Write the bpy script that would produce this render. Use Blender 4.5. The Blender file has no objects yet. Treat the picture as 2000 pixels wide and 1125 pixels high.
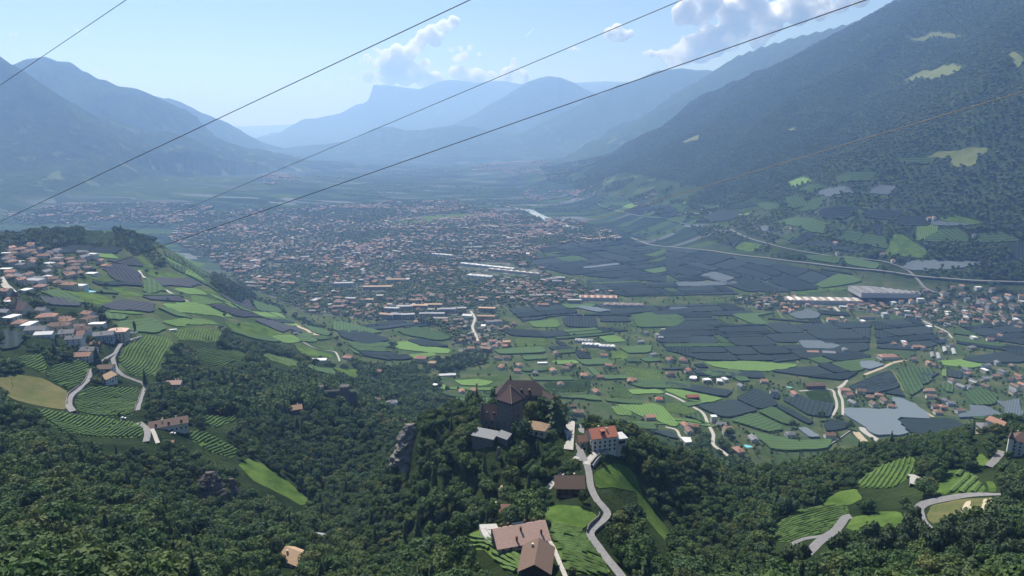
import bpy, bmesh, math, random
import numpy as np
from mathutils import Vector, Matrix
from mathutils.geometry import delaunay_2d_cdt
random.seed(7)
RNG = np.random.default_rng(7)
R = math.radians
scene = bpy.context.scene
COL = scene.collection

# ------------------------------------------------------------------ camera
CAM_Z = 500.0
PITCH = 13.3
FPX = 1333.0            # focal length in pixels of a 2000 px wide frame
cam_d = bpy.data.cameras.new('camera')
cam_d.sensor_width = 36.0
cam_d.lens = 36.0 * FPX / 2000.0
cam_d.clip_start = 1.0
cam_d.clip_end = 200000.0
cam = bpy.data.objects.new('camera', cam_d)
COL.objects.link(cam)
cam.location = (0, 0, CAM_Z)
cam.rotation_euler = (R(90 - PITCH), 0, 0)
scene.camera = cam

# ------------------------------------------------------------------ sky and sun
SUN_AZ = -28.0          # degrees from +Y (view direction), negative = left
SUN_EL = 55.0
world = bpy.data.worlds.new('World')
scene.world = world
world.use_nodes = True
wn = world.node_tree
bg = wn.nodes['Background']
sky = wn.nodes.new('ShaderNodeTexSky')
sky.sky_type = 'NISHITA'
sky.sun_disc = False
sky.sun_elevation = R(SUN_EL)
sky.sun_rotation = R(SUN_AZ)
sky.altitude = 500
sky.air_density = 1.0
sky.dust_density = 0.0
sky.ozone_density = 2.5
wn.links.new(sky.outputs['Color'], bg.inputs['Color'])
bg.inputs['Strength'].default_value = 0.07
sun_d = bpy.data.lights.new('sun', 'SUN')
sun_d.energy = 5.0
sun_d.angle = R(0.53)
sun_d.color = (1.0, 0.95, 0.88)
sun = bpy.data.objects.new('sun', sun_d)
COL.objects.link(sun)
_sd = Vector((math.sin(R(SUN_AZ)) * math.cos(R(SUN_EL)), math.cos(R(SUN_AZ)) * math.cos(R(SUN_EL)), math.sin(R(SUN_EL))))
sun.rotation_euler = _sd.to_track_quat('Z', 'Y').to_euler()
sun.location = (0, 0, 3000)

scene.view_settings.view_transform = 'Standard'
scene.view_settings.look = 'None'
scene.view_settings.exposure = 0.60
scene.view_settings.gamma = 1.0
scene.render.engine = 'CYCLES'
cy = scene.cycles
cy.use_denoising = True
cy.denoiser = 'OPENIMAGEDENOISE'
cy.denoising_input_passes = 'RGB_ALBEDO_NORMAL'
cy.max_bounces = 16
cy.diffuse_bounces = 2
cy.glossy_bounces = 2
cy.transmission_bounces = 2
cy.volume_bounces = 16
cy.transparent_max_bounces = 8
cy.caustics_reflective = False
cy.caustics_refractive = False
cy.use_adaptive_sampling = False

# ------------------------------------------------------------------ helpers
def tag(o, label=None, cat=None, group=None, kind=None):
    if label: o['label'] = label
    if cat: o['category'] = cat
    if group: o['group'] = group
    if kind: o['kind'] = kind
    return o

def empty(name, loc=(0, 0, 0), rz=0.0):
    o = bpy.data.objects.new(name, None)
    o.empty_display_size = 1
    COL.objects.link(o)
    o.location = loc
    o.rotation_euler = (0, 0, rz)
    return o

def link_mesh(name, me, mat=None, parent=None, smooth=False):
    if mat is not None and len(me.materials) == 0:
        me.materials.append(mat)
    if smooth:
        me.polygons.foreach_set('use_smooth', np.ones(len(me.polygons), dtype=bool))
    o = bpy.data.objects.new(name, me)
    COL.objects.link(o)
    if parent is not None:
        o.parent = parent
    return o

def np_mesh(name, verts, faces):
    """mesh from an (n,3) array and an (m,k) array of equal sized faces"""
    verts = np.asarray(verts, dtype=np.float32)
    faces = np.asarray(faces, dtype=np.int32)
    me = bpy.data.meshes.new(name)
    me.vertices.add(len(verts))
    me.vertices.foreach_set('co', verts.ravel())
    k = faces.shape[1]
    me.loops.add(faces.size)
    me.loops.foreach_set('vertex_index', faces.ravel())
    me.polygons.add(len(faces))
    me.polygons.foreach_set('loop_start', np.arange(0, faces.size, k, dtype=np.int32))
    me.polygons.foreach_set('loop_total', np.full(len(faces), k, dtype=np.int32))
    me.update(calc_edges=True)
    return me

class MB:
    """collects verts and faces of one part"""
    def __init__(s):
        s.v = []; s.f = []
    def add(s, vs, fs):
        n = len(s.v)
        s.v += [tuple(p) for p in vs]
        s.f += [tuple(i + n for i in f) for f in fs]
        return s
    def box(s, x0, x1, y0, y1, z0, z1):
        return s.add([(x0, y0, z0), (x1, y0, z0), (x1, y1, z0), (x0, y1, z0),
                      (x0, y0, z1), (x1, y0, z1), (x1, y1, z1), (x0, y1, z1)],
                     [(3, 2, 1, 0), (4, 5, 6, 7), (0, 1, 5, 4), (1, 2, 6, 5), (2, 3, 7, 6), (3, 0, 4, 7)])
    def prism(s, poly, z0, z1):
        n = len(poly)
        vs = [(p[0], p[1], z0) for p in poly] + [(p[0], p[1], z1) for p in poly]
        fs = [tuple(range(n - 1, -1, -1)), tuple(range(n, 2 * n))]
        fs += [(i, (i + 1) % n, n + (i + 1) % n, n + i) for i in range(n)]
        return s.add(vs, fs)
    def tube(s, pts, rad, n=6):
        if not hasattr(rad, '__len__'): rad = [rad] * len(pts)
        vs = []; fs = []
        for i, p in enumerate(pts):
            a = Vector(pts[max(i - 1, 0)]); b = Vector(pts[min(i + 1, len(pts) - 1)])
            d = (b - a).normalized()
            u = d.cross(Vector((0, 0, 1)))
            if u.length < 1e-3: u = Vector((1, 0, 0))
            u.normalize(); w = u.cross(d)
            for k in range(n):
                t = 2 * math.pi * k / n
                vs.append(Vector(p) + (u * math.cos(t) + w * math.sin(t)) * rad[i])
        for i in range(len(pts) - 1):
            for k in range(n):
                fs.append((i * n + k, i * n + (k + 1) % n, (i + 1) * n + (k + 1) % n, (i + 1) * n + k))
        fs.append(tuple(range(n - 1, -1, -1)))
        fs.append(tuple((len(pts) - 1) * n + k for k in range(n)))
        return s.add(vs, fs)
    def mesh(s, name):
        me = bpy.data.meshes.new(name)
        me.from_pydata([tuple(p) for p in s.v], [], s.f)
        me.update()
        return me
    def build(s, name, mat, parent=None, smooth=False):
        return link_mesh(name, s.mesh(name), mat, parent, smooth)

# ------------------------------------------------------------------ numpy noise
def _hash(ix, iy, seed):
    h = (ix.astype(np.int64) * 374761393 + iy.astype(np.int64) * 668265263 + seed * 974634733) & 0xffffffff
    h = ((h ^ (h >> 13)) * 1274126177) & 0xffffffff
    return ((h ^ (h >> 16)) & 0xffff) / 65535.0
def vnoise(x, y, seed=0):
    ix = np.floor(x); iy = np.floor(y)
    fx = x - ix; fy = y - iy
    fx = fx * fx * (3 - 2 * fx); fy = fy * fy * (3 - 2 * fy)
    a = _hash(ix, iy, seed); b = _hash(ix + 1, iy, seed); c = _hash(ix, iy + 1, seed); d = _hash(ix + 1, iy + 1, seed)
    return (a + (b - a) * fx) * (1 - fy) + (c + (d - c) * fx) * fy
def fbm(x, y, octs=4, seed=0):
    s = 0; a = 0.5; n = 0
    for o in range(octs):
        s = s + a * (vnoise(x, y, seed + o * 17) * 2 - 1); n += a
        x = x * 2.03 + 11.7; y = y * 2.03 - 5.3; a *= 0.5
    return s / n

# ------------------------------------------------------------------ viewing rays (to put traced outlines on the terrain)
_sp, _cp = math.sin(R(PITCH)), math.cos(R(PITCH))
def ray(u, v):
    cx = (np.asarray(u, dtype=float) - 1000.0) / FPX
    cyy = (562.5 - np.asarray(v, dtype=float)) / FPX
    return cx, _cp + cyy * _sp, -_sp + cyy * _cp
def pix_z(u, v, z):
    dx, dy, dz = ray(u, v)
    t = (z - CAM_Z) / dz
    return dx * t, dy * t
def pix_d(u, v, D):
    dx, dy, dz = ray(u, v)
    t = D / np.hypot(dx, dy)
    return dx * t, dy * t, CAM_Z + dz * t
def project(x, y, z):
    zc = z - CAM_Z
    dep = y * _cp - zc * _sp
    up = y * _sp + zc * _cp
    return 1000 + FPX * x / dep, 562.5 - FPX * up / dep
# ================================================================== TERRAIN
# control points of the near hills: (u, v, height above the valley floor)
CP = [
 # wooded slope, left foreground
 (0,1120,345),(0,1000,330),(0,900,308),(0,800,292),(200,1100,330),(200,1000,310),(200,920,290),(230,860,272),
 (150,830,272),(300,845,262),(330,815,255),(400,870,246),(430,905,238),(480,905,232),(580,975,205),(400,1000,250),
 (400,1100,290),(600,1100,265),(600,1040,235),(700,1100,250),(800,1100,262),(800,1000,225),(850,1050,258),
 (750,950,200),(700,900,185),(600,850,190),(500,800,205),(400,760,220),(550,760,185),(650,775,205),
 (620,730,140),(500,700,185),(450,680,195),(400,720,215),(740,735,70),(760,785,100),(100,750,275),
 # castle ridge
 (830,800,304),(855,815,303),(810,815,296),(1000,870,303),(950,850,305),(1090,870,300),(1060,800,306),(900,850,300),(1000,972,288),(1080,975,296),
 (1110,955,298),(1150,930,298),(1130,870,297),(1150,840,300),(1180,880,297),(1015,1045,312),(950,1040,308),(870,1070,292),
 (880,1120,290),(1060,1110,315),(1130,1060,308),(1100,1000,301),(1190,1000,296),(1160,1040,302),(1210,1120,303),(1165,960,297),
 (790,860,250),(800,900,225),(880,930,255),(900,990,268),
 # meadow and gully right of the castle
 (1230,900,287),(1230,960,277),(1290,960,262),(1300,1030,258),(1350,1100,268),(1350,1000,245),(1300,900,262),(1250,850,280),
 (1330,880,235),(1400,930,205),(1400,1020,225),(1470,935,190),(1480,1000,215),(1500,1100,265),
 # ridge on the right
 (1560,1070,255),(1620,1030,250),(1560,1010,240),(1660,960,238),(1700,930,240),(1640,920,215),(1790,900,238),(1800,870,222),
 (1600,915,200),(1720,885,222),(1850,868,245),(1990,850,262),(1850,950,255),(1940,890,252),(1800,990,262),(1810,1030,270),
 (1950,980,275),(1900,1080,305),(2000,1050,312),(1700,1100,285),(1650,1060,265),(2300,900,280),(2300,1100,330),
 # foot of the hill and valley
 (1000,740,35),(900,760,45),(1150,800,45),(1250,800,38),(1300,850,55),(1400,880,62),(1450,870,45),(1550,860,20),(1700,840,12),
 (1900,830,12),(2000,820,12),(1250,700,10),(1000,650,8),(700,680,30),(650,650,40),(800,640,12),(1400,700,4),(1600,760,5),(1850,740,3),
 (600,600,8),(800,580,4),(1000,580,2),(1300,600,1),(1600,620,1),(1900,640,0),(2300,700,10),
 # village terrace and vineyard spur on the left
 (150,640,268),(250,640,250),(50,600,275),(0,640,280),(50,680,285),(150,720,268),(200,690,262),(250,720,245),(280,670,250),
 (300,690,238),(350,640,215),(400,600,195),(300,580,222),(200,560,240),(250,520,225),(330,530,205),(420,560,165),(500,620,130),
 (560,640,105),(620,680,80),(450,640,150),(550,680,115),(640,690,75),(680,720,70),(100,520,270),(30,560,275),(100,480,262),
 (150,450,285),(230,455,265),(50,460,258),(350,500,190),(410,535,120),(300,462,240),
 (-300,800,300),(-300,1100,370),(-300,650,290),(-300,600,290),
]
# points that cannot be seen: (u, plan distance, height)
CPD = [
 (1000,540,270),(1000,670,170),(1000,850,90),(1150,480,266),(1150,550,218),(1150,640,155),(1250,520,226),(1250,610,160),(1200,740,100),(1060,505,285),(830,570,230),(830,660,165),(830,780,125),
 (1400,720,118),(1600,770,108),(1600,900,38),(1800,790,150),(1800,950,50),(2000,800,205),(2000,950,90),(2000,1100,25),
 (2300,850,210),(2300,1150,20),(150,2150,140),(150,2700,25),(300,2350,50),(0,2250,150),(0,2800,25),(-300,1500,300),(-300,2500,120),
 (450,2250,10),(480,1650,70),
]
for _u in (-300, 0, 300, 600, 1000, 1400, 1700, 2000, 2300):
    CPD += [(_u, 130, 385 + 0.00002 * (_u - 1000) ** 2), (_u, 60, 400)]
    CPD += [(_u, 4200, 0), (_u, 7000, 0), (_u, 12000, 0)]
    if _u > 300: CPD += [(_u, 2800, 0)]
_pts = []
for u, v, z in CP:
    x, y = pix_z(u, v, z)
    _pts.append((math.atan2(x, y), math.log(math.hypot(x, y)), z))
for u, D, z in CPD:
    _pts.append((math.atan2(u - 1000, FPX * _cp), math.log(D), z))
_P = np.array(_pts)
_P[:, 0] *= 1.6
def _tps_fit(P, lam=0.004):
    n = len(P)
    d = np.hypot(P[:, None, 0] - P[None, :, 0], P[:, None, 1] - P[None, :, 1])
    K = d * d * np.log(d + 1e-9) + lam * np.eye(n)
    A = np.zeros((n + 3, n + 3))
    A[:n, :n] = K
    A[:n, n] = 1; A[:n, n + 1:] = P[:, :2]
    A[n, :n] = 1; A[n + 1:, :n] = P[:, :2].T
    b = np.zeros(n + 3); b[:n] = P[:, 2]
    return np.linalg.solve(A, b)
_W = _tps_fit(_P)
def tps(az, lr):
    az = np.clip(az, -0.8, 0.8) * 1.6
    out = np.full(az.shape, _W[len(_P)]) + _W[len(_P) + 1] * az + _W[len(_P) + 2] * lr
    for i in range(len(_P)):
        d2 = (az - _P[i, 0]) ** 2 + (lr - _P[i, 1]) ** 2
        out += _W[i] * 0.5 * d2 * np.log(d2 + 1e-18)
    return out

# mountain ridges: crest points (u, v, distance), half widths on the near and far side, profile exponent
RIDGES = {
 'right':  ([(2900,-420,3600),(2400,-250,4300),(2000,-110,4900),(1755,0,5500),(1650,60,6000),(1562,105,6400),(1475,157,6900),(1405,210,7300),(1352,241,7600),(1300,273,7900),(1240,300,8200)], 2300, 2500, 1.25),
 'right2': ([(1900,-10,8200),(1685,37,8600),(1615,56,8900),(1545,73,9200),(1496,87,9400),(1440,108,9700),(1391,140,10000),(1352,171,10200),(1300,206,10500),(1250,245,10700),(1195,292,10900)], 2600, 3000, 1.15),
 'left1':  ([(-500,40,6200),(-200,80,6800),(0,110,7000),(30,128,6900),(70,168,6600),(140,228,6300),(215,300,6000),(280,345,5900)], 2300, 2500, 1.2),
 'left2':  ([(-300,120,9800),(-60,132,9600),(28,126,9500),(60,110,9400),(98,111,9300),(140,122,9200),(168,140,9100),(200,154,9000),(224,163,8950),(262,171,8900),(290,182,8800),(315,200,8700),(350,231,8600),(381,255,8500),(420,273,8300),(472,301,8100),(507,322,7900),(522,338,7800)], 3000, 2500, 1.25),
 'left3':  ([(150,150,13000),(308,187,12700),(350,196,12500),(388,217,12400),(420,231,12300),(455,255,12200),(490,280,12100),(518,300,12000)], 2200, 2500, 1.1),
 'mid3':   ([(1560,150,13500),(1450,150,13300),(1395,138,13100),(1350,131,13000),(1332,128,13000),(1276,140,12900),(1220,160,12800),(1157,187,12600),(1110,212,12500),(1070,232,12400),(1010,262,12300)], 2800, 3000, 1.2),
 'mid4':   ([(1300,205,16500),(1200,190,16300),(1157,180,16200),(1120,160,16000),(1095,150,16000),(1070,147,16000),(1045,153,16000),(1000,175,15900),(965,198,15800),(930,220,15700),(880,245,15600)], 3000, 3000, 1.1),
 'low4':   ([(1140,268,12200),(1050,262,12500),(960,255,12800),(902,243,13000),(860,248,13200),(820,254,13400),(790,252,13500),(760,247,13600),(737,248,13600),(710,260,13500),(685,274,13500)], 1900, 1500, 0.9),
 'table5': ([(1300,160,23500),(1100,160,23000),(1035,159,22600),(947,157,22300),(877,156,22100),(846,159,22000),(818,170,22000),(765,163,22000),(738,160.5,22000),(729,161,22000),(724,180,22000),(718,193,22000),(690,207,21800),(650,224,21600),(630,228,21500),(595,232,21300),(560,251,21000),(540,264,21000)], 4500, 4000, 1.1),
 'far6':   ([(1480,150,24500),(1400,152,24500),(1300,155,24500),(1210,156,24500),(1157,156,24500),(1122,159,24500),(1060,166,24500)], 3000, 3000, 1.1),
 'back7':  ([(250,215,38000),(330,236,38000),(400,243,38000),(480,246,38000),(560,243,38000),(640,236,38000),(760,220,38000)], 5000, 5000, 1.0),
}
def ridge_height(X, Y, pts, wn_, wf, ex):
    P = np.array([pix_d(u, v, D) for u, v, D in pts])
    best_d = np.full(X.shape, 1e12); best_z = np.zeros(X.shape); side = np.zeros(X.shape)
    for a, b in zip(P[:-1], P[1:]):
        ab = b[:2] - a[:2]; L2 = ab @ ab
        t = np.clip(((X - a[0]) * ab[0] + (Y - a[1]) * ab[1]) / L2, 0, 1)
        qx = a[0] + t * ab[0]; qy = a[1] + t * ab[1]
        d = np.hypot(X - qx, Y - qy)
        m = d < best_d
        best_d = np.where(m, d, best_d)
        best_z = np.where(m, a[2] + t * (b[2] - a[2]), best_z)
        side = np.where(m, np.hypot(X, Y) - np.hypot(qx, qy), side)
    w = np.where(side < 0, wn_, wf)
    return best_d, best_z, np.clip(1 - best_d / w, 0, 1), ex

def terrain_height(X, Y):
    r = np.hypot(X, Y); az = np.arctan2(X, Y); lr = np.log(np.maximum(r, 50))
    z = tps(az, lr)
    far = np.clip((r - 3000) / 1500, 0, 1)
    z = z * (1 - far)
    z = np.where(z < 0, z * 0.15, z)
    # small relief on the hills
    hill = np.clip(z / 60, 0, 1)
    z = z + hill * (fbm(X / 45, Y / 45, 3, 3) * 4.0 + fbm(X / 14, Y / 14, 2, 5) * 0.6)
    m = np.zeros(X.shape)
    sel = r > 2200
    xs, ys = X[sel], Y[sel]
    ms = np.zeros(xs.shape)
    g1 = fbm(xs / 1500, ys / 1500, 5, 21); g2 = fbm(xs / 420, ys / 420, 4, 9)
    rg = 1 - np.abs(fbm(xs / 900 + g1 * .4, ys / 900, 4, 31)) * 2
    for k, (pts, w1, w2, ex) in RIDGES.items():
        d, zr, t, ex = ridge_height(xs, ys, pts, w1, w2, ex)
        prof = t ** ex
        if k == 'table5':
            prof = np.where(d < 450, 1 - 0.30 * (d / 450) ** 1.5, 0.70 * np.clip(1 - (d - 450) / 4200, 0, 1) ** 1.2)
        near_crest = np.clip(d / 600.0, 0, 1)
        h = zr * prof + near_crest * prof * (1 - 0.4 * prof) * (g1 * 0.30 + g2 * 0.13 + (rg - .6) * (0.42 if k == 'right' else 0.26)) * np.minimum(zr, 900)
        ms = np.maximum(ms, h)
    m[sel] = ms
    return np.maximum(z, 0) + np.where(z < 0, z, 0) + np.maximum(m - 0, 0) * np.clip((r - 2200) / 700, 0, 1)

az_f = np.arange(-40, 40.001, 0.092)
az_c = np.arange(40, 320, 2.5)[1:]
AZ = np.radians(np.concatenate([az_f, az_c]))          # all round, fine ahead
_lr = [math.log(60)]
while _lr[-1] < math.log(62000):
    rr = math.exp(_lr[-1])
    _lr.append(_lr[-1] + (0.03 if rr < 200 else 0.0085 if rr < 1700 else 0.0125))
LR = np.array(_lr)
NA, NR = len(AZ), len(LR)
GA, GL = np.meshgrid(AZ, LR, indexing='ij')
GX = np.exp(GL) * np.sin(GA); GY = np.exp(GL) * np.cos(GA)
GZ = terrain_height(GX, GY)
NF = len(az_f)
def ground(x, y):
    """height of the terrain mesh itself (bilinear between its points, ahead of the camera)"""
    x = np.asarray(x, dtype=float); y = np.asarray(y, dtype=float)
    a = np.degrees(np.arctan2(x, y)); lr = np.log(np.maximum(np.hypot(x, y), 61))
    fa = np.clip((a + 40) / 0.092, 0, NF - 1.001); ia = fa.astype(int); ta = fa - ia
    j = np.clip(np.searchsorted(LR, lr) - 1, 0, NR - 2); tj = np.clip((lr - LR[j]) / (LR[j + 1] - LR[j]), 0, 1)
    return (GZ[ia, j] * (1 - ta) + GZ[ia + 1, j] * ta) * (1 - tj) + (GZ[ia, j + 1] * (1 - ta) + GZ[ia + 1, j + 1] * ta) * tj
_TS = np.exp(np.linspace(math.log(130), math.log(60000), 2600))
def hit(u, v, lift=0.0):
    """point of the terrain seen at (u, v)"""
    u = np.atleast_1d(np.asarray(u, float)); v = np.atleast_1d(np.asarray(v, float))
    out = np.zeros((len(u), 3))
    for i in range(len(u)):
        dx, dy, dz = ray(u[i], v[i])
        n = math.hypot(dx, dy); dx, dy, dz = dx / n, dy / n, dz / n
        xs, ys, zs = dx * _TS, dy * _TS, CAM_Z + dz * _TS
        below = zs < ground(xs, ys) + lift
        k = int(np.argmax(below)) if below.any() else len(_TS) - 1
        t0, t1 = _TS[max(k - 1, 0)], _TS[k]
        for _ in range(12):
            tm = 0.5 * (t0 + t1)
            if CAM_Z + dz * tm < ground(dx * tm, dy * tm) + lift: t1 = tm
            else: t0 = tm
        out[i] = (dx * t1, dy * t1, CAM_Z + dz * t1 - lift)
    return out
# ------------------------------------------------------------------ node helpers
def new_mat(name):
    m = bpy.data.materials.new(name); m.use_nodes = True
    nt = m.node_tree; b = nt.nodes['Principled BSDF']
    b.inputs['Roughness'].default_value = 0.85
    b.inputs['Specular IOR Level'].default_value = 0.25
    return m, nt, b
def N(nt, t, **kw):
    n = nt.nodes.new(t)
    for k, v in kw.items():
        if k in n.inputs: n.inputs[k].default_value = v
        else: setattr(n, k, v)
    return n
def ramp(nt, fac, stops, interp='LINEAR'):
    n = nt.nodes.new('ShaderNodeValToRGB'); n.color_ramp.interpolation = interp
    e = n.color_ramp.elements
    while len(e) < len(stops): e.new(0.5)
    for i, (p, c) in enumerate(stops):
        e[i].position = p; e[i].color = (*c, 1) if len(c) == 3 else c
    nt.links.new(fac, n.inputs['Fac'])
    return n.outputs['Color']
def mixc(nt, fac, a, b, mode='MIX'):
    n = nt.nodes.new('ShaderNodeMix'); n.data_type = 'RGBA'; n.blend_type = mode
    for sock, val in ((n.inputs[0], fac), (n.inputs[6], a), (n.inputs[7], b)):
        if hasattr(val, 'node'): nt.links.new(val, sock)
        elif isinstance(val, (int, float)): sock.default_value = val
        else: sock.default_value = (*val, 1)
    return n.outputs[2]
def math_n(nt, op, a, b=None):
    n = nt.nodes.new('ShaderNodeMath'); n.operation = op
    for sock, val in ((n.inputs[0], a), (n.inputs[1], b)):
        if val is None: continue
        if hasattr(val, 'node'): nt.links.new(val, sock)
        else: sock.default_value = val
    return n.outputs[0]
def noise_tex(nt, vec, scale, detail=4.0, rough=0.55):
    n = N(nt, 'ShaderNodeTexNoise', Scale=scale, Detail=detail, Roughness=rough)
    if vec is not None: nt.links.new(vec, n.inputs['Vector'])
    return n.outputs['Fac']
def bump(nt, bsdf, height, strength=0.5, dist=1.0):
    n = N(nt, 'ShaderNodeBump', Strength=strength, Distance=dist)
    nt.links.new(height, n.inputs['Height']); nt.links.new(n.outputs['Normal'], bsdf.inputs['Normal'])

# ------------------------------------------------------------------ land cover of the terrain sheet
def poly_mask(x, y, poly):
    inside = np.zeros(x.shape, bool); n = len(poly)
    for i in range(n):
        x0, y0 = poly[i]; x1, y1 = poly[(i + 1) % n]
        if y0 == y1: continue
        c = (y0 > y) != (y1 > y)
        inside ^= c & (x < (x1 - x0) * (y - y0) / (y1 - y0) + x0)
    return inside
def ground_poly(pix):
    p = hit([a for a, b in pix], [b for a, b in pix])
    return [(q[0], q[1]) for q in p]
rG = np.exp(GL)
mountain = np.clip((GZ - 60) / 60, 0, 1) * np.clip((rG - 2600) / 500, 0, 1)
nearhill = np.clip((GZ - 35) / 40, 0, 1) * (rG < 2600)
TOWN_PIX = [(330,470),(350,440),(300,425),(420,415),(560,410),(760,400),(900,398),(1000,420),(1120,430),(1200,455),(1210,470),
            (1100,478),(1050,490),(1045,515),(1080,545),(1190,560),(1200,585),(1080,600),(960,600),(1000,640),(960,690),(900,690),(860,640),(790,632),
            (700,622),(640,615),(590,610),(540,585),(470,560),(430,520),(380,490)]
TOWN = ground_poly(TOWN_PIX)
MARL = ground_poly([(1420,590),(1480,575),(1600,580),(1780,570),(1830,560),(2000,572),(2000,640),(1900,625),(1840,640),(1740,612),(1600,604),(1500,608)])
town = (poly_mask(GX, GY, TOWN) | poly_mask(GX, GY, MARL)).astype(float)
_D = lambda pts: ground_poly([(.35 * a, 370 + .35 * b_) for a, b_ in pts])
SPUR = _D([(200,570),(340,345),(690,325),(760,370),(900,330),(1200,480),(1180,540),(1560,660),(1850,830),(1990,900),(1900,1000),(1680,930),(1640,860),(1250,780),(1000,840),(970,900),(870,1040),(650,1010),(660,900),(760,830),(600,720),(520,650)])
spur = poly_mask(GX, GY, SPUR)
land = np.zeros((NA, NR, 4), np.float32)
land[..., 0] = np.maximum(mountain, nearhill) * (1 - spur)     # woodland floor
land[..., 1] = town                               # gardens and yards of the town
land[..., 2] = np.clip((rG - 2300) / 600, 0, 1) * (1 - mountain)   # patchwork of the far valley
land[..., 3] = 1
ii, jj = np.meshgrid(np.arange(NA), np.arange(NR - 1), indexing='ij')
i2 = (ii + 1) % NA
faces = np.stack([ii * NR + jj, ii * NR + jj + 1, i2 * NR + jj + 1, i2 * NR + jj], -1).reshape(-1, 4)
me = np_mesh('ground', np.stack([GX, GY, GZ], -1).reshape(-1, 3), faces[:, ::-1])
at = me.color_attributes.new('land', 'FLOAT_COLOR', 'POINT')
at.data.foreach_set('color', land.reshape(-1))
me.polygons.foreach_set('use_smooth', np.ones(len(me.polygons), bool))

gm, nt, b = new_mat('ground_cover')
geo = nt.nodes.new('ShaderNodeNewGeometry'); pos = geo.outputs['Position']
att = N(nt, 'ShaderNodeAttribute', attribute_name='land')
sep = nt.nodes.new('ShaderNodeSeparateColor'); nt.links.new(att.outputs['Color'], sep.inputs['Color'])
n1 = noise_tex(nt, pos, 0.012, 5); n2 = noise_tex(nt, pos, 0.15, 4)
valley = mixc(nt, n2, (0.030, 0.054, 0.026), (0.055, 0.085, 0.034))
valley = mixc(nt, ramp(nt, noise_tex(nt, pos, 0.02, 5, 0.65), [(.45, (0, 0, 0)), (.62, (.8, .8, .8))]), valley, mixc(nt, n2, (0.075, 0.095, 0.045), (0.115, 0.115, 0.065)))
# far orchards: long plots with differing nets and crops
mp = N(nt, 'ShaderNodeMapping'); mp.inputs['Rotation'].default_value = (0, 0, R(-14)); mp.inputs['Scale'].default_value = (1 / 230.0, 1 / 75.0, 0.0)
nt.links.new(pos, mp.inputs['Vector'])
vo = N(nt, 'ShaderNodeTexVoronoi', Scale=1.0, Randomness=0.75); vo.distance = 'CHEBYCHEV'
nt.links.new(mp.outputs['Vector'], vo.inputs['Vector'])
sc = nt.nodes.new('ShaderNodeSeparateColor'); nt.links.new(vo.outputs['Color'], sc.inputs['Color'])
patch = ramp(nt, sc.outputs[0], [(0, (0.022, 0.036, 0.032)), (0.35, (0.03, 0.05, 0.038)), (0.6, (0.045, 0.075, 0.04)), (0.82, (0.05, 0.09, 0.035)), (0.86, (0.085, 0.10, 0.11)), (0.95, (0.13, 0.15, 0.16)), (1, (0.16, 0.17, 0.17))], 'CONSTANT')
c = mixc(nt, sep.outputs[2], valley, patch)
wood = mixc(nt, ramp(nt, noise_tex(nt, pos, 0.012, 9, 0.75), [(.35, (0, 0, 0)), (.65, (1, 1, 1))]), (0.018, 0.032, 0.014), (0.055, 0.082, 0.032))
sx = nt.nodes.new('ShaderNodeSeparateXYZ'); nt.links.new(pos, sx.inputs[0])
mr = N(nt, 'ShaderNodeMapRange'); mr.inputs['From Min'].default_value = 750; mr.inputs['From Max'].default_value = 200; nt.links.new(sx.outputs[2], mr.inputs['Value'])
m4 = N(nt, 'ShaderNodeMapRange'); m4.inputs['From Min'].default_value = 3600; m4.inputs['From Max'].default_value = 4400; nt.links.new(sx.outputs[1], m4.inputs['Value'])
mead = math_n(nt, 'MULTIPLY', math_n(nt, 'MULTIPLY', ramp(nt, noise_tex(nt, pos, 0.007, 5, 0.6), [(.585, (0, 0, 0)), (.62, (1, 1, 1))]), mr.outputs['Result']), m4.outputs['Result'])
wood = mixc(nt, mead, wood, mixc(nt, noise_tex(nt, pos, 0.01, 4), (0.07, 0.11, 0.04), (0.15, 0.17, 0.08)))
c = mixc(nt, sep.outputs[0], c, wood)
yard = ramp(nt, noise_tex(nt, pos, 0.03, 5, 0.7), [(0.35, (0.03, 0.05, 0.022)), (0.5, (0.06, 0.075, 0.05)), (0.62, (0.16, 0.155, 0.15)), (0.75, (0.28, 0.27, 0.25))])
c = mixc(nt, sep.outputs[1], c, yard)
nt.links.new(c, b.inputs['Base Color'])
b.inputs['Roughness'].default_value = 1.0; b.inputs['Specular IOR Level'].default_value = 0.0
hgt = math_n(nt, 'MULTIPLY', noise_tex(nt, pos, 0.035, 9, 0.72), sep.outputs[0])
bump(nt, b, hgt, 1.0, 14.0)
g = link_mesh('ground', me, gm)
tag(g, 'valley floor with wooded hills and mountain slopes', 'ground', kind='structure')
# ================================================================== FIELDS, ORCHARDS, VINEYARDS
CROPS = {'A': (0, 0, .35), 'B': (650, 0, .35), 'C': (1300, 0, .35), 'D': (0, 370, .35), 'E': (650, 370, .35), 'F': (1300, 370, .35),
         'G': (0, 730, .35), 'H': (650, 730, .35), 'I': (1300, 730, .35), 'J': (900, 720, .175), 'K': (900, 900, .175),
         'L': (0, 500, .175), 'M': (100, 650, .175), 'P': (0, 0, 1.0)}
def px(crop, pts):
    ox, oy, s = CROPS[crop]
    return [(ox + s * a, oy + s * b) for a, b in pts]
def dist_to_poly(x, y, poly):
    best = np.full(np.shape(x), 1e9)
    n = len(poly)
    for i in range(n):
        ax, ay = poly[i]; bx, by = poly[(i + 1) % n]
        dx, dy = bx - ax, by - ay
        t = np.clip(((x - ax) * dx + (y - ay) * dy) / max(dx * dx + dy * dy, 1e-9), 0, 1)
        best = np.minimum(best, np.hypot(x - ax - t * dx, y - ay - t * dy))
    return best
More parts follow.
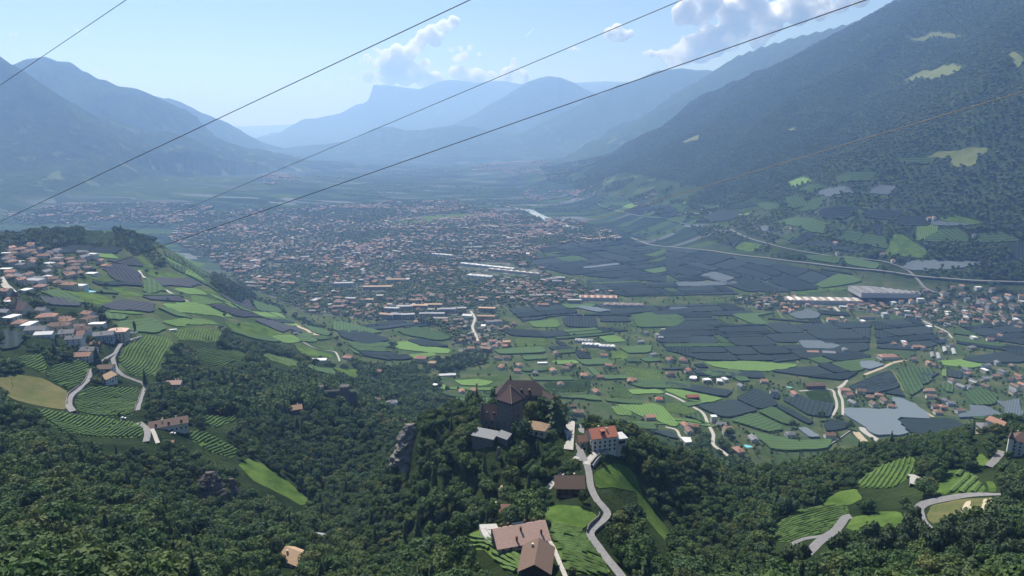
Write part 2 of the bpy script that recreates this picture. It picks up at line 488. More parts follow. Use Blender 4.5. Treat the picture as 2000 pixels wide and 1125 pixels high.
def patch_mesh(name, poly, lift, skirt, step, jitter=0.0, seed=1):
    """draped sheet over a plan polygon, its edge turned down by `skirt`"""
    rng = np.random.default_rng(seed)
    P = np.array(poly, float)
    if np.sum(P[:, 0] * np.roll(P[:, 1], -1) - np.roll(P[:, 0], -1) * P[:, 1]) < 0: P = P[::-1]
    if len(P) > 3:          # fields have no sharp corners
        Q = np.empty((2 * len(P), 2)); Q[0::2] = P * .88 + np.roll(P, -1, 0) * .12; Q[1::2] = P * .12 + np.roll(P, -1, 0) * .88; P = Q
    B = []
    for i in range(len(P)):
        a, b_ = P[i], P[(i + 1) % len(P)]
        k = max(1, int(np.hypot(*(b_ - a)) / step))
        for j in range(k): B.append(a + (b_ - a) * j / k)
    B = np.array(B); nb = len(B); B += rng.uniform(-1, 1, B.shape) * (min(1.6, step * .12) if step < 10 else step * .3)
    x0, y0 = P.min(0); x1, y1 = P.max(0)
    gx, gy = np.meshgrid(np.arange(x0, x1, step), np.arange(y0, y1, step))
    gx = gx.ravel() + rng.uniform(-.2, .2, gx.size) * step; gy = gy.ravel() + rng.uniform(-.2, .2, gy.size) * step
    ok = poly_mask(gx, gy, P)
    if ok.any(): ok &= dist_to_poly(gx, gy, P) > step * .45
    pts = np.vstack([B, np.stack([gx[ok], gy[ok]], -1)])
    ctr = P.mean(0)
    vo_, eo, fo, ov, oe, of = delaunay_2d_cdt([Vector(p - ctr) for p in pts], [(i, (i + 1) % nb) for i in range(nb)], [], 1, 1e-4)
    V = np.array([(p.x, p.y) for p in vo_]) + ctr
    z = ground(V[:, 0], V[:, 1]) + lift
    if jitter: z = z + rng.uniform(-1, 1, len(z)) * jitter
    verts = [(V[i, 0], V[i, 1], z[i]) for i in range(len(V))]
    fs = [tuple(f) for f in fo]
    if fs:   # make faces look up
        a, b_, c = (Vector(verts[k]) for k in fs[0][:3])
        if (b_ - a).cross(c - a).z < 0: fs = [f[::-1] for f in fs]
    if skirt > 0:
        cnt = {}
        for f in fs:
            for k in range(len(f)):
                e = (f[k], f[(k + 1) % len(f)]); cnt[e] = 1
        for (i, j) in list(cnt):
            if (j, i) not in cnt:
                n = len(verts)
                verts += [(verts[i][0], verts[i][1], verts[i][2] - skirt), (verts[j][0], verts[j][1], verts[j][2] - skirt)]
                fs.append((j, i, n, n + 1))
    me = bpy.data.meshes.new(name); me.from_pydata(verts, [], fs); me.update()
    return me
def row_attr(me, ang):
    n = len(me.vertices); co = np.empty(n * 3, np.float32); me.vertices.foreach_get('co', co); co = co.reshape(-1, 3)
    c, s = math.cos(ang), math.sin(ang)
    at = me.attributes.new('rows', 'FLOAT2', 'POINT')
    uv = np.stack([co[:, 0] * c + co[:, 1] * s, -co[:, 0] * s + co[:, 1] * c], -1).astype(np.float32)
    at.data.foreach_set('vector', uv.ravel())

def net_mat(name, c1, c2, spacing=4.0, rough=0.6):
    m, nt, b = new_mat(name)
    a = N(nt, 'ShaderNodeAttribute', attribute_name='rows')
    s = nt.nodes.new('ShaderNodeSeparateXYZ'); nt.links.new(a.outputs['Vector'], s.inputs[0])
    g = nt.nodes.new('ShaderNodeNewGeometry')
    w = math_n(nt, 'SINE', math_n(nt, 'MULTIPLY', s.outputs[1], 2 * math.pi / spacing))
    w01 = math_n(nt, 'ADD', math_n(nt, 'MULTIPLY', w, 0.5), 0.5)
    nz = noise_tex(nt, g.outputs['Position'], 0.05, 5, 0.6)
    oi = nt.nodes.new('ShaderNodeObjectInfo')
    f = math_n(nt, 'ADD', math_n(nt, 'MULTIPLY', math_n(nt, 'POWER', w01, 3.0), 1.3), math_n(nt, 'SUBTRACT', nz, 0.4))
    c = mixc(nt, f, c1, c2)
    c = mixc(nt, math_n(nt, 'MULTIPLY', oi.outputs['Random'], 0.45), c, tuple(min(1, x * 1.8) for x in c2))
    nt.links.new(c, b.inputs['Base Color'])
    b.inputs['Roughness'].default_value = 1.0; b.inputs['Specular IOR Level'].default_value = 0.05
    bump(nt, b, w01, 0.5, 0.8)
    return m
NET_DARK = net_mat('black_hail_net', (0.010, 0.017, 0.018), (0.027, 0.039, 0.041), 8.0)
NET_GREEN = net_mat('orchard_rows', (0.022, 0.045, 0.020), (0.058, 0.098, 0.040), 8.0)
NET_PALE = net_mat('grey_hail_net', (0.07, 0.092, 0.108), (0.11, 0.135, 0.155))
NET_SPUR = net_mat('purple_grey_hail_net', (0.022, 0.026, 0.033), (0.048, 0.053, 0.062), 7.0)
VINE_SHEET = net_mat('vine_rows', (0.045, 0.085, 0.025), (0.10, 0.17, 0.05), 5.5, 0.9)
SHEET = {'net': NET_DARK, 'orchard': NET_GREEN, 'pale': NET_PALE, 'spurnet': NET_SPUR, 'vine': VINE_SHEET}
def grass_mat(name, c1, c2, c3):
    m, nt, b = new_mat(name)
    g = nt.nodes.new('ShaderNodeNewGeometry')
    f1 = noise_tex(nt, g.outputs['Position'], 0.05, 6, 0.65); f2 = noise_tex(nt, g.outputs['Position'], 0.6, 5, 0.7)
    c = mixc(nt, ramp(nt, f1, [(0.40, (0, 0, 0)), (0.60, (1, 1, 1))]), c1, c2)
    c = mixc(nt, math_n(nt, 'MULTIPLY', ramp(nt, f2, [(0.45, (0, 0, 0)), (0.7, (1, 1, 1))]), 0.6), c, c3)
    nt.links.new(c, b.inputs['Base Color']); b.inputs['Roughness'].default_value = 1; b.inputs['Specular IOR Level'].default_value = 0
    bump(nt, b, f2, 0.8, 0.6)
    return m
GRASS = grass_mat('meadow_grass', (0.048, 0.088, 0.020), (0.095, 0.150, 0.038), (0.035, 0.066, 0.018))
GRASS_DRY = grass_mat('dry_grass', (0.125, 0.12, 0.055), (0.075, 0.095, 0.035), (0.17, 0.145, 0.075))
GRASS_PALE = grass_mat('mown_grass', (0.11, 0.14, 0.055), (0.15, 0.165, 0.075), (0.08, 0.11, 0.04))
OPEN_POLYS = []        # plan polygons that carry no trees
_seed = [0]
def plan(crop, pts): return ground_poly(px(crop, pts))
def sheet_plot(kind, crop, pts, rowdir, label, name='orchard', height=3.6, group=None):
    poly = plan(crop, pts) if crop else pts
    OPEN_POLYS.append(poly)
    P = np.array(poly); ext = max(np.ptp(P[:, 0]), np.ptp(P[:, 1]))
    _seed[0] += 1
    me = patch_mesh(name, poly, height, height + 1.5, max(6.0, ext / 16), 0.15, _seed[0])
    if rowdir is None:
        e = np.roll(P, -1, 0) - P; k = int(np.argmax(np.hypot(e[:, 0], e[:, 1]))); ang = math.atan2(e[k, 1], e[k, 0])
    else:
        q = plan(crop, rowdir); ang = math.atan2(q[1][1] - q[0][1], q[1][0] - q[0][0])
    row_attr(me, ang)
    o = link_mesh(name, me, SHEET[kind])
    tag(o, label, 'vineyard' if kind == 'vine' else 'orchard', group)
    return o
def meadow_plot(crop, pts, label, mat=None, lift=0.35, name='meadow'):
    poly = plan(crop, pts); OPEN_POLYS.append(poly)
    P = np.array(poly); ext = max(np.ptp(P[:, 0]), np.ptp(P[:, 1])); _seed[0] += 1
    me = patch_mesh(name, poly, lift, lift + 0.8, max(3.0, ext / 22), 0.05, _seed[0])
    o = link_mesh(name, me, mat or GRASS)
    return tag(o, label, 'meadow', kind='structure')
# leafy rows with real depth
vm, nt, b = new_mat('vine_leaves')
_g = nt.nodes.new('ShaderNodeNewGeometry')
f1 = noise_tex(nt, _g.outputs['Position'], 0.9, 5, 0.7); f2 = noise_tex(nt, _g.outputs['Position'], 0.05, 3)
c = mixc(nt, f1, (0.035, 0.075, 0.018), (0.095, 0.17, 0.04))
c = mixc(nt, math_n(nt, 'MULTIPLY', f2, 0.5), c, (0.11, 0.16, 0.04))
nt.links.new(c, b.inputs['Base Color']); b.inputs['Roughness'].default_value = 0.8
bump(nt, b, f1, 1.0, 0.5)
VINE = vm
def vineyard(crop, pts, rowdir, label, spacing=3.0, bend=0.0, h=1.9, wid=1.3, floor=GRASS):
    poly = plan(crop, pts); OPEN_POLYS.append(poly)
    P = np.array(poly); q = plan(crop, rowdir); ang = math.atan2(q[1][1] - q[0][1], q[1][0] - q[0][0])
    _seed[0] += 1; rng = np.random.default_rng(_seed[0])
    ctr = P.mean(0); c, s = math.cos(ang), math.sin(ang)
    ext = max(np.ptp(P[:, 0]), np.ptp(P[:, 1]))
    fl = patch_mesh('grass_floor', poly, 0.3, 1.0, max(3.0, ext / 20), 0.05, _seed[0])
    rt = empty('vineyard', (0, 0, 0)); tag(rt, label, 'vineyard')
    link_mesh('grass_floor', fl, floor, rt)
    vs = []; fs = []
    hw = ext * 0.8
    for off in np.arange(-hw, hw, spacing):
        t = np.arange(-hw, hw, 2.2)
        lx, ly = t, off + bend * t * t / ext + rng.uniform(-.15, .15, len(t))
        X = ctr[0] + lx * c - ly * s; Y = ctr[1] + lx * s + ly * c
        ins = poly_mask(X, Y, P)
        Z = ground(X, Y)
        dx = np.gradient(X); dy = np.gradient(Y); L = np.hypot(dx, dy); nx, ny = -dy / L, dx / L
        run = []
        for k in range(len(t) + 1):
            if k < len(t) and ins[k] and rng.random() > 0.012:
                run.append(k); continue
            if len(run) > 2:
                b0 = len(vs)
                for m_ in run:
                    w = wid * rng.uniform(.75, 1.25) / 2; hh = h * rng.uniform(.82, 1.15)
                    for (o_, z_) in ((-w * .8, .2), (-w, hh * .75), (0, hh), (w, hh * .75), (w * .8, .2)):
                        vs.append((X[m_] + nx[m_] * o_, Y[m_] + ny[m_] * o_, Z[m_] + z_))
                for r_ in range(len(run) - 1):
                    for e_ in range(4):
                        a = b0 + r_ * 5 + e_; fs.append((a, a + 1, a + 6, a + 5))
                fs.append((b0, b0 + 1, b0 + 2, b0 + 3)); e0 = b0 + (len(run) - 1) * 5; fs.append((e0 + 3, e0 + 2, e0 + 1, e0))
                fs.append((b0, b0 + 3, b0 + 4, b0 + 4)) if False else None
            run = []
    me = bpy.data.meshes.new('vine_rows'); me.from_pydata(vs, [], [f for f in fs if f]); me.update()
    o = link_mesh('vine_rows', me, VINE, rt); o['kind'] = 'stuff'
    return rt

# ---- vineyards with rows one can see
vineyard('D', [(250,1040),(300,985),(420,955),(500,960),(490,1020),(430,1090),(370,1112)], [(260,1050),(480,975)], 'small vineyard inside the road bend above the dry grass field', 3.2)
vineyard('G', [(410,170),(440,100),(550,75),(780,85),(762,170),(740,238),(520,240),(420,212)], [(440,180),(760,110)], 'terraced vineyard between the curving grey road and the farm track', 3.0, 0.28)
vineyard('G', [(180,195),(400,228),(620,255),(790,280),(806,360),(600,360),(450,350),(330,320),(240,245)], [(300,320),(480,255)], 'vineyard below the bend of the grey road with slanting rows', 3.0, 0.2)
vineyard('D', [(660,960),(700,870),(790,812),(950,830),(968,880),(890,970),(850,1040),(730,1040)], [(700,990),(800,850)], 'vineyard beside the village road below the tall cypress', 3.0, 0.1)
vineyard('G', [(1040,320),(1180,345),(1340,430),(1290,475),(1170,435),(1060,370)], [(1100,400),(1210,350)], 'vineyard on the slope below the long brown roofed farmhouse', 2.8)
vineyard('G', [(1120,235),(1350,232),(1300,268),(1170,300)], [(1140,290),(1260,245)], 'small yellowish vineyard in the woods behind the brown roofed farmhouse', 2.8)
vineyard('D', [(920,782),(1250,795),(1205,858),(1000,842)], [(1010,835),(1030,790)], 'vineyard on the spur with rows running downhill above the wood', 3.4)
vineyard('D', [(105,932),(235,920),(265,990),(240,1030),(130,985)], [(120,980),(220,930)], 'overgrown vineyard beside the trees below the village church', 3.2)
vineyard('D', [(1460,920),(1640,950),(1690,990),(1620,1000),(1520,960)], [(1500,930),(1560,985)], 'curved terrace vineyard in the wood below the spur', 3.2, 0.4)
vineyard('D', [(1740,870),(1860,880),(1870,905),(1790,890)], [(1760,872),(1775,890)], 'narrow strip of vines beside the white farm buildings on the spur', 3.6)
vineyard('D', [(440,478),(500,470),(640,510),(600,522),(520,505)], [(500,475),(540,510)], 'vineyard strip beside the hotel pool at the village edge', 4.0)
vineyard('I', [(570,880),(740,762),(1010,735),(1030,790),(930,895),(700,938),(600,942)], [(600,900),(980,780)], 'terraced vineyard in the loop below the hairpin road', 3.6, -0.15, 1.5, 1.3)
vineyard('I', [(1065,610),(1200,515),(1385,460),(1398,545),(1350,585),(1280,635),(1100,640)], [(1180,640),(1270,500)], 'vineyard on the ridge beside the pale concrete yard', 3.4, 0.1, 1.5)
vineyard('I', [(1580,650),(1640,545),(1720,560),(1790,640),(1760,672),(1600,680)], [(1600,670),(1700,570)], 'orchard rows beside the lane to the white manor', 6.0, 0.0, 2.6, 3.0)
vineyard('H', [(1190,835),(1300,850),(1405,885),(1440,945),(1490,1010),(1555,1120),(1310,1122),(1250,985)], [(1260,960),(1420,1000)], 'pergola vineyard between the path and the curving castle road', 2.6, 0.1, 1.8, 1.9)
vineyard('H', [(700,960),(760,900),(850,925),(1000,985),(1060,1050),(1090,1120),(980,1120),(880,1010),(760,990)], [(720,960),(900,1000)], 'pergola vineyard below the terrace wall of the pink roofed house', 2.6, 0.1, 1.8, 1.9)
vineyard('H', [(740,18),(990,8),(1000,60),(900,80),(760,60)], [(760,55),(800,15)], 'pale green vineyard behind the castle hill', 4.0)
vineyard('H', [(1170,60),(1250,40),(1440,35),(1445,80),(1400,105),(1200,100)], [(1200,95),(1440,85)], 'sunny vineyard behind the dark castle roof', 4.5)
vineyard('H', [(1560,60),(1600,55),(1680,120),(1660,140),(1540,135)], [(1560,130),(1620,70)], 'vineyard between cypresses beyond the castle', 4.0)
vineyard('E', [(1010,830),(1180,830),(1200,870),(1030,880)], [(1030,875),(1050,832)], 'vineyard with downhill rows beside the terracotta hamlet', 4.5)
vineyard('E', [(1620,990),(1830,1010),(1840,1090),(1640,1050)], [(1660,1050),(1670,1000)], 'vineyard beside the lane through the scattered houses', 4.5)
vineyard('I', [(5,167),(100,162),(188,213),(95,233),(0,212)], [(20,170),(100,230)], 'vineyard inside the bend of the white valley road', 4.0)
vineyard('I', [(772,102),(912,92),(942,163),(805,148)], [(790,110),(930,100)], 'vineyard beside the brown roofed chalet hotel', 4.0)

# ---- single orchards that stand out
SP = [
 ('spurnet', [(570,432),(700,422),(788,470),(780,533),(640,512)], 'large grey netted orchard on the spur beside the dirt track'),
 ('spurnet', [(585,402),(740,377),(808,433),(690,424)], 'grey netted orchard on the spur below the wooded hill'),
 ('spurnet', [(852,502),(1058,502),(1128,530),(1060,549),(900,545)], 'grey netted orchard below the dirt track with light row lines'),
 ('spurnet', [(217,602),(400,612),(465,654),(265,650)], 'netted orchard beside the trees below the village'),
 ('spurnet', [(555,652),(680,622),(868,642),(858,688),(640,680)], 'netted orchard at the foot of the bright meadow on the spur'),
 ('spurnet', [(1242,592),(1388,612),(1418,680),(1292,640)], 'netted orchard at the end of the dirt track'),
 ('spurnet', [(1152,643),(1300,662),(1478,722),(1350,720)], 'long netted orchard lower on the spur'),
 ('spurnet', [(1422,732),(1620,762),(1700,800),(1560,798)], 'netted orchard beside the sandy farm track on the spur'),
 ('net', [(285,332),(690,327),(650,362),(305,364)], 'dark netted orchard below the wooded hilltop houses'),
 ('net', [(0,792),(115,800),(150,848),(100,888),(0,902)], 'dark round edged orchard beside the village houses'),
 ('spurnet', [(792,602),(1008,602),(1038,628),(850,622)], 'narrow netted orchard beside the lone trees on the spur'),
 ('vine', [(962,560),(1098,556),(1165,590),(1050,588)], 'green vine plot above the lone tree on the dirt track'),
 ('vine', [(1064,596),(1108,596),(1258,638),(1074,634)], 'light green vine plot below the dirt track'),
 ('orchard', [(212,572),(330,562),(515,640),(402,638)], 'green orchard strip beside the bright meadow below the village'),
 ('orchard', [(802,502),(858,502),(938,568),(805,590)], 'green orchard strip along the dirt track'),
 ('vine', [(890,645),(1130,640),(1300,700),(1200,712),(1000,690)], 'wide light green vine terraces in the middle of the spur'),
 ('orchard', [(655,742),(860,722),(938,780),(880,808),(665,790)], 'dark green orchard behind the tall cypress'),
 ('orchard', [(570,690),(720,710),(690,735),(590,728)], 'small dark green orchard below the netted orchard'),
 ('orchard', [(1400,615),(1550,660),(1575,690),(1440,680)], 'green orchard on the rounded end of the spur'),
 ('vine', [(900,740),(1080,720),(1260,775),(1000,775)], 'vine terrace above the steep row vineyard on the spur'),
 ('orchard', [(1640,810),(1740,805),(1765,845),(1690,860)], 'small dark orchard below the sandy farm track'),
 ('orchard', [(1690,755),(1850,800),(1830,822),(1740,800)], 'orchard on the outer edge of the spur above the town'),
 ('orchard', [(430,222),(560,225),(640,262),(480,265)], 'hilltop orchard among the dark woods'),
 ('orchard', [(1690,975),(1850,1000),(1900,1050),(1760,1020)], 'orchard behind the wood above the battlemented ruin'),
]
for k, p, l in SP: sheet_plot(k, 'D', p, None, l, 'vineyard' if k == 'vine' else 'orchard', 1.3 if k == 'vine' else 2.4)
VP = [
 ('pale', 'I', [(1000,197),(1310,207),(1245,135),(1350,152),(1508,256),(1280,252),(1362,350),(1170,350),(1102,300),(1002,236)], 'large pale grey netted orchard beside the terracotta hamlet'),
 ('net', 'I', [(1292,259),(1598,256),(1690,308),(1560,343),(1376,344)], 'dark netted orchard adjoining the large pale net'),
 ('pale', 'I', [(1692,182),(1788,187),(1885,238),(1640,253),(1625,236),(1702,216)], 'small pale netted orchard below the blue grey houses'),
 ('pale', 'I', [(1852,162),(1998,157),(1998,258),(1902,224),(1842,190)], 'striped pale netted orchard beside the gravel yard'),
 ('orchard', 'I', [(1655,112),(1750,78),(1855,125),(1836,178),(1722,183)], 'dark green orchard between the houses and the parking yard'),
 ('net', 'I', [(1022,76),(1200,2),(1268,2),(1306,82),(1152,118),(1040,92)], 'blue dark netted orchard above the terracotta hamlet'),
 ('net', 'I', [(1222,112),(1302,86),(1338,133)], 'triangular netted orchard beside the hamlet'),
 ('orchard', 'I', [(1288,5),(1378,2),(1438,70),(1428,95),(1372,128),(1334,100)], 'green striped orchard left of the village lane'),
 ('net', 'I', [(1392,2),(1525,2),(1432,60)], 'wedge shaped dark orchard above the green striped orchard'),
 ('net', 'I', [(650,150),(762,128),(800,152),(942,170),(918,248),(800,238),(702,180)], 'rounded dark orchard below the brown roofed chalet hotel'),
 ('net', 'I', [(175,182),(380,148),(516,210),(470,222),(332,252),(212,206)], 'dark netted orchard above the white valley road bend'),
 ('net', 'I', [(384,142),(500,88),(560,112),(636,180),(522,204)], 'dark netted orchard below the villas'),
 ('orchard', 'I', [(352,266),(488,224),(636,290),(652,318),(572,333)], 'green orchard below the two dark netted orchards'),
 ('orchard', 'I', [(508,216),(600,188),(756,288),(662,288)], 'dark green slanting orchard strip beside the round dark orchard'),
 ('net', 'I', [(614,190),(650,182),(826,274),(792,288)], 'narrow dark slanting orchard strip'),
 ('net', 'I', [(902,262),(1008,276),(1018,308),(900,328),(884,286)], 'small dark orchard beside the big tree at the path'),
 ('pale', 'I', [(736,312),(780,307),(862,358),(802,363)], 'small pale netted patch beside the lone villa'),
 ('orchard', 'I', [(430,318),(740,382),(938,372),(900,428),(590,428),(562,400)], 'wide green orchard along the edge of the wood'),
 ('net', 'I', [(0,50),(100,62),(378,102),(332,136),(0,72)], 'long dark orchard behind the red roofed barn'),
 ('vine', 'I', [(0,78),(325,140),(250,164),(125,152),(0,100)], 'light green vine plot in front of the red roofed barn'),
 ('orchard', 'I', [(104,242),(200,222),(218,284),(152,252)], 'small orchard in the crook of the white valley road'),
 ('pale', 'E', [(1340,658),(1420,655),(1562,678),(1480,690)], 'pale white netted strip in the dark valley orchards'),
 ('pale', 'F', [(680,700),(800,672),(866,700),(850,722),(740,728)], 'pale netted orchard beside the roadside houses'),
 ('pale', 'F', [(738,848),(880,850),(978,878),(930,895),(770,892)], 'grey netted plot with a barn at its edge'),
 ('pale', 'F', [(1082,965),(1160,962),(1222,985),(1140,1010),(1090,1000)], 'small grey netted plot among dark orchards'),
 ('pale', 'F', [(60,520),(380,515),(410,530),(70,545)], 'long white netted strip beside the village'),
 ('orchard', 'F', [(360,700),(620,690),(505,710),(580,760),(480,755)], 'green wedge plot between the dark orchards'),
 ('net', 'F', [(1015,1110),(1255,1010),(1310,1105),(1220,1125)], 'dark orchard below the farm track'),
 ('orchard', 'F', [(1290,1010),(1380,1000),(1500,1005),(1480,1080),(1340,1120)], 'striped green orchard between the farm track and villas'),
 ('vine', 'F', [(200,965),(480,960),(770,980),(560,1020),(300,1000)], 'long light green vine field in front of the dark orchards'),
 ('vine', 'F', [(1520,960),(1700,945),(1860,968),(1700,1000),(1560,985)], 'bright green field below the plastic greenhouses'),
 ('orchard', 'E', [(355,790),(480,770),(680,830),(600,850),(400,815)], 'dark orchard below the row of poplars'),
 ('net', 'E', [(410,845),(520,840),(660,880),(500,880)], 'netted orchard with a grassy path behind it'),
 ('vine', 'E', [(340,855),(420,848),(660,895),(640,920),(340,890)], 'dotted vine plot beside the park trees'),
 ('net', 'E', [(20,790),(150,790),(330,840),(180,870),(50,830)], 'dark orchard at the edge of the spur'),
 ('orchard', 'E', [(0,740),(60,745),(280,800),(200,815),(0,790)], 'green orchard below the tennis courts'),
 ('net', 'E', [(930,785),(1150,790),(1180,830),(1000,820)], 'dark orchard above the hamlet vineyard'),
 ('orchard', 'E', [(890,900),(1170,880),(1190,915),(930,925)], 'green orchard beside the park wood'),
 ('net', 'E', [(1345,905),(1400,905),(1450,950),(1380,950)], 'small dark orchard beside the white workshop halls'),
 ('vine', 'E', [(1090,740),(1250,725),(1270,770),(1120,770)], 'bright green vine plot between dark orchards'),
 ('net', 'E', [(1280,715),(1470,712),(1480,775),(1300,770)], 'orchard with pale row lines beside the field path'),
 ('net', 'E', [(1490,712),(1650,714),(1665,742),(1492,742)], 'smaller orchard with pale row lines'),
 ('orchard', 'E', [(1670,720),(1740,690),(1900,690),(1970,730),(1920,770),(1700,775)], 'orchard enclosed by the curved farm road'),
 ('vine', 'E', [(670,1070),(800,1060),(900,1075),(850,1100),(720,1095)], 'bright green field below the long vineyard behind the castle'),
 ('orchard', 'E', [(1620,1065),(1990,1080),(2000,1120),(1700,1110)], 'dark green orchard at the foot of the scattered houses'),
 ('vine', 'H', [(1570,175),(1830,170),(1930,290),(1900,300),(1720,240)], 'wide pale vine field behind the white guesthouse'),
]
for k, c_, p, l in VP: sheet_plot(k, c_, p, None, l, 'vineyard' if k == 'vine' else 'orchard', 1.6 if k == 'vine' else 3.4)

# ---- the patchwork of netted orchards on the valley floor, split into plots
def clip_half(poly, p, n):
    out = []
    for i in range(len(poly)):
        a, b_ = poly[i], poly[(i + 1) % len(poly)]
        da = (a[0] - p[0]) * n[0] + (a[1] - p[1]) * n[1]; db = (b_[0] - p[0]) * n[0] + (b_[1] - p[1]) * n[1]
        if da >= 0: out.append(a)
        if (da >= 0) != (db >= 0):
            t = da / (da - db); out.append((a[0] + t * (b_[0] - a[0]), a[1] + t * (b_[1] - a[1])))
    return out
def area(poly):
    P = np.array(poly); return abs(np.sum(P[:, 0] * np.roll(P[:, 1], -1) - np.roll(P[:, 0], -1) * P[:, 1])) / 2
def split(poly, amax, rng, ang, gap=5.0):
    if len(poly) < 3: return []
    if area(poly) < amax * rng.uniform(.6, 1.5): return [poly]
    P = np.array(poly); c, s = math.cos(ang), math.sin(ang)
    a = P @ np.array([c, s]); b_ = P @ np.array([-s, c])
    if np.ptp(a) > np.ptp(b_) * 2.2: n = np.array([c, s]); lo, hi = a.min(), a.max()
    else: n = np.array([-s, c]); lo, hi = b_.min(), b_.max()
    t = lo + (hi - lo) * rng.uniform(.38, .62)
    tilt = rng.uniform(-.05, .05); n = np.array([n[0] * math.cos(tilt) - n[1] * math.sin(tilt), n[0] * math.sin(tilt) + n[1] * math.cos(tilt)])
    p = n * t + np.array([-n[1], n[0]]) * (P.mean(0) @ np.array([-n[1], n[0]]))
    g = gap * (0.5 if rng.random() < .7 else 1.3) / 2
    return split(clip_half(poly, p + n * g, n), amax, rng, ang, gap) + split(clip_half(poly, p - n * g, -n), amax, rng, ang, gap)
REG = [  # convex regions, share of dark / green / pale, plot area, what they lie beside
 ('F', [(0,330),(350,375),(700,430),(1050,490),(1100,515),(640,575),(0,560)], 9000, 'dark netted orchard plot between the highway and the village', .9, .06),
 ('E', [(1100,390),(1400,360),(1660,315),(1860,330),(1860,520),(1330,480),(1120,430)], 9000, 'dark netted orchard plot below the highway and beside the town', .9, .08),
 ('F', [(0,650),(350,640),(700,760),(1150,740),(1130,900),(700,960),(200,955),(0,900)], 6500, 'dark netted orchard plot in the middle of the valley floor', .93, .05),
 ('F', [(1160,740),(1400,720),(1560,860),(1400,900),(1180,890)], 6000, 'dark netted orchard plot among the roadside farms', .92, .08),
 ('F', [(1640,950),(2000,890),(2000,970),(1750,975)], 6000, 'dark netted orchard plot below the plastic greenhouses', .92, .08),
 ('F', [(1650,770),(2000,740),(2000,870),(1800,840)], 5000, 'dark netted orchard plot behind the roadside villas', .9, .1),
 ('E', [(980,670),(1340,640),(2000,660),(2000,700),(1650,710),(1280,705),(1060,740)], 7000, 'dark netted orchard plot beside the town edge houses', .9, .1),
 ('E', [(1830,790),(2000,790),(2000,940),(1870,900),(1800,840)], 5000, 'dark netted orchard plot beyond the small apartment houses', .95, .05),
 ('F', [(600,960),(1080,905),(1180,960),(1000,1070),(800,1050),(600,1020)], 5500, 'dark netted orchard plot below the grey netted plot', .9, .1),
]
_done = list(OPEN_POLYS)
for ri, (c_, p, amax, lab, pd, pg) in enumerate(REG):
    rng = np.random.default_rng(100 + ri)
    poly = plan(c_, p)
    e = np.array(poly[1]) - np.array(poly[0]); ang = math.atan2(e[1], e[0])
    for q in split(poly, amax, rng, ang):
        if len(q) < 3 or area(q) < 500: continue
        cx, cyy = np.mean([a for a, _ in q]), np.mean([b_ for _, b_ in q])
        if any(poly_mask(np.array([cx]), np.array([cyy]), d_)[0] for d_ in _done): continue
        r = rng.random(); kind = 'net' if r < pd else 'orchard' if r < pd + pg else 'pale'
        l = lab if kind == 'net' else lab.replace('dark netted', 'green unnetted' if kind == 'orchard' else 'pale netted')
        sheet_plot(kind, None, q, None, l, 'orchard', 3.2 + rng.uniform(-.4, .5), group=l.replace('plot', 'plots'))

# ---- meadows
for c_, p, l in [
 ('G', [(1325,510),(1390,472),(1460,500),(1540,552),(1620,612),(1740,712),(1690,742),(1600,690),(1500,640),(1400,590)], 'bright green meadow strip on the wooded slope'),
 ('H', [(1450,560),(1560,500),(1640,520),(1690,570),(1740,700),(1880,880),(1900,985),(1830,905),(1720,770),(1690,655),(1580,640),(1470,640)], 'steep bright meadow below the white guesthouse'),
 ('H', [(1090,770),(1240,735),(1380,745),(1480,795),(1405,865),(1300,848),(1190,830)], 'meadow between the farm lane and the pergola vines'),
 ('H', [(745,905),(840,850),(870,900),(830,930)], 'small lawn beside the terrace of the pink roofed house'),
 ('H', [(1020,985),(1065,975),(1075,1060),(1050,1040)], 'strip of grass between the house and the barn'),
 ('D', [(335,556),(430,562),(600,602),(670,655),(530,640)], 'bright meadow below the village hotel pool'),
 ('D', [(612,547),(700,552),(812,595),(702,598)], 'bright meadow beside the dark hedge on the spur'),
 ('D', [(752,442),(900,462),(1058,494),(900,498)], 'bright meadow above the dirt track'),
 ('D', [(1112,556),(1180,560),(1218,580),(1180,594)], 'small bright meadow by the lone tree'),
 ('D', [(865,312),(960,340),(1050,390),(1140,420),(1050,405),(920,350)], 'bright terrace strip on the crest above the town'),
 ('D', [(1242,732),(1420,742),(1600,810),(1500,828),(1300,790)], 'bright meadow on the lower spur'),
 ('D', [(1640,862),(1850,920),(1868,938),(1700,928)], 'bright meadow above the white farm buildings'),
 ('D', [(1850,992),(1998,1005),(1998,1058),(1900,1022)], 'bright meadow above the wood and the ruin'),
 ('D', [(760,375),(800,378),(870,440),(830,440)], 'bright strip between the netted orchard and the wood'),
 ('I', [(1130,795),(1200,770),(1300,770),(1362,880),(1280,885),(1180,850)], 'meadow above the conifers and below the hairpin road'),
 ('I', [(1700,470),(1760,445),(1810,490),(1770,540),(1710,515)], 'small meadow beside the manor lane'),
 ('I', [(950,915),(1020,905),(1085,910),(1040,940)], 'small bright clearing beside the lower road'),
 ('E', [(240,180),(560,145),(900,132),(990,145),(800,170),(480,195),(260,195)], 'long green racecourse beyond the town'),
 ('E', [(1545,905),(1660,900),(1640,950),(1560,960)], 'bright green lawn beside the workshop halls'),
 ('F', [(700,560),(850,545),(1050,552),(850,570),(760,588)], 'green field beside the packing hall'),
 ('F', [(1270,250),(1320,250),(1460,340),(1440,380),(1220,370)], 'pale green meadow among the slope orchards'),
 ('F', [(1520,160),(1600,140),(1760,180),(1740,195),(1600,190)], 'bright green meadow at the edge of the mountain wood'),
 ('F', [(385,330),(430,290),(540,310),(480,350)], 'green meadow between highway and slope road'),
]: meadow_plot(c_, p, l)
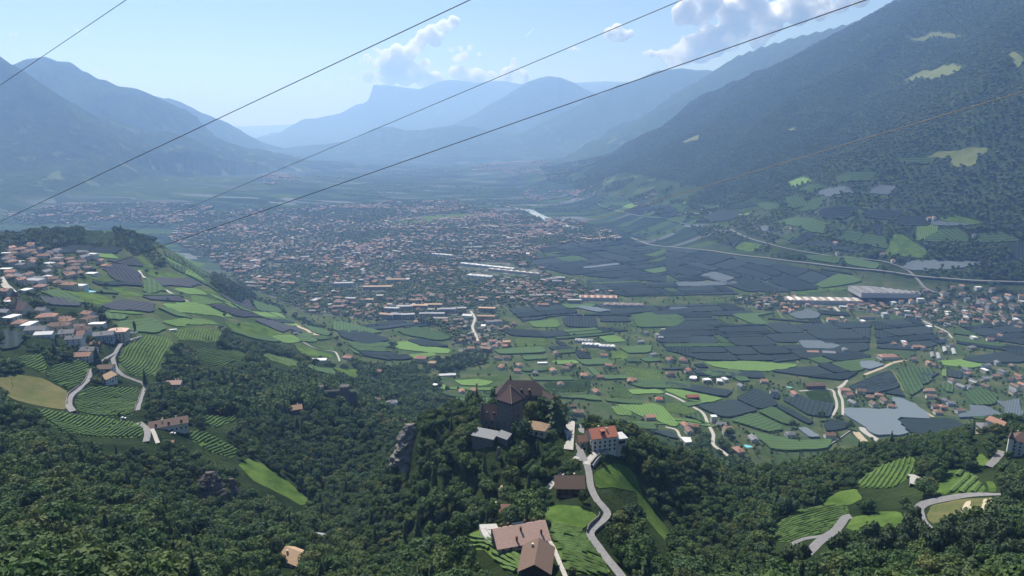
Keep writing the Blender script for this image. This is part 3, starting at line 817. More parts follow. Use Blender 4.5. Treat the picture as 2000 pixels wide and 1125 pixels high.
for c_, p, l in [
 ('G', [(0,22),(60,2),(260,32),(385,102),(372,203),(250,188),(90,150),(0,100)], 'dry yellow grass field beside the road bend'),
 ('I', [(1455,800),(1480,738),(1640,702),(1890,682),(1830,752),(1650,790),(1500,842)], 'dry grassy field inside the hairpin road'),
 ('C', [(1330,205),(1440,205),(1560,190),(1690,200),(1560,215),(1440,236)], 'high alpine clearing on the dark mountain'),
 ('C', [(1330,452),(1460,392),(1600,360),(1665,383),(1450,445)], 'sloping pale clearing in the mountain forest'),
 ('C', [(1450,885),(1530,845),(1700,825),(1800,830),(1790,865),(1740,870),(1725,930),(1580,935),(1600,885)], 'wide dry clearing above the slope orchards'),
 ('C', [(1870,275),(1950,300),(2000,330),(1965,390),(1925,325)], 'clearing high on the mountain beside the cliffs'),
 ('C', [(680,725),(720,715),(735,728),(690,738)], 'tiny clearing in the mountain forest'),
 ('C', [(70,802),(190,755),(180,785),(100,805)], 'narrow bare clearing low on the mountain'),
]: meadow_plot(c_, p, l, GRASS_DRY if c_ != 'C' else GRASS_PALE, 0.35 if c_ != 'C' else 3.0)
# pale soil terraces in the hairpin field
soil, nt, b = new_mat('bare_soil')
_g = nt.nodes.new('ShaderNodeNewGeometry')
nt.links.new(mixc(nt, noise_tex(nt, _g.outputs['Position'], 0.8, 5), (0.30, 0.26, 0.18), (0.46, 0.41, 0.31)), b.inputs['Base Color'])
for p in ([(1640,770),(1680,715),(1705,712),(1670,785)], [(1680,785),(1690,745),(1705,742),(1705,780)], [(1755,765),(1775,705),(1795,700),(1775,770)], [(1785,768),(1805,700),(1830,697),(1810,765)]):
    meadow_plot('I', p, 'strip of pale bare soil in the hairpin field', soil, 0.55, 'soil_strip')
# fields on the lower slope of the big mountain
for i, (k, p, l) in enumerate([
 ('orchard', [(600,190),(700,160),(900,190),(880,250),(760,225)], 'green orchard on the lower mountain slope above the slope road'),
 ('net', [(690,300),(780,240),(850,250),(740,310)], 'dark blue orchard strip above the slope road'),
 ('net', [(1100,130),(1180,115),(1330,125),(1280,180),(1120,165)], 'dark orchard below the mountain wood'),
 ('net', [(1300,160),(1480,140),(1480,205),(1295,205)], 'dark netted orchard beside the mountain farm'),
 ('pale', [(1480,170),(1560,185),(1720,200),(1600,208),(1490,205)], 'grey netted strip below the bright mountain meadow'),
 ('pale', [(1310,440),(1360,395),(1560,405),(1800,405),(1640,445),(1400,460)], 'long grey netted orchard below the wooded slope'),
 ('orchard', [(1450,270),(1500,245),(1570,260),(1560,300),(1460,295)], 'round dark orchard among green slopes'),
 ('orchard', [(1500,235),(1620,220),(1710,290),(1600,300)], 'brownish orchard on the lower mountain slope'),
 ('net', [(760,300),(880,290),(1140,355),(1000,350)], 'long dark orchard above the highway wood'),
 ('orchard', [(990,370),(1050,385),(1200,420),(1170,450),(1010,420)], 'green orchard beside the highway trees'),
 ('net', [(190,170),(290,120),(440,130),(380,165),(250,190)], 'dark orchard around the white mountain farm'),
 ('pale', [(100,200),(220,195),(210,215),(120,215)], 'grey netted patch beside the slope road'),
 ('pale', [(840,20),(900,0),(1030,0),(1060,25),(920,48)], 'grey domed netted orchard on the mountain slope'),
 ('net', [(850,120),(960,95),(1080,110),(1000,170),(870,165)], 'dark orchard in the wooded mountain slope'),
 ('orchard', [(500,85),(560,75),(640,110),(560,125)], 'green orchard above the white mountain farm'),
 ('orchard', [(650,60),(760,40),(800,90),(700,110)], 'green clearing orchard in the wood'),
 ('pale', [(500,225),(540,205),(600,205),(560,240)], 'pale striped plot beside the road bend'),
 ('net', [(350,305),(380,275),(420,290),(380,325)], 'small dark orchard above the highway'),
 ('net', [(1910,320),(1960,290),(2000,320),(2000,400),(1930,390)], 'dark orchard at the foot of the wooded gully'),
 ('orchard', [(780,370),(980,375),(960,420),(800,395)], 'orchard strip between highway and slope road'),
]): sheet_plot(k, 'F', p, None, l, 'orchard', 3.4)
for k, p, l in [
 ('orchard', [(1300,890),(1520,880),(1480,920),(1310,915)], 'orchard below the wide dry clearing on the mountain'),
 ('orchard', [(940,990),(1030,970),(1180,965),(1150,1010),(980,1030)], 'green orchard above the domed netted orchard'),
 ('orchard', [(720,1075),(800,1035),(890,1040),(800,1090)], 'green orchard beside the mountain farm track'),
 ('vine', [(680,1020),(760,990),(820,1015),(720,1050)], 'light green plot at the foot of the mountain wood'),
 ('pale', [(1120,1080),(1180,1035),(1290,1040),(1250,1090)], 'grey netted plot beside the domed netted orchard'),
]: sheet_plot(k, 'C', p, None, l, 'orchard', 3.4)
# ================================================================== ROADS, TRACKS, RIVER
def stone_mat(name, c1, c2, sc=0.6):
    m, nt, b = new_mat(name)
    g = nt.nodes.new('ShaderNodeNewGeometry')
    f = noise_tex(nt, g.outputs['Position'], sc, 6, 0.65)
    c = mixc(nt, ramp(nt, f, [(0.35, (0, 0, 0)), (0.65, (1, 1, 1))]), c1, c2)
    nt.links.new(c, b.inputs['Base Color']); bump(nt, b, f, 0.4, 0.3)
    return m
ASPHALT = stone_mat('light_asphalt', (0.15, 0.15, 0.155), (0.20, 0.20, 0.20), 0.4)
GRAVEL = stone_mat('pale_gravel', (0.28, 0.27, 0.25), (0.40, 0.385, 0.35), 0.7)
SAND = stone_mat('sandy_track', (0.30, 0.26, 0.18), (0.40, 0.34, 0.25), 0.5)
CONCRETE = stone_mat('pale_concrete', (0.29, 0.285, 0.27), (0.38, 0.37, 0.35), 0.3)
NOFRONT = []
ROAD_LINES = []       # (points, half width) kept free of trees
def spline(P, step):
    P = np.array(P, float)
    Q = np.vstack([2 * P[0] - P[1], P, 2 * P[-1] - P[-2]])
    out = []
    for i in range(1, len(Q) - 2):
        p0, p1, p2, p3 = Q[i - 1], Q[i], Q[i + 1], Q[i + 2]
        n = max(2, int(np.hypot(*(p2 - p1)[:2]) / step))
        for k in range(n):
            t = k / n
            out.append(0.5 * (2 * p1 + (p2 - p0) * t + (2 * p0 - 5 * p1 + 4 * p2 - p3) * t * t + (3 * p1 - p0 - 3 * p2 + p3) * t ** 3))
    out.append(P[-1])
    return np.array(out)
def road(crop, pts, w, label, mat=None, name='road', lift=0.3, step=None):
    P = np.array(plan(crop, pts))
    C = spline(P, step or max(3.0, np.hypot(*np.ptp(P, 0)) / 60))
    d = np.gradient(C, axis=0); L = np.hypot(d[:, 0], d[:, 1]) + 1e-6
    nx, ny = -d[:, 1] / L, d[:, 0] / L
    h = w / 2
    offs = (-h, -h * .5, 0, h * .5, h)
    zz = np.max([ground(C[:, 0] + nx * o, C[:, 1] + ny * o) for o in (-h, 0, h)], 0)
    zz = np.convolve(np.pad(zz, 1, mode='edge'), [.25, .5, .25], 'valid') + lift
    vs = []; fs = []
    for i in range(len(C)):
        vs.append((C[i, 0] + nx[i] * -h * 1.03, C[i, 1] + ny[i] * -h * 1.03, zz[i] - lift - 2.5))
        for o in offs: vs.append((C[i, 0] + nx[i] * o, C[i, 1] + ny[i] * o, zz[i]))
        vs.append((C[i, 0] + nx[i] * h * 1.03, C[i, 1] + ny[i] * h * 1.03, zz[i] - lift - 2.5))
    for i in range(len(C) - 1):
        for k in range(6): fs.append((i * 7 + k + 1, i * 7 + k, i * 7 + 7 + k, i * 7 + 8 + k))
    me = bpy.data.meshes.new(name); me.from_pydata(vs, [], fs); me.update()
    ROAD_LINES.append((C, h))
    return tag(link_mesh(name, me, mat or ASPHALT), label, name.replace('_', ' '), kind='structure')
road('H', [(1380,285),(1386,325),(1370,390),(1385,440),(1420,520),(1432,580),(1440,640),(1475,710),(1520,765),(1532,795),(1505,830),(1445,875),(1440,915),(1480,975),(1530,1040),(1575,1095),(1620,1150)], 4.0, 'narrow grey lane winding down from the castle')
road('H', [(1424,515),(1440,490),(1485,445),(1530,420)], 6.5, 'pale drive of the white guesthouse', CONCRETE, 'driveway', .36)
road('H', [(1338,266),(1326,295),(1312,315)], 6.0, 'pale castle forecourt', CONCRETE, 'forecourt', .36)
road('H', [(1365,465),(1320,510),(1280,555),(1225,615),(1180,670),(1130,708),(1060,745),(1030,780),(1018,812)], 3.4, 'shaded farm lane below the castle hill', GRAVEL, 'lane', .26); NOFRONT.append(len(ROAD_LINES) - 1)
road('H', [(865,860),(880,890),(905,915),(960,940),(1005,965)], 9.0, 'pale paved terrace around the pink roofed house', CONCRETE, 'terrace', .4)
road('H', [(1180,905),(1225,960),(1255,1030),(1275,1080),(1300,1140)], 2.0, 'footpath beside the barn', GRAVEL, 'footpath')
road('H', [(525,965),(560,925),(610,880),(660,840)], 2.4, 'footpath in the wood below the castle', ASPHALT, 'footpath')
road('M', [(1000,50),(900,80),(800,112),(760,160),(730,212),(692,290),(702,350),(730,420),(800,480),(900,520),(1000,560),(1050,602),(1022,680),(990,770),(960,870)], 4.2, 'lane from the village hotel down between the vineyards')
road('M', [(742,205),(660,270),(560,330)], 4.0, 'short lane to the village houses')
road('M', [(452,412),(430,480),(390,560),(330,620),(250,690),(202,760),(202,830),(245,892)], 5.0, 'curving grey road between dry field and vineyard')
road('G', [(775,276),(812,305),(824,340),(815,385)], 4.6, 'end of the grey road beside the brown roofed farmhouse')
road('G', [(835,292),(860,335),(882,392)], 3.0, 'pale farm drive beside the grey road', GRAVEL, 'driveway')
road('D', [(775,455),(800,488),(860,522),(940,572),(1000,602),(1052,628)], 4.0, 'pale dirt track across the spur', GRAVEL, 'dirt track')
road('D', [(1640,752),(1700,782),(1780,820),(1840,832)], 7.0, 'sandy farm track on the spur', SAND, 'dirt track')
road('D', [(1668,840),(1700,858),(1760,885),(1860,905),(1885,930),(1895,960)], 3.0, 'farm lane past the white farm buildings', GRAVEL, 'lane')
road('D', [(3,490),(25,530),(55,560),(75,580)], 9.0, 'bright village street', CONCRETE, 'street')
road('P', [(1232,464),(1300,482),(1400,492),(1500,505),(1600,517),(1700,528),(1790,541),(1900,550),(2010,553)], 11.0, 'pale highway along the foot of the mountain', ASPHALT, 'highway', .6)
road('P', [(1165,395),(1180,405),(1240,420),(1300,428),(1380,440),(1425,448),(1460,465),(1520,482),(1600,497),(1700,508),(1740,515),(1775,530),(1795,550),(1806,563),(1826,573)], 7.5, 'slope road coming down to the valley village', ASPHALT, 'road', .8)
road('P', [(950,398),(1000,405),(1030,412),(1060,425)], 11.0, 'pale road at the far edge of the town', GRAVEL, 'road', .8)
road('E', [(770,680),(792,720),(780,770),(800,820),(812,852)], 6.5, 'pale valley road leading out of the town', GRAVEL, 'road', .5)
road('I', [(0,110),(80,145),(160,190),(215,230),(240,290),(266,340),(268,400),(330,445),(372,478)], 5.0, 'white valley road past the scattered houses', GRAVEL, 'road', .5)
road('I', [(745,97),(915,88),(945,130),(955,185),(925,245)], 4.5, 'pale lane around the rounded dark orchard', GRAVEL, 'lane', .5)
road('I', [(1002,55),(968,95),(986,150),(990,232)], 4.6, 'pale lane beside the terracotta hamlet', GRAVEL, 'lane', .5)
road('E', [(1735,712),(1780,690),(1900,690),(1970,715),(1972,748),(1900,772),(1830,780)], 5.0, 'curved farm road around an orchard', GRAVEL, 'farm road', .5)
road('I', [(1095,300),(1112,325),(1180,370),(1255,412)], 10.0, 'pale gravel channel beside the large pale net', GRAVEL, 'gravel channel', .5)
road('I', [(1060,325),(1120,390),(1150,420)], 12.0, 'strip of bare pale ground at the edge of the wood', SAND, 'bare ground', .4)
road('I', [(1335,148),(1400,190),(1495,242)], 6.0, 'lane along the large pale net', SAND, 'lane', .5)
road('I', [(0,300),(60,315),(80,350),(110,385)], 4.0, 'lane to the small white house', GRAVEL, 'lane', .5)
road('I', [(790,1012),(860,945),(940,890),(985,838),(1000,815),(1034,800)], 5.2, 'grey road crossing below the terraced vineyard')
road('I', [(700,960),(770,930),(850,915),(930,905)], 2.6, 'footpath branching off the lower road', ASPHALT, 'footpath')
road('I', [(1465,868),(1418,795),(1418,752),(1480,724),(1640,692),(1780,676),(1910,672)], 5.6, 'grey hairpin road')
road('I', [(1800,525),(1850,472),(1875,438)], 5.0, 'lane up to the white manor')
road('I', [(1365,583),(1395,585),(1398,630)], 8.0, 'pale concrete yard on the ridge', CONCRETE, 'yard')
road('F', [(940,655),(975,690),(985,718)], 8.0, 'valley street between roadside houses', GRAVEL, 'street', .5)
road('F', [(1400,715),(1480,755),(1560,790),(1600,830)], 5.0, 'lane past the white villa', GRAVEL, 'lane', .5)
road('F', [(960,1110),(1000,1080),(1005,1060),(930,1040),(830,1020)], 5.0, 'farm lane around the chalet hotel', GRAVEL, 'lane', .5)
road('F', [(1110,1035),(1200,1000),(1270,968),(1340,955)], 7.0, 'grassy farm track between orchards', SAND, 'dirt track', .5)
for i, p in enumerate([[(255,745),(270,810)], [(480,785),(490,840)], [(390,830),(402,880)], [(228,870),(240,910)], [(715,920),(740,970)], [(730,850),(770,910)], [(620,670),(660,720),(760,735)], [(1120,790),(1135,820)], [(1260,1010),(1310,1085),(1330,1125)], [(560,505),(590,470),(610,435)], [(60,390),(90,340)], [(780,465),(785,490)], [(870,725),(900,765)], [(825,545),(835,515)]]):
    road('F', p, 5.0, 'light grassy strip between dark valley orchards', GRASS_PALE, 'grass strip', .6)
# river
wat, nt, b = new_mat('river_water')
b.inputs['Base Color'].default_value = (0.16, 0.22, 0.23, 1); b.inputs['Roughness'].default_value = 0.22
_g = nt.nodes.new('ShaderNodeNewGeometry')
f = noise_tex(nt, _g.outputs['Position'], 0.05, 7, 0.7)
nt.links.new(mixc(nt, ramp(nt, f, [(0.45, (0, 0, 0)), (0.58, (1, 1, 1))]), (0.13, 0.18, 0.18), (0.55, 0.58, 0.58)), b.inputs['Base Color'])
bump(nt, b, f, 0.4, 0.5)
road('E', [(1090,110),(1130,135),(1165,152),(1220,180),(1290,203),(1365,218)], 55.0, 'pale foaming river at the edge of the town', wat, 'river', .5)
# ================================================================== BUILDINGS
def roof_mat(name, c1, c2, tile=True):
    m, nt, b = new_mat(name)
    tc = nt.nodes.new('ShaderNodeTexCoord'); oi = nt.nodes.new('ShaderNodeObjectInfo')
    f = noise_tex(nt, tc.outputs['Object'], 2.2, 6, 0.8)
    c = mixc(nt, ramp(nt, f, [(0.35, (0, 0, 0)), (0.65, (1, 1, 1))]), c1, c2)
    hs = nt.nodes.new('ShaderNodeHueSaturation'); nt.links.new(c, hs.inputs['Color'])
    v = nt.nodes.new('ShaderNodeMapRange'); v.inputs['To Min'].default_value = 0.7; v.inputs['To Max'].default_value = 1.3
    nt.links.new(oi.outputs['Random'], v.inputs['Value']); nt.links.new(v.outputs['Result'], hs.inputs['Value'])
    nt.links.new(hs.outputs['Color'], b.inputs['Base Color'])
    w = N(nt, 'ShaderNodeTexWave', Scale=2.2); w.wave_profile = 'SIN'
    nt.links.new(tc.outputs['Object'], w.inputs['Vector'])
    if tile: bump(nt, b, w.outputs['Fac'], 0.35, 0.15)
    b.inputs['Roughness'].default_value = 0.8
    return m
RM = {'terracotta': roof_mat('terracotta_tiles', (0.20, 0.110, 0.080), (0.29, 0.170, 0.125)),
      'red': roof_mat('red_tiles', (0.27, 0.095, 0.06), (0.34, 0.14, 0.09)),
      'pink': roof_mat('faded_pink_tiles', (0.42, 0.27, 0.22), (0.64, 0.45, 0.38)),
      'brown': roof_mat('brown_tiles', (0.105, 0.07, 0.055), (0.165, 0.115, 0.09)),
      'dark brown': roof_mat('dark_shingles', (0.044, 0.034, 0.033), (0.085, 0.063, 0.058)),
      'castle': roof_mat('old_castle_tiles', (0.075, 0.050, 0.046), (0.125, 0.085, 0.075)),
      'grey': roof_mat('grey_slates', (0.11, 0.115, 0.125), (0.18, 0.185, 0.20)),
      'white': roof_mat('white_sheet_metal', (0.42, 0.43, 0.44), (0.54, 0.55, 0.56), False),
      'silver': roof_mat('weathered_sheet_metal', (0.20, 0.21, 0.225), (0.29, 0.305, 0.32), False),
      'tan': roof_mat('tan_tiles', (0.27, 0.18, 0.11), (0.38, 0.27, 0.18))}
def wall_mat(name, c):
    m, nt, b = new_mat(name)
    g = nt.nodes.new('ShaderNodeNewGeometry')
    f = noise_tex(nt, g.outputs['Position'], 0.35, 6, 0.65)
    nt.links.new(mixc(nt, f, tuple(x * .82 for x in c), tuple(min(1, x * 1.12) for x in c)), b.inputs['Base Color'])
    return m
WM = {'white': wall_mat('white_plaster', (0.58, 0.57, 0.545)), 'cream': wall_mat('cream_plaster', (0.50, 0.45, 0.36)),
      'ochre': wall_mat('ochre_plaster', (0.50, 0.37, 0.22)), 'grey': wall_mat('grey_plaster', (0.40, 0.40, 0.40)),
      'timber': wall_mat('brown_timber', (0.11, 0.065, 0.04)), 'blue grey': wall_mat('blue_grey_plaster', (0.30, 0.36, 0.44))}
GLASS, _nt, _b = new_mat('window_glass'); _b.inputs['Base Color'].default_value = (0.02, 0.024, 0.03, 1); _b.inputs['Roughness'].default_value = 0.15; _b.inputs['Specular IOR Level'].default_value = .5
FRAME, _nt, _b = new_mat('window_frame'); _b.inputs['Base Color'].default_value = (0.20, 0.13, 0.08, 1)
_cache = {}
def slot_obj(name, me, mat, parent=None):
    if len(me.materials) == 0: me.materials.append(None)
    o = bpy.data.objects.new(name, me); COL.objects.link(o)
    o.material_slots[0].link = 'OBJECT'; o.material_slots[0].material = mat
    if parent is not None: o.parent = parent
    return o
def wall_mesh(L, W, H, roof, rh, base=4.0):
    k = ('w', L, W, H, roof, rh, base)
    if k in _cache: return _cache[k]
    mb = MB(); x, y = L / 2, W / 2
    if roof == 'gable':
        mb.add([(-x, -y, -base), (x, -y, -base), (x, y, -base), (-x, y, -base), (-x, -y, H), (x, -y, H), (x, y, H), (-x, y, H), (-x, 0, H + rh), (x, 0, H + rh)],
               [(0, 1, 5, 4), (1, 2, 6, 9, 5), (2, 3, 7, 6), (3, 0, 4, 8, 7), (4, 5, 9, 8), (6, 7, 8, 9), (3, 2, 1, 0)])
    else: mb.box(-x, x, -y, y, -base, H)
    _cache[k] = mb.mesh('wall'); return _cache[k]
def roof_mesh(L, W, H, roof, rh, ov=0.8, th=0.25):
    k = ('r', L, W, H, roof, rh, ov, th)
    if k in _cache: return _cache[k]
    x, y = L / 2 + ov, W / 2 + ov; e = H - rh * ov / (W / 2) if roof != 'flat' else H
    mb = MB(); t = th; dz = 0.06
    if roof == 'gable':
        A = [(-x, -y, e), (x, -y, e), (x, 0, H + rh), (-x, 0, H + rh), (-x, y, e), (x, y, e)]
        mb.add([(a, b_, c + dz) for a, b_, c in A] + [(a, b_, c + dz + t) for a, b_, c in A],
               [(6, 7, 8, 9), (9, 8, 11, 10), (3, 2, 1, 0), (4, 5, 2, 3), (0, 1, 7, 6), (5, 4, 10, 11), (1, 2, 8, 7), (2, 5, 11, 8), (3, 0, 6, 9), (4, 3, 9, 10)])
    elif roof == 'hip':
        r = max(L / 2 - W / 2 * .9, 0.05)
        A = [(-x, -y, e), (x, -y, e), (x, y, e), (-x, y, e), (-r, 0, H + rh), (r, 0, H + rh)]
        mb.add([(a, b_, c + dz + t) for a, b_, c in A] + [(a, b_, c + dz) for a, b_, c in A[:4]],
               [(0, 1, 5, 4), (1, 2, 5), (2, 3, 4, 5), (3, 0, 4), (6, 7, 1, 0), (7, 8, 2, 1), (8, 9, 3, 2), (9, 6, 0, 3), (9, 8, 7, 6)])
    else:
        mb.box(-x + ov * .7, x - ov * .7, -y + ov * .7, y - ov * .7, H + .03, H + .45)
    _cache[k] = mb.mesh('roof'); return _cache[k]
CH = MB().box(-.4, .4, -.4, .4, -1.2, 1.1).box(-.5, .5, -.5, .5, 1.1, 1.25).mesh('chimney')
WIN = MB().box(-.55, .55, -.06, .06, -.7, .7).mesh('window')
WFR = MB().box(-.68, -.55, -.09, .09, -.83, .83).box(.55, .68, -.09, .09, -.83, .83).box(-.55, .55, -.09, .09, .7, .83).box(-.6, .6, -.16, .12, -.83, -.7).mesh('frame')
DOOR = MB().box(-.6, .6, -.07, .07, 0, 2.2).mesh('door')
HOUSES = []           # (x, y, radius) kept free of trees
def house(x, y, rot, L, W, H, roof, rh, rc, wc, label, cat='house', name='house', group=None, detail=1, z=None, ov=0.8, chim=1, dormers=0):
    L, W, H, rh = round(L), round(W), round(H * 2) / 2, round(rh * 2) / 2
    c, s = math.cos(rot), math.sin(rot)
    cx = np.array([x + c * a * L / 2 - s * b_ * W / 2 for a in (-1, 0, 1) for b_ in (-1, 0, 1)])
    cyy = np.array([y + s * a * L / 2 + c * b_ * W / 2 for a in (-1, 0, 1) for b_ in (-1, 0, 1)])
    if z is None: z = float(np.mean(ground(cx, cyy)))
    o = empty(name, (x, y, z), rot); tag(o, label, cat, group)
    slot_obj('wall', wall_mesh(L, W, H, roof, rh), WM[wc] if wc in WM else wc, o)
    r = slot_obj('roof', roof_mesh(L, W, H, roof, rh, ov), RM[rc], o)
    HOUSES.append((x, y, math.hypot(L, W) / 2))
    rng = random.Random(int(x * 7 + y * 13))
    if chim and roof != 'flat':
        for k in range(chim):
            ch = slot_obj('chimney', CH, WM['cream'] if wc != 'grey' else WM['grey'], r)
            px_ = rng.uniform(-.3, .3) * L; py_ = rng.choice((-1, 1)) * W * rng.uniform(.1, .25)
            ch.location = (px_, py_, H + rh * (1 - abs(py_) / (W / 2)) + .6)
    for k in range(dormers):
        dm = slot_obj('dormer', _dormer(), RM[rc], r)
        dm.location = ((k + .5) / dormers * L - L / 2, -W * .25, H + rh * .5)
    if detail >= 1:
        floors = max(1, int(H // 2.8)); 
        for side in ((0, -1),) if detail == 1 else ((0, -1), (-1, 0), (1, 0), (0, 1)):
            ln = L if side[0] == 0 else W
            n = max(2, int(ln / 3.4)) if detail > 1 else max(2, min(3, int(ln / 4)))
            for f_ in range(floors):
                for k in range(n):
                    w = slot_obj('window', WIN, GLASS, o)
                    t = (k + .5) / n * ln - ln / 2; zz = 1.6 + f_ * 2.8
                    if side[0] == 0: w.location = (t, side[1] * (W / 2 + .02), zz); w.rotation_euler = (0, 0, 0 if side[1] < 0 else math.pi)
                    else: w.location = (side[0] * (L / 2 + .02), t, zz); w.rotation_euler = (0, 0, math.pi / 2 * side[0])
                    if detail > 2: slot_obj('frame', WFR, FRAME, w)
        if detail > 1:
            d = slot_obj('door', DOOR, WM['timber'], o); d.location = (L * .08, -W / 2 - .03, 0.05)
    return o
def _dormer():
    if 'dorm' not in _cache:
        _cache['dorm'] = MB().add([(-.9, -1.6, -.6), (.9, -1.6, -.6), (.9, -1.6, .5), (-.9, -1.6, .5), (0, -1.6, 1.3), (-.9, 1.5, .5), (.9, 1.5, .5), (0, 1.8, 1.3)],
              [(0, 1, 2, 4, 3), (3, 4, 7, 5), (4, 2, 6, 7), (1, 6, 2), (0, 3, 5)]).mesh('dormer')
    return _cache['dorm']
def spot(crop, a, b_, lift=4.0):
    (u, v), = px(crop, [(a, b_)])
    return hit(u, v, lift)[0]
_rr = random.Random(11)
def auto(crop, lst, where, group, detail=1, big=1.0):
    """lst: (a, b, roof colour, wall colour, shape)"""
    for it in lst:
        a, b_, rc = it[0], it[1], it[2]
        p = spot(crop, a, b_)
        wc = it[3] if len(it) > 3 else _rr.choice(['white', 'white', 'cream'])
        L = _rr.choice([12, 14, 16]) * big; W = _rr.choice([9, 10, 11]) * big; H = _rr.choice([5.5, 6.0, 7.0])
        shp = it[4] if len(it) > 4 else _rr.choice(['gable', 'gable', 'hip'])
        if rc == 'white': shp = 'flat' if len(it) < 5 else it[4]
        lab = '%s house with %s %s roof %s' % (wc, rc, {'gable': 'gabled', 'hip': 'hipped', 'flat': 'flat'}[shp], where)
        house(p[0], p[1], _rr.choice([0, math.pi / 2]) + _rr.uniform(-.35, .35), L, W, H, shp, 2.5 if shp != 'flat' else 0, rc, wc, lab, group='%s %s %s' % (rc, shp, group), detail=detail)

T, B_, G_, W_ = 'terracotta', 'brown', 'grey', 'white'
auto('E', [(80,940,T),(250,1020,T),(720,845,T),(770,890,T),(830,830,T),(890,850,T),(930,860,T),(845,868,T),(800,855,B_),(760,835,B_),(905,880,T),(960,875,T)], 'in the hamlet where the valley road leaves the town', 'houses in the town end hamlet')
auto('E', [(920,940,B_),(970,940,B_),(940,990,T),(1040,980,T),(1030,1012,T),(1245,915,T),(1320,980,T),(1230,1012,T),(1420,1042,B_),(1490,1045,T),(1515,925,T),(1400,900,B_),(1540,985,T),(1670,1065,T),(1130,1028,G_),(1300,1000,B_)], 'between vineyards beyond the castle', 'scattered houses beyond the castle')
auto('E', [(1720,850,G_,'grey','flat'),(1750,800,G_,'grey','flat'),(1830,830,G_,'grey','flat'),(1790,922,G_,'white','flat'),(1880,945,T),(1950,950,T),(1980,1012,T),(1880,1030,T),(1810,812,G_,'grey','flat')], 'along the white valley road', 'houses on the white valley road')
auto('E', [(840,765,W_),(890,770,B_),(930,742,B_),(1010,750,T),(970,770,T),(860,740,G_)], 'beside the orchards at the edge of the town', 'town edge houses')
auto('H', [(240,150,B_),(330,162,G_),(720,100,T),(790,100,T),(1470,100,T),(1400,10,T),(1660,42,T),(1820,142,'red'),(1770,245,T),(1980,292,T),(1970,375,W_),(1372,218,B_),(570,68,W_),(1270,60,B_)], 'in the vineyards behind the castle hill', 'houses behind the castle hill', 2)
auto('I', [(160,298,T),(110,292,T),(120,372,W_),(310,282,G_),(350,306,T),(405,432,T,'cream'),(490,362,G_),(340,325,B_),(130,320,B_)], 'at the bend of the white valley road', 'houses at the valley road bend', 2)
auto('I', [(695,336,G_),(915,346,T),(420,72,G_),(605,100,G_),(720,112,T),(550,40,T),(300,40,W_),(230,38,W_),(150,25,W_)], 'set among the striped orchards', 'villas among the orchards', 1)
auto('I', [(1020,120,T),(1090,100,T),(1045,160,G_),(1140,130,T),(1160,168,B_),(1190,120,T),(1222,150,B_),(1260,182,T),(1000,95,T)], 'in the hamlet above the large pale net', 'hamlet above the pale net', 1)
auto('I', [(1500,180,T),(1590,165,G_,'blue grey'),(1640,205,B_),(1470,92,T),(1480,126,B_),(1600,40,B_),(1650,72,G_),(1720,45,G_),(1780,26,G_),(1960,30,T),(1940,102,G_),(1790,296,G_),(1860,290,T),(1520,212,T),(1700,75,G_),(1560,150,G_),(1545,185,T)], 'in the loose row of villas beside the orchards', 'villa row beside the orchards', 1)
auto('F', [(700,222,T),(950,300,T),(310,232,G_),(510,165,T),(1470,160,T),(1500,156,T),(1720,250,B_),(1270,396,T),(960,356,B_),(1210,362,T),(280,225,G_),(340,235,G_),(250,130,G_),(200,270,B_)], 'on the lower slope above the highway', 'farms on the lower slope')
auto('F', [(660,682,'red'),(700,676,'red'),(1010,732,B_),(1100,738,W_),(1270,862,T),(1340,872,T),(1330,852,W_),(1390,882,T),(1470,766,W_),(1380,946,T),(1470,970,T),(1000,896,G_),(1720,826,W_),(1810,836,T),(1870,820,T),(1710,882,G_),(1500,980,B_),(1430,885,T),(1540,800,B_),(1550,835,G_),(1590,870,B_)], 'beside the dark orchards on the valley floor', 'valley floor houses')
auto('F', [(1780,1012,W_),(1720,1076,W_),(1840,1042,T),(1970,1042,T),(1880,1015,G_),(1920,1060,B_),(130,1012,'red'),(100,956,T),(20,952,T),(160,1052,W_),(230,1066,W_),(330,1060,W_),(30,1032,B_)], 'in the gardens below the valley orchards', 'garden villas')
# ---- villages filled in
def fill(poly_pix, n, spacing, where, group, seed, roofs, detail=1, sizes=(12, 14, 16, 18)):
    rng = random.Random(seed); poly = ground_poly(poly_pix)
    P = np.array(poly); placed = [h for h in HOUSES]
    got = 0
    for _ in range(n * 40):
        if got >= n: break
        x = rng.uniform(P[:, 0].min(), P[:, 0].max()); y = rng.uniform(P[:, 1].min(), P[:, 1].max())
        if not poly_mask(np.array([x]), np.array([y]), poly)[0]: continue
        if any((x - a) ** 2 + (y - b_) ** 2 < (spacing + (r - 8) * .5) ** 2 for a, b_, r in HOUSES): continue
        if any(np.min(np.hypot(C[:, 0] - x, C[:, 1] - y)) < h + 8 for C, h in ROAD_LINES): continue
        rc = rng.choice(roofs); wc = rng.choice(['white', 'white', 'cream', 'cream', 'grey'] if rc != 'white' else ['white'])
        shp = 'flat' if rc == 'white' else rng.choice(['gable', 'gable', 'hip'])
        lab = '%s house with %s %s roof %s' % (wc, rc, {'gable': 'gabled', 'hip': 'hipped', 'flat': 'flat'}[shp], where)
        house(x, y, rng.choice([0, math.pi / 2]) + rng.uniform(-.4, .4), rng.choice(sizes), rng.choice([9, 10, 12]), rng.choice([5.5, 6.5, 8.5]), shp, 2.5 if shp != 'flat' else 0, rc, wc, lab, group='%s %s %s %s' % (wc, rc, shp, group), detail=detail)
        got += 1
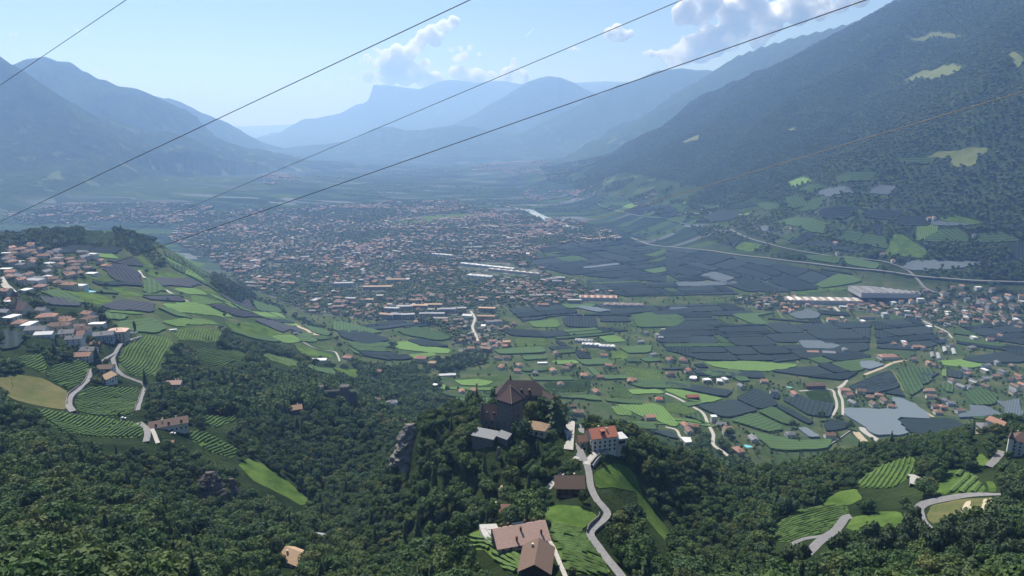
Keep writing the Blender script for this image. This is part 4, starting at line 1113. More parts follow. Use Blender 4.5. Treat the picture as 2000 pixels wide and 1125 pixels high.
# ================================================================== CASTLE AND SINGLE BUILDINGS
STONE = stone_mat('castle_stone', (0.12, 0.112, 0.108), (0.21, 0.198, 0.188), 0.9)
_nt = STONE.node_tree; _b = _nt.nodes['Principled BSDF']
_br = N(_nt, 'ShaderNodeTexBrick', Scale=0.9); _tc = _nt.nodes.new('ShaderNodeTexCoord')
_mp = N(_nt, 'ShaderNodeMapping'); _mp.inputs['Rotation'].default_value = (R(90), 0, 0)
_nt.links.new(_tc.outputs['Object'], _mp.inputs['Vector']); _nt.links.new(_mp.outputs['Vector'], _br.inputs['Vector'])
_br.inputs['Color1'].default_value = (1, 1, 1, 1); _br.inputs['Color2'].default_value = (.72, .72, .72, 1); _br.inputs['Mortar'].default_value = (.5, .5, .5, 1)
_old = _b.inputs['Base Color'].links[0].from_socket
_nt.links.new(mixc(_nt, 1.0, _old, _br.outputs['Color'], 'MULTIPLY'), _b.inputs['Base Color'])
WM['stone'] = STONE
DARK, _nt, _b = new_mat('dark_opening'); _b.inputs['Base Color'].default_value = (0.012, 0.012, 0.014, 1)
def keep(x, y, r): HOUSES.append((x, y, r))
# ---- keep of the castle
A_ = 12.2; TH = R(-39)
ex = np.array([math.cos(TH), math.sin(TH)]); ey = np.array([-math.sin(TH), math.cos(TH)])
pc = hit(999, 849)[0]; Dc = math.hypot(pc[0], pc[1])
ctr = pc[:2] - ex * A_ / 2 + ey * A_ / 2
ztop = pix_d(999, 787, Dc)[2]; zap = pix_d(996, 752, math.hypot(*ctr))[2]
z0 = pc[2] - 6
t = empty('castle_keep', (ctr[0], ctr[1], z0), TH); tag(t, 'massive square stone castle keep with a brown pyramid roof', 'castle tower')
Ht = ztop - z0; h = A_ / 2
MB().box(-h, h, -h, h, -4, Ht).build('wall', STONE, t)
for k in range(5):
    s_ = -h + (k + .5) * A_ / 5
    for (x, y, sx, sy) in ((s_, -h - .02, .55, .05), (h + .02, s_, .05, .55), (s_, h + .02, .55, .05), (-h - .02, s_, .05, .55)):
        o = MB().box(-sx, sx, -sy, sy, -.75, .75).build('window', DARK, t); o.location = (x, y, Ht - 1.6)
for (x, y, zz) in ((0, -h - .02, Ht * .45), (h + .02, 1, Ht * .6)):
    o = MB().box(-.25, .25, -.25, .25, -.8, .8).build('arrow_slit', DARK, t); o.location = (x, y, zz)
e_ = h + .9; rz_ = zap - z0
rf = MB().add([(-e_, -e_, Ht - .3), (e_, -e_, Ht - .3), (e_, e_, Ht - .3), (-e_, e_, Ht - .3), (0, 0, rz_)], [(0, 1, 4), (1, 2, 4), (2, 3, 4), (3, 0, 4), (3, 2, 1, 0)]).build('roof', RM['castle'], t)
for sx, sy in ((-1, -1), (1, -1), (1, 1), (-1, 1)):
    MB().tube([(sx * e_, sy * e_, Ht - .2), (0, 0, rz_ + .1)], .18, 5).build('ridge_cap', RM['pink'], rf)
MB().tube([(0, 0, rz_), (0, 0, rz_ + 1.8)], [.12, .03], 6).build('finial', RM['grey'], rf)
keep(ctr[0], ctr[1], 8)
# ---- great hall behind the keep
Dh = 452
xr, yr, ze = pix_d(1060, 771, Dh); zr = pix_d(1025, 743, Dh + 8)[2]
zb = float(ground(xr, yr))
hall = empty('castle_hall', (xr - 16, yr + 8, zb - 4), R(-4)); tag(hall, 'large castle hall with a steep dark hipped roof behind the keep', 'castle')
Hh = ze - zb + 4; Rh = zr - zb + 4
poly = [(-16, -7.5), (15.5, -7.5), (17, 5), (12, 9), (-13, 8.5), (-17, 3)]
MB().prism(poly, -4, Hh).build('wall', STONE, hall)
q = [(x * 1.05, y * 1.1, Hh - .2) for x, y in poly]
rf = MB().add(q + [(-9, .5, Rh), (10.5, .5, Rh + .3)], [(0, 1, 7, 6), (1, 2, 7), (2, 3, 7), (3, 4, 6, 7), (4, 5, 6), (5, 0, 6), (5, 4, 3, 2, 1, 0)]).build('roof', RM['dark brown'], hall)
for x in (-4, 1.5, 7):
    d = MB().add([(-.8, -1.4, -.8), (.8, -1.4, -.8), (.8, -1.4, .5), (-.8, -1.4, .5), (0, -1.4, 1.2), (-.8, 1.6, .5), (.8, 1.6, .5), (0, 2.2, 1.2)], [(0, 1, 2, 4, 3), (3, 4, 7, 5), (4, 2, 6, 7), (1, 6, 2), (0, 3, 5)]).build('dormer', RM['brown'], rf)
    d.location = (x, -5.2, Hh + (Rh - Hh) * .32)
    w = MB().box(-.5, .5, -.05, .05, -.5, .5).build('window', DARK, d); w.location = (0, -1.45, -.1)
MB().add([(-.9, -.9, 0), (.9, -.9, 0), (.9, .9, 0), (-.9, .9, 0), (0, 0, 4.8)], [(0, 1, 4), (1, 2, 4), (2, 3, 4), (3, 0, 4), (3, 2, 1, 0)]).build('spire', RM['dark brown'], rf).location = (-7, 2.5, Rh - .8)
for k in range(6):
    o = MB().box(-.5, .5, -.06, .06, -.9, .9).build('window', DARK, hall); o.location = (-13 + k * 5, -7.52, Hh - 3)
keep(xr - 16, yr + 8, 17)
# lower wing at the right end
xw, yw, zw = pix_d(1066, 790, 450)
house(xw + 1, yw + 2, R(-55), 14, 8, 10, 'gable', 4, 'dark brown', 'stone', 'tall stone wing with a dark roof at the end of the castle hall', 'castle', 'castle_wing', z=float(ground(xw, yw)) - 1, detail=1, chim=0)
# ---- residential wing left of the keep with a steep roof and stepped gable
p = hit(957, 838)[0]
w = empty('castle_house', (p[0] + .5, p[1] + 6, p[2] - 2), R(-14)); tag(w, 'old castle house with steep red brown roof and stepped gable beside the keep', 'castle')
MB().add([(-6, -5, -4), (6, -5, -4), (6, 5, -4), (-6, 5, -4), (-6, -5, 9), (6, -5, 9), (6, 5, 9), (-6, 5, 9), (-6, 0, 17), (6, 0, 17)], [(0, 1, 5, 4), (1, 2, 6, 9, 5), (2, 3, 7, 6), (3, 0, 4, 8, 7), (4, 5, 9, 8), (6, 7, 8, 9)]).build('wall', STONE, w)
MB().add([(-6.1, -5.7, 8.2), (6.3, -5.7, 8.2), (6.3, 0, 17.3), (-6.1, 0, 17.3), (-6.1, 5.7, 8.2), (6.3, 5.7, 8.2)], [(0, 1, 2, 3), (3, 2, 5, 4)]).build('roof', RM['castle'], w)
st = MB()
for k in range(6):
    y0 = -5.4 + k * .9; st.box(-6.6, -6.02, y0, -y0, 8.6 + k * 1.5, 10.3 + k * 1.5)
st.build('stepped_gable', STONE, w)
for x, y, zz in ((-2, -5.03, 6), (2, -5.03, 6), (-4, -5.03, 2.5), (0, -5.03, 2.5)):
    MB().box(-.45, .45, -.05, .05, -.7, .7).build('window', DARK, w).location = (x, y, zz)
for x in (-1.5, 3): 
    d = MB().box(-.6, .6, -.9, .9, -.5, .6).build('dormer', RM['dark brown'], w); d.location = (x, -3.4, 12.4)
keep(p[0], p[1] + 6, 8)
# ---- grey metal roofed sheds at its foot
for (u, v, L, Wd, rot, hh, lab) in ((948, 848, 15, 8, -24, 5, 'grey sheet metal shed roof at the foot of the castle house'), (985, 851, 8, 5, -38, 4, 'small grey sheet metal roof leaning against the keep')):
    p = hit(u, v, hh)[0]
    s_ = empty('lean_to_shed', (p[0], p[1], p[2]), R(rot)); tag(s_, lab, 'shed')
    MB().box(-L / 2, L / 2, -Wd / 2, Wd / 2, -5, hh - .6).build('wall', STONE, s_)
    MB().add([(-L / 2 - .6, -Wd / 2 - .6, hh - .5), (L / 2 + .6, -Wd / 2 - .6, hh - .5), (L / 2 + .6, Wd / 2, hh + 1.8), (-L / 2 - .6, Wd / 2, hh + 1.8), (-L / 2 - .6, -Wd / 2 - .6, hh - .3), (L / 2 + .6, -Wd / 2 - .6, hh - .3), (L / 2 + .6, Wd / 2, hh + 2), (-L / 2 - .6, Wd / 2, hh + 2)],
             [(3, 2, 1, 0), (4, 5, 6, 7), (0, 1, 5, 4), (1, 2, 6, 5), (2, 3, 7, 6), (3, 0, 4, 7)]).build('roof', RM['silver'], s_)
    keep(p[0], p[1], 8)
def special(crop, a, b_, lift, rot, L, Wd, H, shp, rh, rc, wc, label, name, cat='house', **kw):
    p = spot(crop, a, b_, lift)
    return house(p[0], p[1], R(rot), L, Wd, H, shp, rh, rc, wc, label, cat, name, **kw), p
special('J', 845, 630, 5, -20, 14, 10, 4.5, 'hip', 3, 'tan', 'cream', 'low outbuilding with a tan hipped roof beside the keep', 'castle_outbuilding', detail=2, chim=0)
# ---- white guesthouse
gh, p = special('J', 1570, 700, 11, 16, 17, 12, 10.5, 'gable', 4, 'red', 'white', 'white three storey guesthouse with a red tiled roof by the castle lane', 'guesthouse', 'guesthouse', detail=3, chim=2, dormers=0)
an = MB().box(8.6, 15, -6.5, 2, -4, 8).build('side_wing', WM['cream'], gh)
MB().box(8.0, 15.8, -7.2, 2.6, 8.03, 8.4).build('flat_roof', RM['white'], an)
MB().box(9.5, 14, -6.6, -6.45, 4.6, 6.8).build('balcony_opening', DARK, an)
MB().box(9.2, 14.3, -7.5, -6.55, 4.1, 4.4).build('balcony', CONCRETE, an)
dr = MB().box(-1.4, 1.4, -2, 1.2, -1, 1.3).build('dormer', RM['red'], gh); dr.location = (-1, -3, 13)
MB().box(-1.1, 1.1, -.05, .05, -.6, .6).build('window', DARK, dr).location = (0, -2.05, .2)
special('J', 1380, 790, 4, 14, 9, 6, 4.5, 'gable', 2.5, 'terracotta', 'cream', 'small gatehouse with terracotta roof beside the guesthouse', 'gatehouse', detail=2, chim=0)
special('H', 1340, 180, 3, 10, 10, 7, 4, 'gable', 2, 'brown', 'stone', 'small gate building at the castle forecourt', 'gate_building', detail=1, chim=0)
# parasols on the guesthouse terrace
canv, _nt, _b = new_mat('white_canvas'); _b.inputs['Base Color'].default_value = (0.82, 0.82, 0.80, 1); _b.inputs['Roughness'].default_value = .9
def parasol(x, y, z, rad, lab, grp):
    o = empty('parasol', (x, y, z)); tag(o, lab, 'parasol', grp)
    MB().tube([(0, 0, 0), (0, 0, 3)], .05, 6).build('pole', WM['timber'], o)
    n = 8; vs = [(rad * math.cos(2 * math.pi * k / n), rad * math.sin(2 * math.pi * k / n), 2.5) for k in range(n)]
    vs2 = [(v[0], v[1], 2.3) for v in vs]
    MB().add(vs + [(0, 0, 3.2)] + vs2, [(k, (k + 1) % n, n) for k in range(n)] + [(n + 1 + k, n + 1 + (k + 1) % n, (k + 1) % n, k) for k in range(n)]).build('canopy', canv, o)
for a, b_ in ((1440, 600), (1490, 596), (1530, 575), (1425, 632), (1470, 625), (1520, 610)):
    p = spot('J', a, b_, 3); parasol(p[0], p[1], p[2] + .2, 2.6, 'white parasol on the terrace behind the guesthouse', 'parasols of the guesthouse'); keep(p[0], p[1], 2.5)
# ---- farm below the castle
ph, p = special('K', 650, 742, 8, 17, 23, 14, 6.0, 'gable', 4.5, 'pink', 'white', 'farmhouse with a broad faded pink tiled roof in the foreground', 'farmhouse', detail=3, chim=0, ov=1.3)
for k, (x, y) in enumerate(((-8, 1.5), (-5, 1.3), (3, 1.2), (7.5, 1.4), (0, -2.5), (9, -5), (-3, -6))):
    c_ = slot_obj('chimney', CH, WM['timber'], ph); c_.location = (x, y, 6 + 4.5 * (1 - abs(y) / 7.5) + .7)
MB().box(-3, 3.5, .8, 2.2, 10.2, 10.6).build('skylight', GLASS, ph)
MB().box(-11.6, -11.52, -6, 4, 0, 5.5).build('timber_cladding', WM['timber'], ph)
special('H', 1138, 1010, 6, 82, 17, 12, 4.5, 'gable', 3.5, 'brown', 'timber', 'dark timber barn with a brown gabled roof below the farmhouse', 'barn', 'barn', detail=1, chim=1, ov=1.1)
bh, p = special('K', 1210, 235, 6, -1, 15, 11, 6, 'gable', 4, 'brown', 'timber', 'dark farmhouse with a plain brown roof by the castle lane', 'farmhouse', detail=2, chim=1, ov=1.2)
MB().box(-5, 2, -9, -5.6, 1.5, 1.7).build('terrace', WM['timber'], bh)
special('K', 435, 540, 4, 3, 11, 8, 4, 'gable', 3, 'terracotta', 'cream', 'small cottage with a weathered terracotta roof below the castle wood', 'cottage', detail=2)
special('G', 1650, 1015, 6, -28, 13, 11, 6, 'gable', 3.5, 'tan', 'white', 'white house with a pale brown roof alone in the wood', 'house', detail=3, chim=1)
_p = spot('G', 1650, 1015, 6)
for _k in (10, 18): keep(_p[0] * (1 - _k / math.hypot(_p[0], _p[1])), _p[1] * (1 - _k / math.hypot(_p[0], _p[1])), 5)
special('G', 1745, 1050, 2, -20, 4, 4, 2.5, 'gable', 1, 'grey', 'timber', 'small grey garden hut beside the lone white house', 'garden_hut', 'hut', detail=0, chim=0)
special('G', 1778, 905, 3, -12, 8, 6, 3, 'gable', 1, 'silver', 'timber', 'grey roofed shed in the wood above the lone white house', 'shed', 'shed', detail=0, chim=0)
lf, p = special('G', 940, 262, 6, 27, 28, 12, 5.5, 'gable', 3.5, 'brown', 'white', 'long brown roofed farmhouse at the end of the grey road', 'farmhouse', detail=3, chim=3, dormers=3)
special('G', 955, 375, 3, 5, 4, 4, 2.5, 'gable', 1, 'terracotta', 'timber', 'tiny red roofed hut in the vines below the farmhouse', 'hut', 'hut', detail=0, chim=0)
special('M', 1375, 560, 6, 5, 15, 10, 6, 'gable', 2.5, 'pink', 'cream', 'house with a pale pink roof at the edge of the wood', 'house', detail=2, chim=2)
special('G', 1645, 190, 5, 22, 14, 11, 5, 'gable', 3, 'tan', 'timber', 'chalet with a weathered brown roof below the ruined castle', 'chalet', detail=2)
special('M', 610, 380, 6, 8, 14, 10, 6, 'gable', 2.5, 'brown', 'white', 'white house with a brown roof and skylights beside the village lane', 'house', detail=2)
special('M', 610, 490, 6, 80, 14, 12, 6, 'gable', 3, 'tan', 'white', 'white house with a tan gable facing the vineyard', 'house', detail=2)
special('M', 350, 245, 6, 8, 17, 11, 6, 'gable', 2.5, 'terracotta', 'white', 'white house with an orange roof above the road bend', 'house', detail=2)
special('M', 420, 180, 6, 4, 14, 11, 6, 'gable', 2.5, 'grey', 'white', 'white house with a grey roof behind the orange roofed one', 'house', detail=2)
special('M', 495, 110, 4, 10, 9, 6, 3.5, 'gable', 1.5, 'terracotta', 'timber', 'small orange roofed shelter beside the village lawn', 'shelter', 'shelter', detail=0)
hp, p = special('L', 1310, 825, 11, 12, 20, 14, 11, 'hip', 3, 'pink', 'cream', 'cream village hotel with a pink hipped roof beside the tall cypress', 'hotel', 'hotel', detail=2)
special('L', 1160, 870, 8, 18, 20, 12, 8, 'gable', 3, 'grey', 'blue grey', 'blue grey modern house with glazed balconies beside the village hotel', 'house', detail=2)
special('L', 900, 330, 7, -8, 16, 12, 8, 'flat', 0, 'white', 'white', 'white flat roofed spa hotel beside its pool', 'hotel', 'hotel', detail=2)
special('L', 770, 310, 9, -8, 20, 12, 9, 'hip', 3, 'terracotta', 'cream', 'hotel block with terracotta roof beside the spa hotel', 'hotel', 'hotel', detail=2)
special('L', 380, 260, 8, -12, 28, 14, 8, 'flat', 0, 'silver', 'white', 'long building with a pale blue metal roof in the village', 'village_hall', 'hall', detail=1)
special('L', 500, 860, 5, 10, 17, 10, 5, 'gable', 2, 'white', 'white', 'house with a white sheet metal roof among dark slates', 'house', detail=1)
special('L', 410, 810, 6, 8, 20, 11, 6, 'gable', 3, 'grey', 'white', 'house with a wide dark slate roof below the church', 'house', detail=1)
special('L', 1080, 740, 6, 4, 18, 9, 5, 'flat', 0, 'white', 'white', 'white flat roofed hall behind the village hotel', 'hall', detail=1)
special('L', 520, 660, 7, 15, 20, 14, 7, 'hip', 3, 'terracotta', 'cream', 'broad house with a terracotta hipped roof below the church', 'house', detail=1)
special('L', 640, 770, 7, 12, 24, 12, 7, 'hip', 3, 'brown', 'cream', 'broad house with a brown hipped roof in the village centre', 'house', detail=1)
special('L', 870, 865, 6, 14, 14, 11, 6, 'gable', 3, 'terracotta', 'white', 'white village house with orange gable roof above the lane', 'house', detail=2)
special('L', 750, 850, 6, 10, 15, 10, 6, 'gable', 3, 'grey', 'white', 'white village house with a slate gable roof above the lane', 'house', detail=2)
# ---- village church
p = hit(30, 612)[0]
ch = empty('church', (p[0], p[1] + 3, p[2]), R(-28)); tag(ch, 'village church with a tall stone bell tower and steep brown roof', 'church')
MB().add([(2, -6, -4), (26, -6, -4), (26, 6, -4), (2, 6, -4), (2, -6, 8), (26, -6, 8), (26, 6, 8), (2, 6, 8), (2, 0, 16), (26, 0, 16)], [(0, 1, 5, 4), (1, 2, 6, 9, 5), (2, 3, 7, 6), (3, 0, 4, 8, 7), (4, 5, 9, 8), (6, 7, 8, 9)]).build('nave', WM['cream'], ch)
MB().add([(1.5, -6.7, 7.4), (26.6, -6.7, 7.4), (26.6, 0, 16.5), (1.5, 0, 16.5), (1.5, 6.7, 7.4), (26.6, 6.7, 7.4)], [(0, 1, 2, 3), (3, 2, 5, 4)]).build('roof', RM['brown'], ch)
tw = MB().box(-3.2, 3.2, -3.2, 3.2, -4, 21).build('bell_tower', WM['ochre'], ch)
MB().add([(-3.5, -3.5, 21), (3.5, -3.5, 21), (3.5, 3.5, 21), (-3.5, 3.5, 21), (0, 0, 29)], [(0, 1, 4), (1, 2, 4), (2, 3, 4), (3, 0, 4), (3, 2, 1, 0)]).build('spire', RM['dark brown'], tw)
for sx, sy in ((0, -3.23), (3.23, 0)): MB().box(-.7 if sx == 0 else -.05, .7 if sx == 0 else .05, -.05 if sx == 0 else -.7, .05 if sx == 0 else .7, 16.5, 19.5).build('belfry_opening', DARK, tw).location = (sx, sy, 0)
for k in range(4): MB().box(-.5, .5, -.05, .05, 2, 6).build('window', GLASS, ch).location = (7 + k * 5, -6.04, 0)
keep(p[0] + 10, p[1] + 3, 16)
# ---- battlemented ruin in the wood
def battlement(mb, x0, x1, y0, y1, z0, z1, horiz=True):
    mb.box(x0, x1, y0, y1, z0, z1); n = max(2, int((x1 - x0) / 2)) 
    for k in range(n):
        a = x0 + (k + .2) * (x1 - x0) / n; mb.box(a, a + .6 * (x1 - x0) / n, y0, y1, z1 + .004, z1 + 1.3)
p = spot('G', 1850, 130, 0)
ru = empty('ruined_castle', (p[0], p[1], p[2]), R(8)); tag(ru, 'dark battlemented stone castle with two towers in the wood', 'castle')
sc_ = math.hypot(p[0], p[1]) / 1333 * .35 * 1.1
for nm, a0, a1, h0, dy in (('tower', -75, -38, 13, 7), ('curtain_wall', -36, 44, 7, 2), ('tower', 46, 92, 12, 8), ('curtain_wall', 94, 130, 5, 2)):
    mb = MB(); battlement(mb, a0 * sc_, a1 * sc_, -dy / 2, dy / 2, -8, h0); mb.build(nm, STONE, ru)
keep(p[0], p[1], 9)
# ---- white manor on the right
mn, p = special('I', 1990, 390, 8, -30, 14, 12, 12, 'hip', 5, 'brown', 'white', 'white manor with a steep brown hipped roof on the ridge', 'manor', detail=2)
tt = MB().box(-9.5, -6.5, -8, -4.5, -6, 13).build('corner_tower', WM['white'], mn)
MB().add([(-9.9, -8.4, 13), (-6.1, -8.4, 13), (-6.1, -4.1, 13), (-9.9, -4.1, 13), (-8, -6.2, 19)], [(0, 1, 4), (1, 2, 4), (2, 3, 4), (3, 0, 4), (3, 2, 1, 0)]).build('spire', RM['brown'], tt)
special('I', 150, 130, 4, 6, 22, 10, 6, 'gable', 3, 'red', 'timber', 'long barn with a bright red roof beside the white valley road', 'barn', 'barn', detail=1, chim=0)
special('I', 268, 245, 8, 5, 9, 8, 11, 'flat', 0, 'white', 'white', 'tall white narrow house at the valley road', 'house', detail=2)
special('I', 830, 65, 6, 4, 38, 14, 8, 'gable', 4, 'brown', 'timber', 'large brown roofed chalet hotel among the orchards', 'hotel', 'hotel', detail=1)
special('E', 490, 945, 9, -5, 22, 16, 12, 'hip', 4, 'terracotta', 'cream', 'large cream hotel with a terracotta hipped roof beside the park wood', 'hotel', 'hotel', detail=2)
special('E', 555, 970, 8, -5, 14, 14, 10, 'flat', 0, 'tan', 'ochre', 'ochre flat roofed annex beside the large cream hotel', 'annex', 'annex', detail=2)
special('E', 640, 1032, 3, 8, 32, 10, 3, 'flat', 0, 'white', 'grey', 'long low building with a white flat roof behind the castle hill', 'hall', 'hall', detail=0)
special('E', 1170, 966, 3, 3, 20, 7, 3, 'flat', 0, 'white', 'grey', 'low white roofed shed among the scattered houses', 'shed', 'shed', detail=0)
special('E', 900, 738, 6, 10, 40, 16, 8, 'flat', 0, 'grey', 'grey', 'long grey block beside the valley road', 'block', 'building', detail=1)
special('E', 750, 705, 7, -12, 26, 18, 9, 'flat', 0, 'white', 'white', 'white cubic hall beside the valley road', 'hall', 'hall', detail=1)
special('E', 970, 852, 9, 5, 18, 14, 11, 'flat', 0, 'tan', 'ochre', 'ochre apartment house at the end of the hamlet', 'apartment_house', 'apartment house', detail=1)
special('F', 1240, 930, 6, 6, 40, 18, 7, 'hip', 4, 'terracotta', 'white', 'large farm building with a terracotta hipped roof beside the greenhouses', 'farm_building', 'farm', detail=1)
special('F', 930, 725, 6, -8, 26, 16, 7, 'hip', 4, 'terracotta', 'white', 'large terracotta roofed house beside the valley street', 'house', detail=1)
special('F', 910, 910, 4, -10, 26, 14, 5, 'gable', 3, 'silver', 'grey', 'barn with pale sheet roof at the edge of the grey net', 'barn', 'barn', detail=0, chim=0)
special('F', 820, 906, 3, -5, 24, 10, 4, 'gable', 2, 'terracotta', 'white', 'low terracotta shed beside the grey net', 'shed', 'shed', detail=0, chim=0)
special('F', 1120, 712, 5, 4, 46, 12, 6, 'flat', 0, 'brown', 'grey', 'long grey row building beside the valley street', 'row_building', 'building', detail=1)
special('F', 1222, 700, 8, 4, 14, 12, 13, 'flat', 0, 'white', 'white', 'white tower block end at the valley street', 'tower_house', 'building', detail=1)
special('D', 1780, 950, 4, 5, 26, 12, 4, 'flat', 0, 'white', 'white', 'white farm buildings below the spur meadow', 'farm_building', 'farm', detail=0)
special('D', 1940, 930, 6, -15, 18, 13, 6, 'hip', 4, 'terracotta', 'white', 'terracotta roofed farmhouse at the end of the spur lane', 'farmhouse', detail=1)
special('D', 965, 782, 3, 20, 9, 4, 3, 'flat', 0, 'white', 'white', 'small white roofed hut in the spur vineyards', 'hut', 'hut', detail=0)
special('D', 1645, 800, 3, 10, 10, 7, 3, 'gable', 2, 'grey', 'timber', 'hut at the sandy farm track on the spur', 'hut', 'hut', detail=0, chim=0)
# halls in the valley
def hall_row(crop, a, b_, L, Wd, H, rot, lab, rc, n=8, name='packing_hall', strip='white'):
    p = spot(crop, a, b_, H)
    o = empty(name, tuple(p), R(rot)); tag(o, lab, 'hall')
    MB().box(-L / 2, L / 2, -Wd / 2, Wd / 2, -4, H).build('wall', WM['grey'], o)
    r = MB().box(-L / 2 - .4, L / 2 + .4, -Wd / 2 - .4, Wd / 2 + .4, H + .01, H + .6).build('roof', RM[rc], o)
    for k in range(n):
        x = -L / 2 + (k + .5) * L / n
        MB().add([(x - L / n * .3, -Wd * .42, H + .62), (x + L / n * .3, -Wd * .42, H + .62), (x + L / n * .3, Wd * .42, H + .62), (x - L / n * .3, Wd * .42, H + .62), (x, -Wd * .42, H + 2.2), (x, Wd * .42, H + 2.2)],
                 [(0, 4, 5, 3), (4, 1, 2, 5), (0, 1, 4), (2, 3, 5)]).build('rooflight', RM[strip], r)
    HOUSES.append((p[0], p[1], L / 2))
hall_row('F', 880, 612, 210, 45, 10, -4, 'long fruit packing hall with white roof lights', 'tan', 9)
hall_row('F', 1220, 560, 170, 90, 10, -3, 'wide fruit hall roofed with dark solar panels', 'grey', 10, 'packing_hall', 'grey')
hall_row('E', 1400, 840, 40, 16, 6, -12, 'workshop hall with a blue grey sheet roof', 'silver', 5, 'workshop_hall', 'silver')
hall_row('E', 1440, 862, 40, 14, 6, -8, 'workshop hall with a white roof beside the blue grey one', 'white', 4, 'workshop_hall')
hall_row('E', 1530, 872, 36, 16, 6, -8, 'second white roofed workshop hall', 'white', 4, 'workshop_hall')
hall_row('E', 1480, 598, 110, 30, 9, -4, 'factory hall with a pinkish roof at the town edge', 'pink', 6, 'factory_hall', 'terracotta')
hall_row('E', 1620, 640, 110, 26, 8, -4, 'dark roofed long hall at the town edge', 'brown', 5, 'factory_hall', 'grey')
hall_row('E', 820, 480, 90, 26, 9, -22, 'white roofed railway yard hall', 'white', 6, 'railway_hall')
hall_row('E', 860, 425, 220, 18, 8, -28, 'long white platform roof of the railway station', 'white', 9, 'station_roof')
hall_row('E', 610, 362, 90, 16, 9, -25, 'white roofed long shed in the town', 'white', 4, 'shed_hall')
hall_row('E', 1010, 455, 200, 14, 7, -26, 'second long platform roof beside the station', 'tan', 8, 'station_roof')
# plastic greenhouses
for k, (a, b_) in enumerate(((1490, 918), (1525, 925), (1560, 890), (1610, 900))):
    p = spot('F', a, b_, 3); o = empty('greenhouse', tuple(p), R(62)); tag(o, 'pale plastic greenhouse tunnel beside the large farm building', 'greenhouse', 'plastic greenhouse tunnels')
    mb = MB(); vs = []; L, rad, n = 46, 4.5, 8
    for x in (-L / 2, L / 2):
        for i in range(n + 1): t_ = math.pi * i / n; vs.append((x, rad * math.cos(t_), 3.6 * math.sin(t_)))
    mb.add(vs, [(i, i + 1, n + 2 + i, n + 1 + i) for i in range(n)]); mb.build('cover', RM['silver'], o, True)
    for x in (-L / 2, L / 2): MB().add([(x, rad * math.cos(math.pi * i / n), 3.6 * math.sin(math.pi * i / n)) for i in range(n + 1)], [tuple(range(n + 1))]).build('end_panel', RM['white'], o)
    HOUSES.append((p[0], p[1], 20))
# pools
pool, nt, b = new_mat('pool_water'); b.inputs['Base Color'].default_value = (0.10, 0.50, 0.58, 1); b.inputs['Roughness'].default_value = .1
for c_, a, b_, L, Wd, lab in (('I', 452, 406, 13, 7, 'kidney shaped turquoise pool beside the cream villa'), ('L', 985, 398, 22, 9, 'turquoise pool of the spa hotel'), ('F', 1450, 818, 10, 5, 'turquoise pool beside the white villa'), ('F', 690, 1105, 9, 5, 'turquoise pool in the villa garden')):
    p = spot(c_, a, b_, 0); o = empty('swimming_pool', (p[0], p[1], p[2] + .5), R(-15)); tag(o, lab, 'swimming pool')
    ring = [(L / 2 * math.cos(t_) * (1 + .12 * math.cos(2 * t_)), Wd / 2 * math.sin(t_)) for t_ in np.linspace(0, 2 * math.pi, 24, endpoint=False)]
    MB().prism([(x * 1.18, y * 1.25) for x, y in ring], -2, .1).build('deck', CONCRETE, o); MB().prism(ring, -.1, .14).build('water', pool, o)
    keep(p[0], p[1], L / 2 + 2)
# retaining walls
def wall(crop, pts, h, th, lab, mat=STONE, base=2.5):
    C = spline(plan(crop, pts), 3.0); d = np.gradient(C, axis=0); L = np.hypot(d[:, 0], d[:, 1]) + 1e-6
    nx, ny = -d[:, 1] / L * th / 2, d[:, 0] / L * th / 2; z = ground(C[:, 0], C[:, 1])
    vs = []; fs = []
    for i in range(len(C)):
        vs += [(C[i, 0] - nx[i], C[i, 1] - ny[i], z[i] - base), (C[i, 0] - nx[i], C[i, 1] - ny[i], z[i] + h), (C[i, 0] + nx[i], C[i, 1] + ny[i], z[i] + h), (C[i, 0] + nx[i], C[i, 1] + ny[i], z[i] - base)]
    for i in range(len(C) - 1):
        for k in range(3): fs.append((i * 4 + k, i * 4 + k + 1, i * 4 + 5 + k, i * 4 + 4 + k))
    n = (len(C) - 1) * 4; fs += [(3, 2, 1, 0), (n, n + 1, n + 2, n + 3)]
    o = MB(); o.v = vs; o.f = fs; o = o.build('retaining_wall', mat); tag(o, lab, 'wall'); return o
wall('M', [(425,420),(400,490),(350,580),(300,610),(220,670),(178,740),(178,800)], 2.0, .7, 'dark stone wall on the uphill side of the curving grey road')
wall('M', [(985,75),(930,100),(860,120),(815,150)], 2.5, .6, 'terrace wall below the village hotel drive')
wall('M', [(1015,640),(980,740),(945,830),(930,880)], 1.8, .6, 'stone wall along the farm track beside the vineyard')
wall('H', [(1488,790),(1480,815),(1430,860),(1420,890)], 2.2, .5, 'stone wall inside the bend of the castle lane')
wall('H', [(1440,520),(1475,480),(1520,440),(1590,415)], 3.0, .6, 'retaining wall below the drive of the guesthouse')
wall('H', [(855,880),(890,925),(960,950),(1000,985),(1005,1000)], 2.2, .5, 'curved terrace wall below the pink roofed farmhouse', CONCRETE)
wall('I', [(890,415),(960,372),(1030,322)], 2.0, 1.0, 'straight pale channel wall at the edge of the wood', CONCRETE)
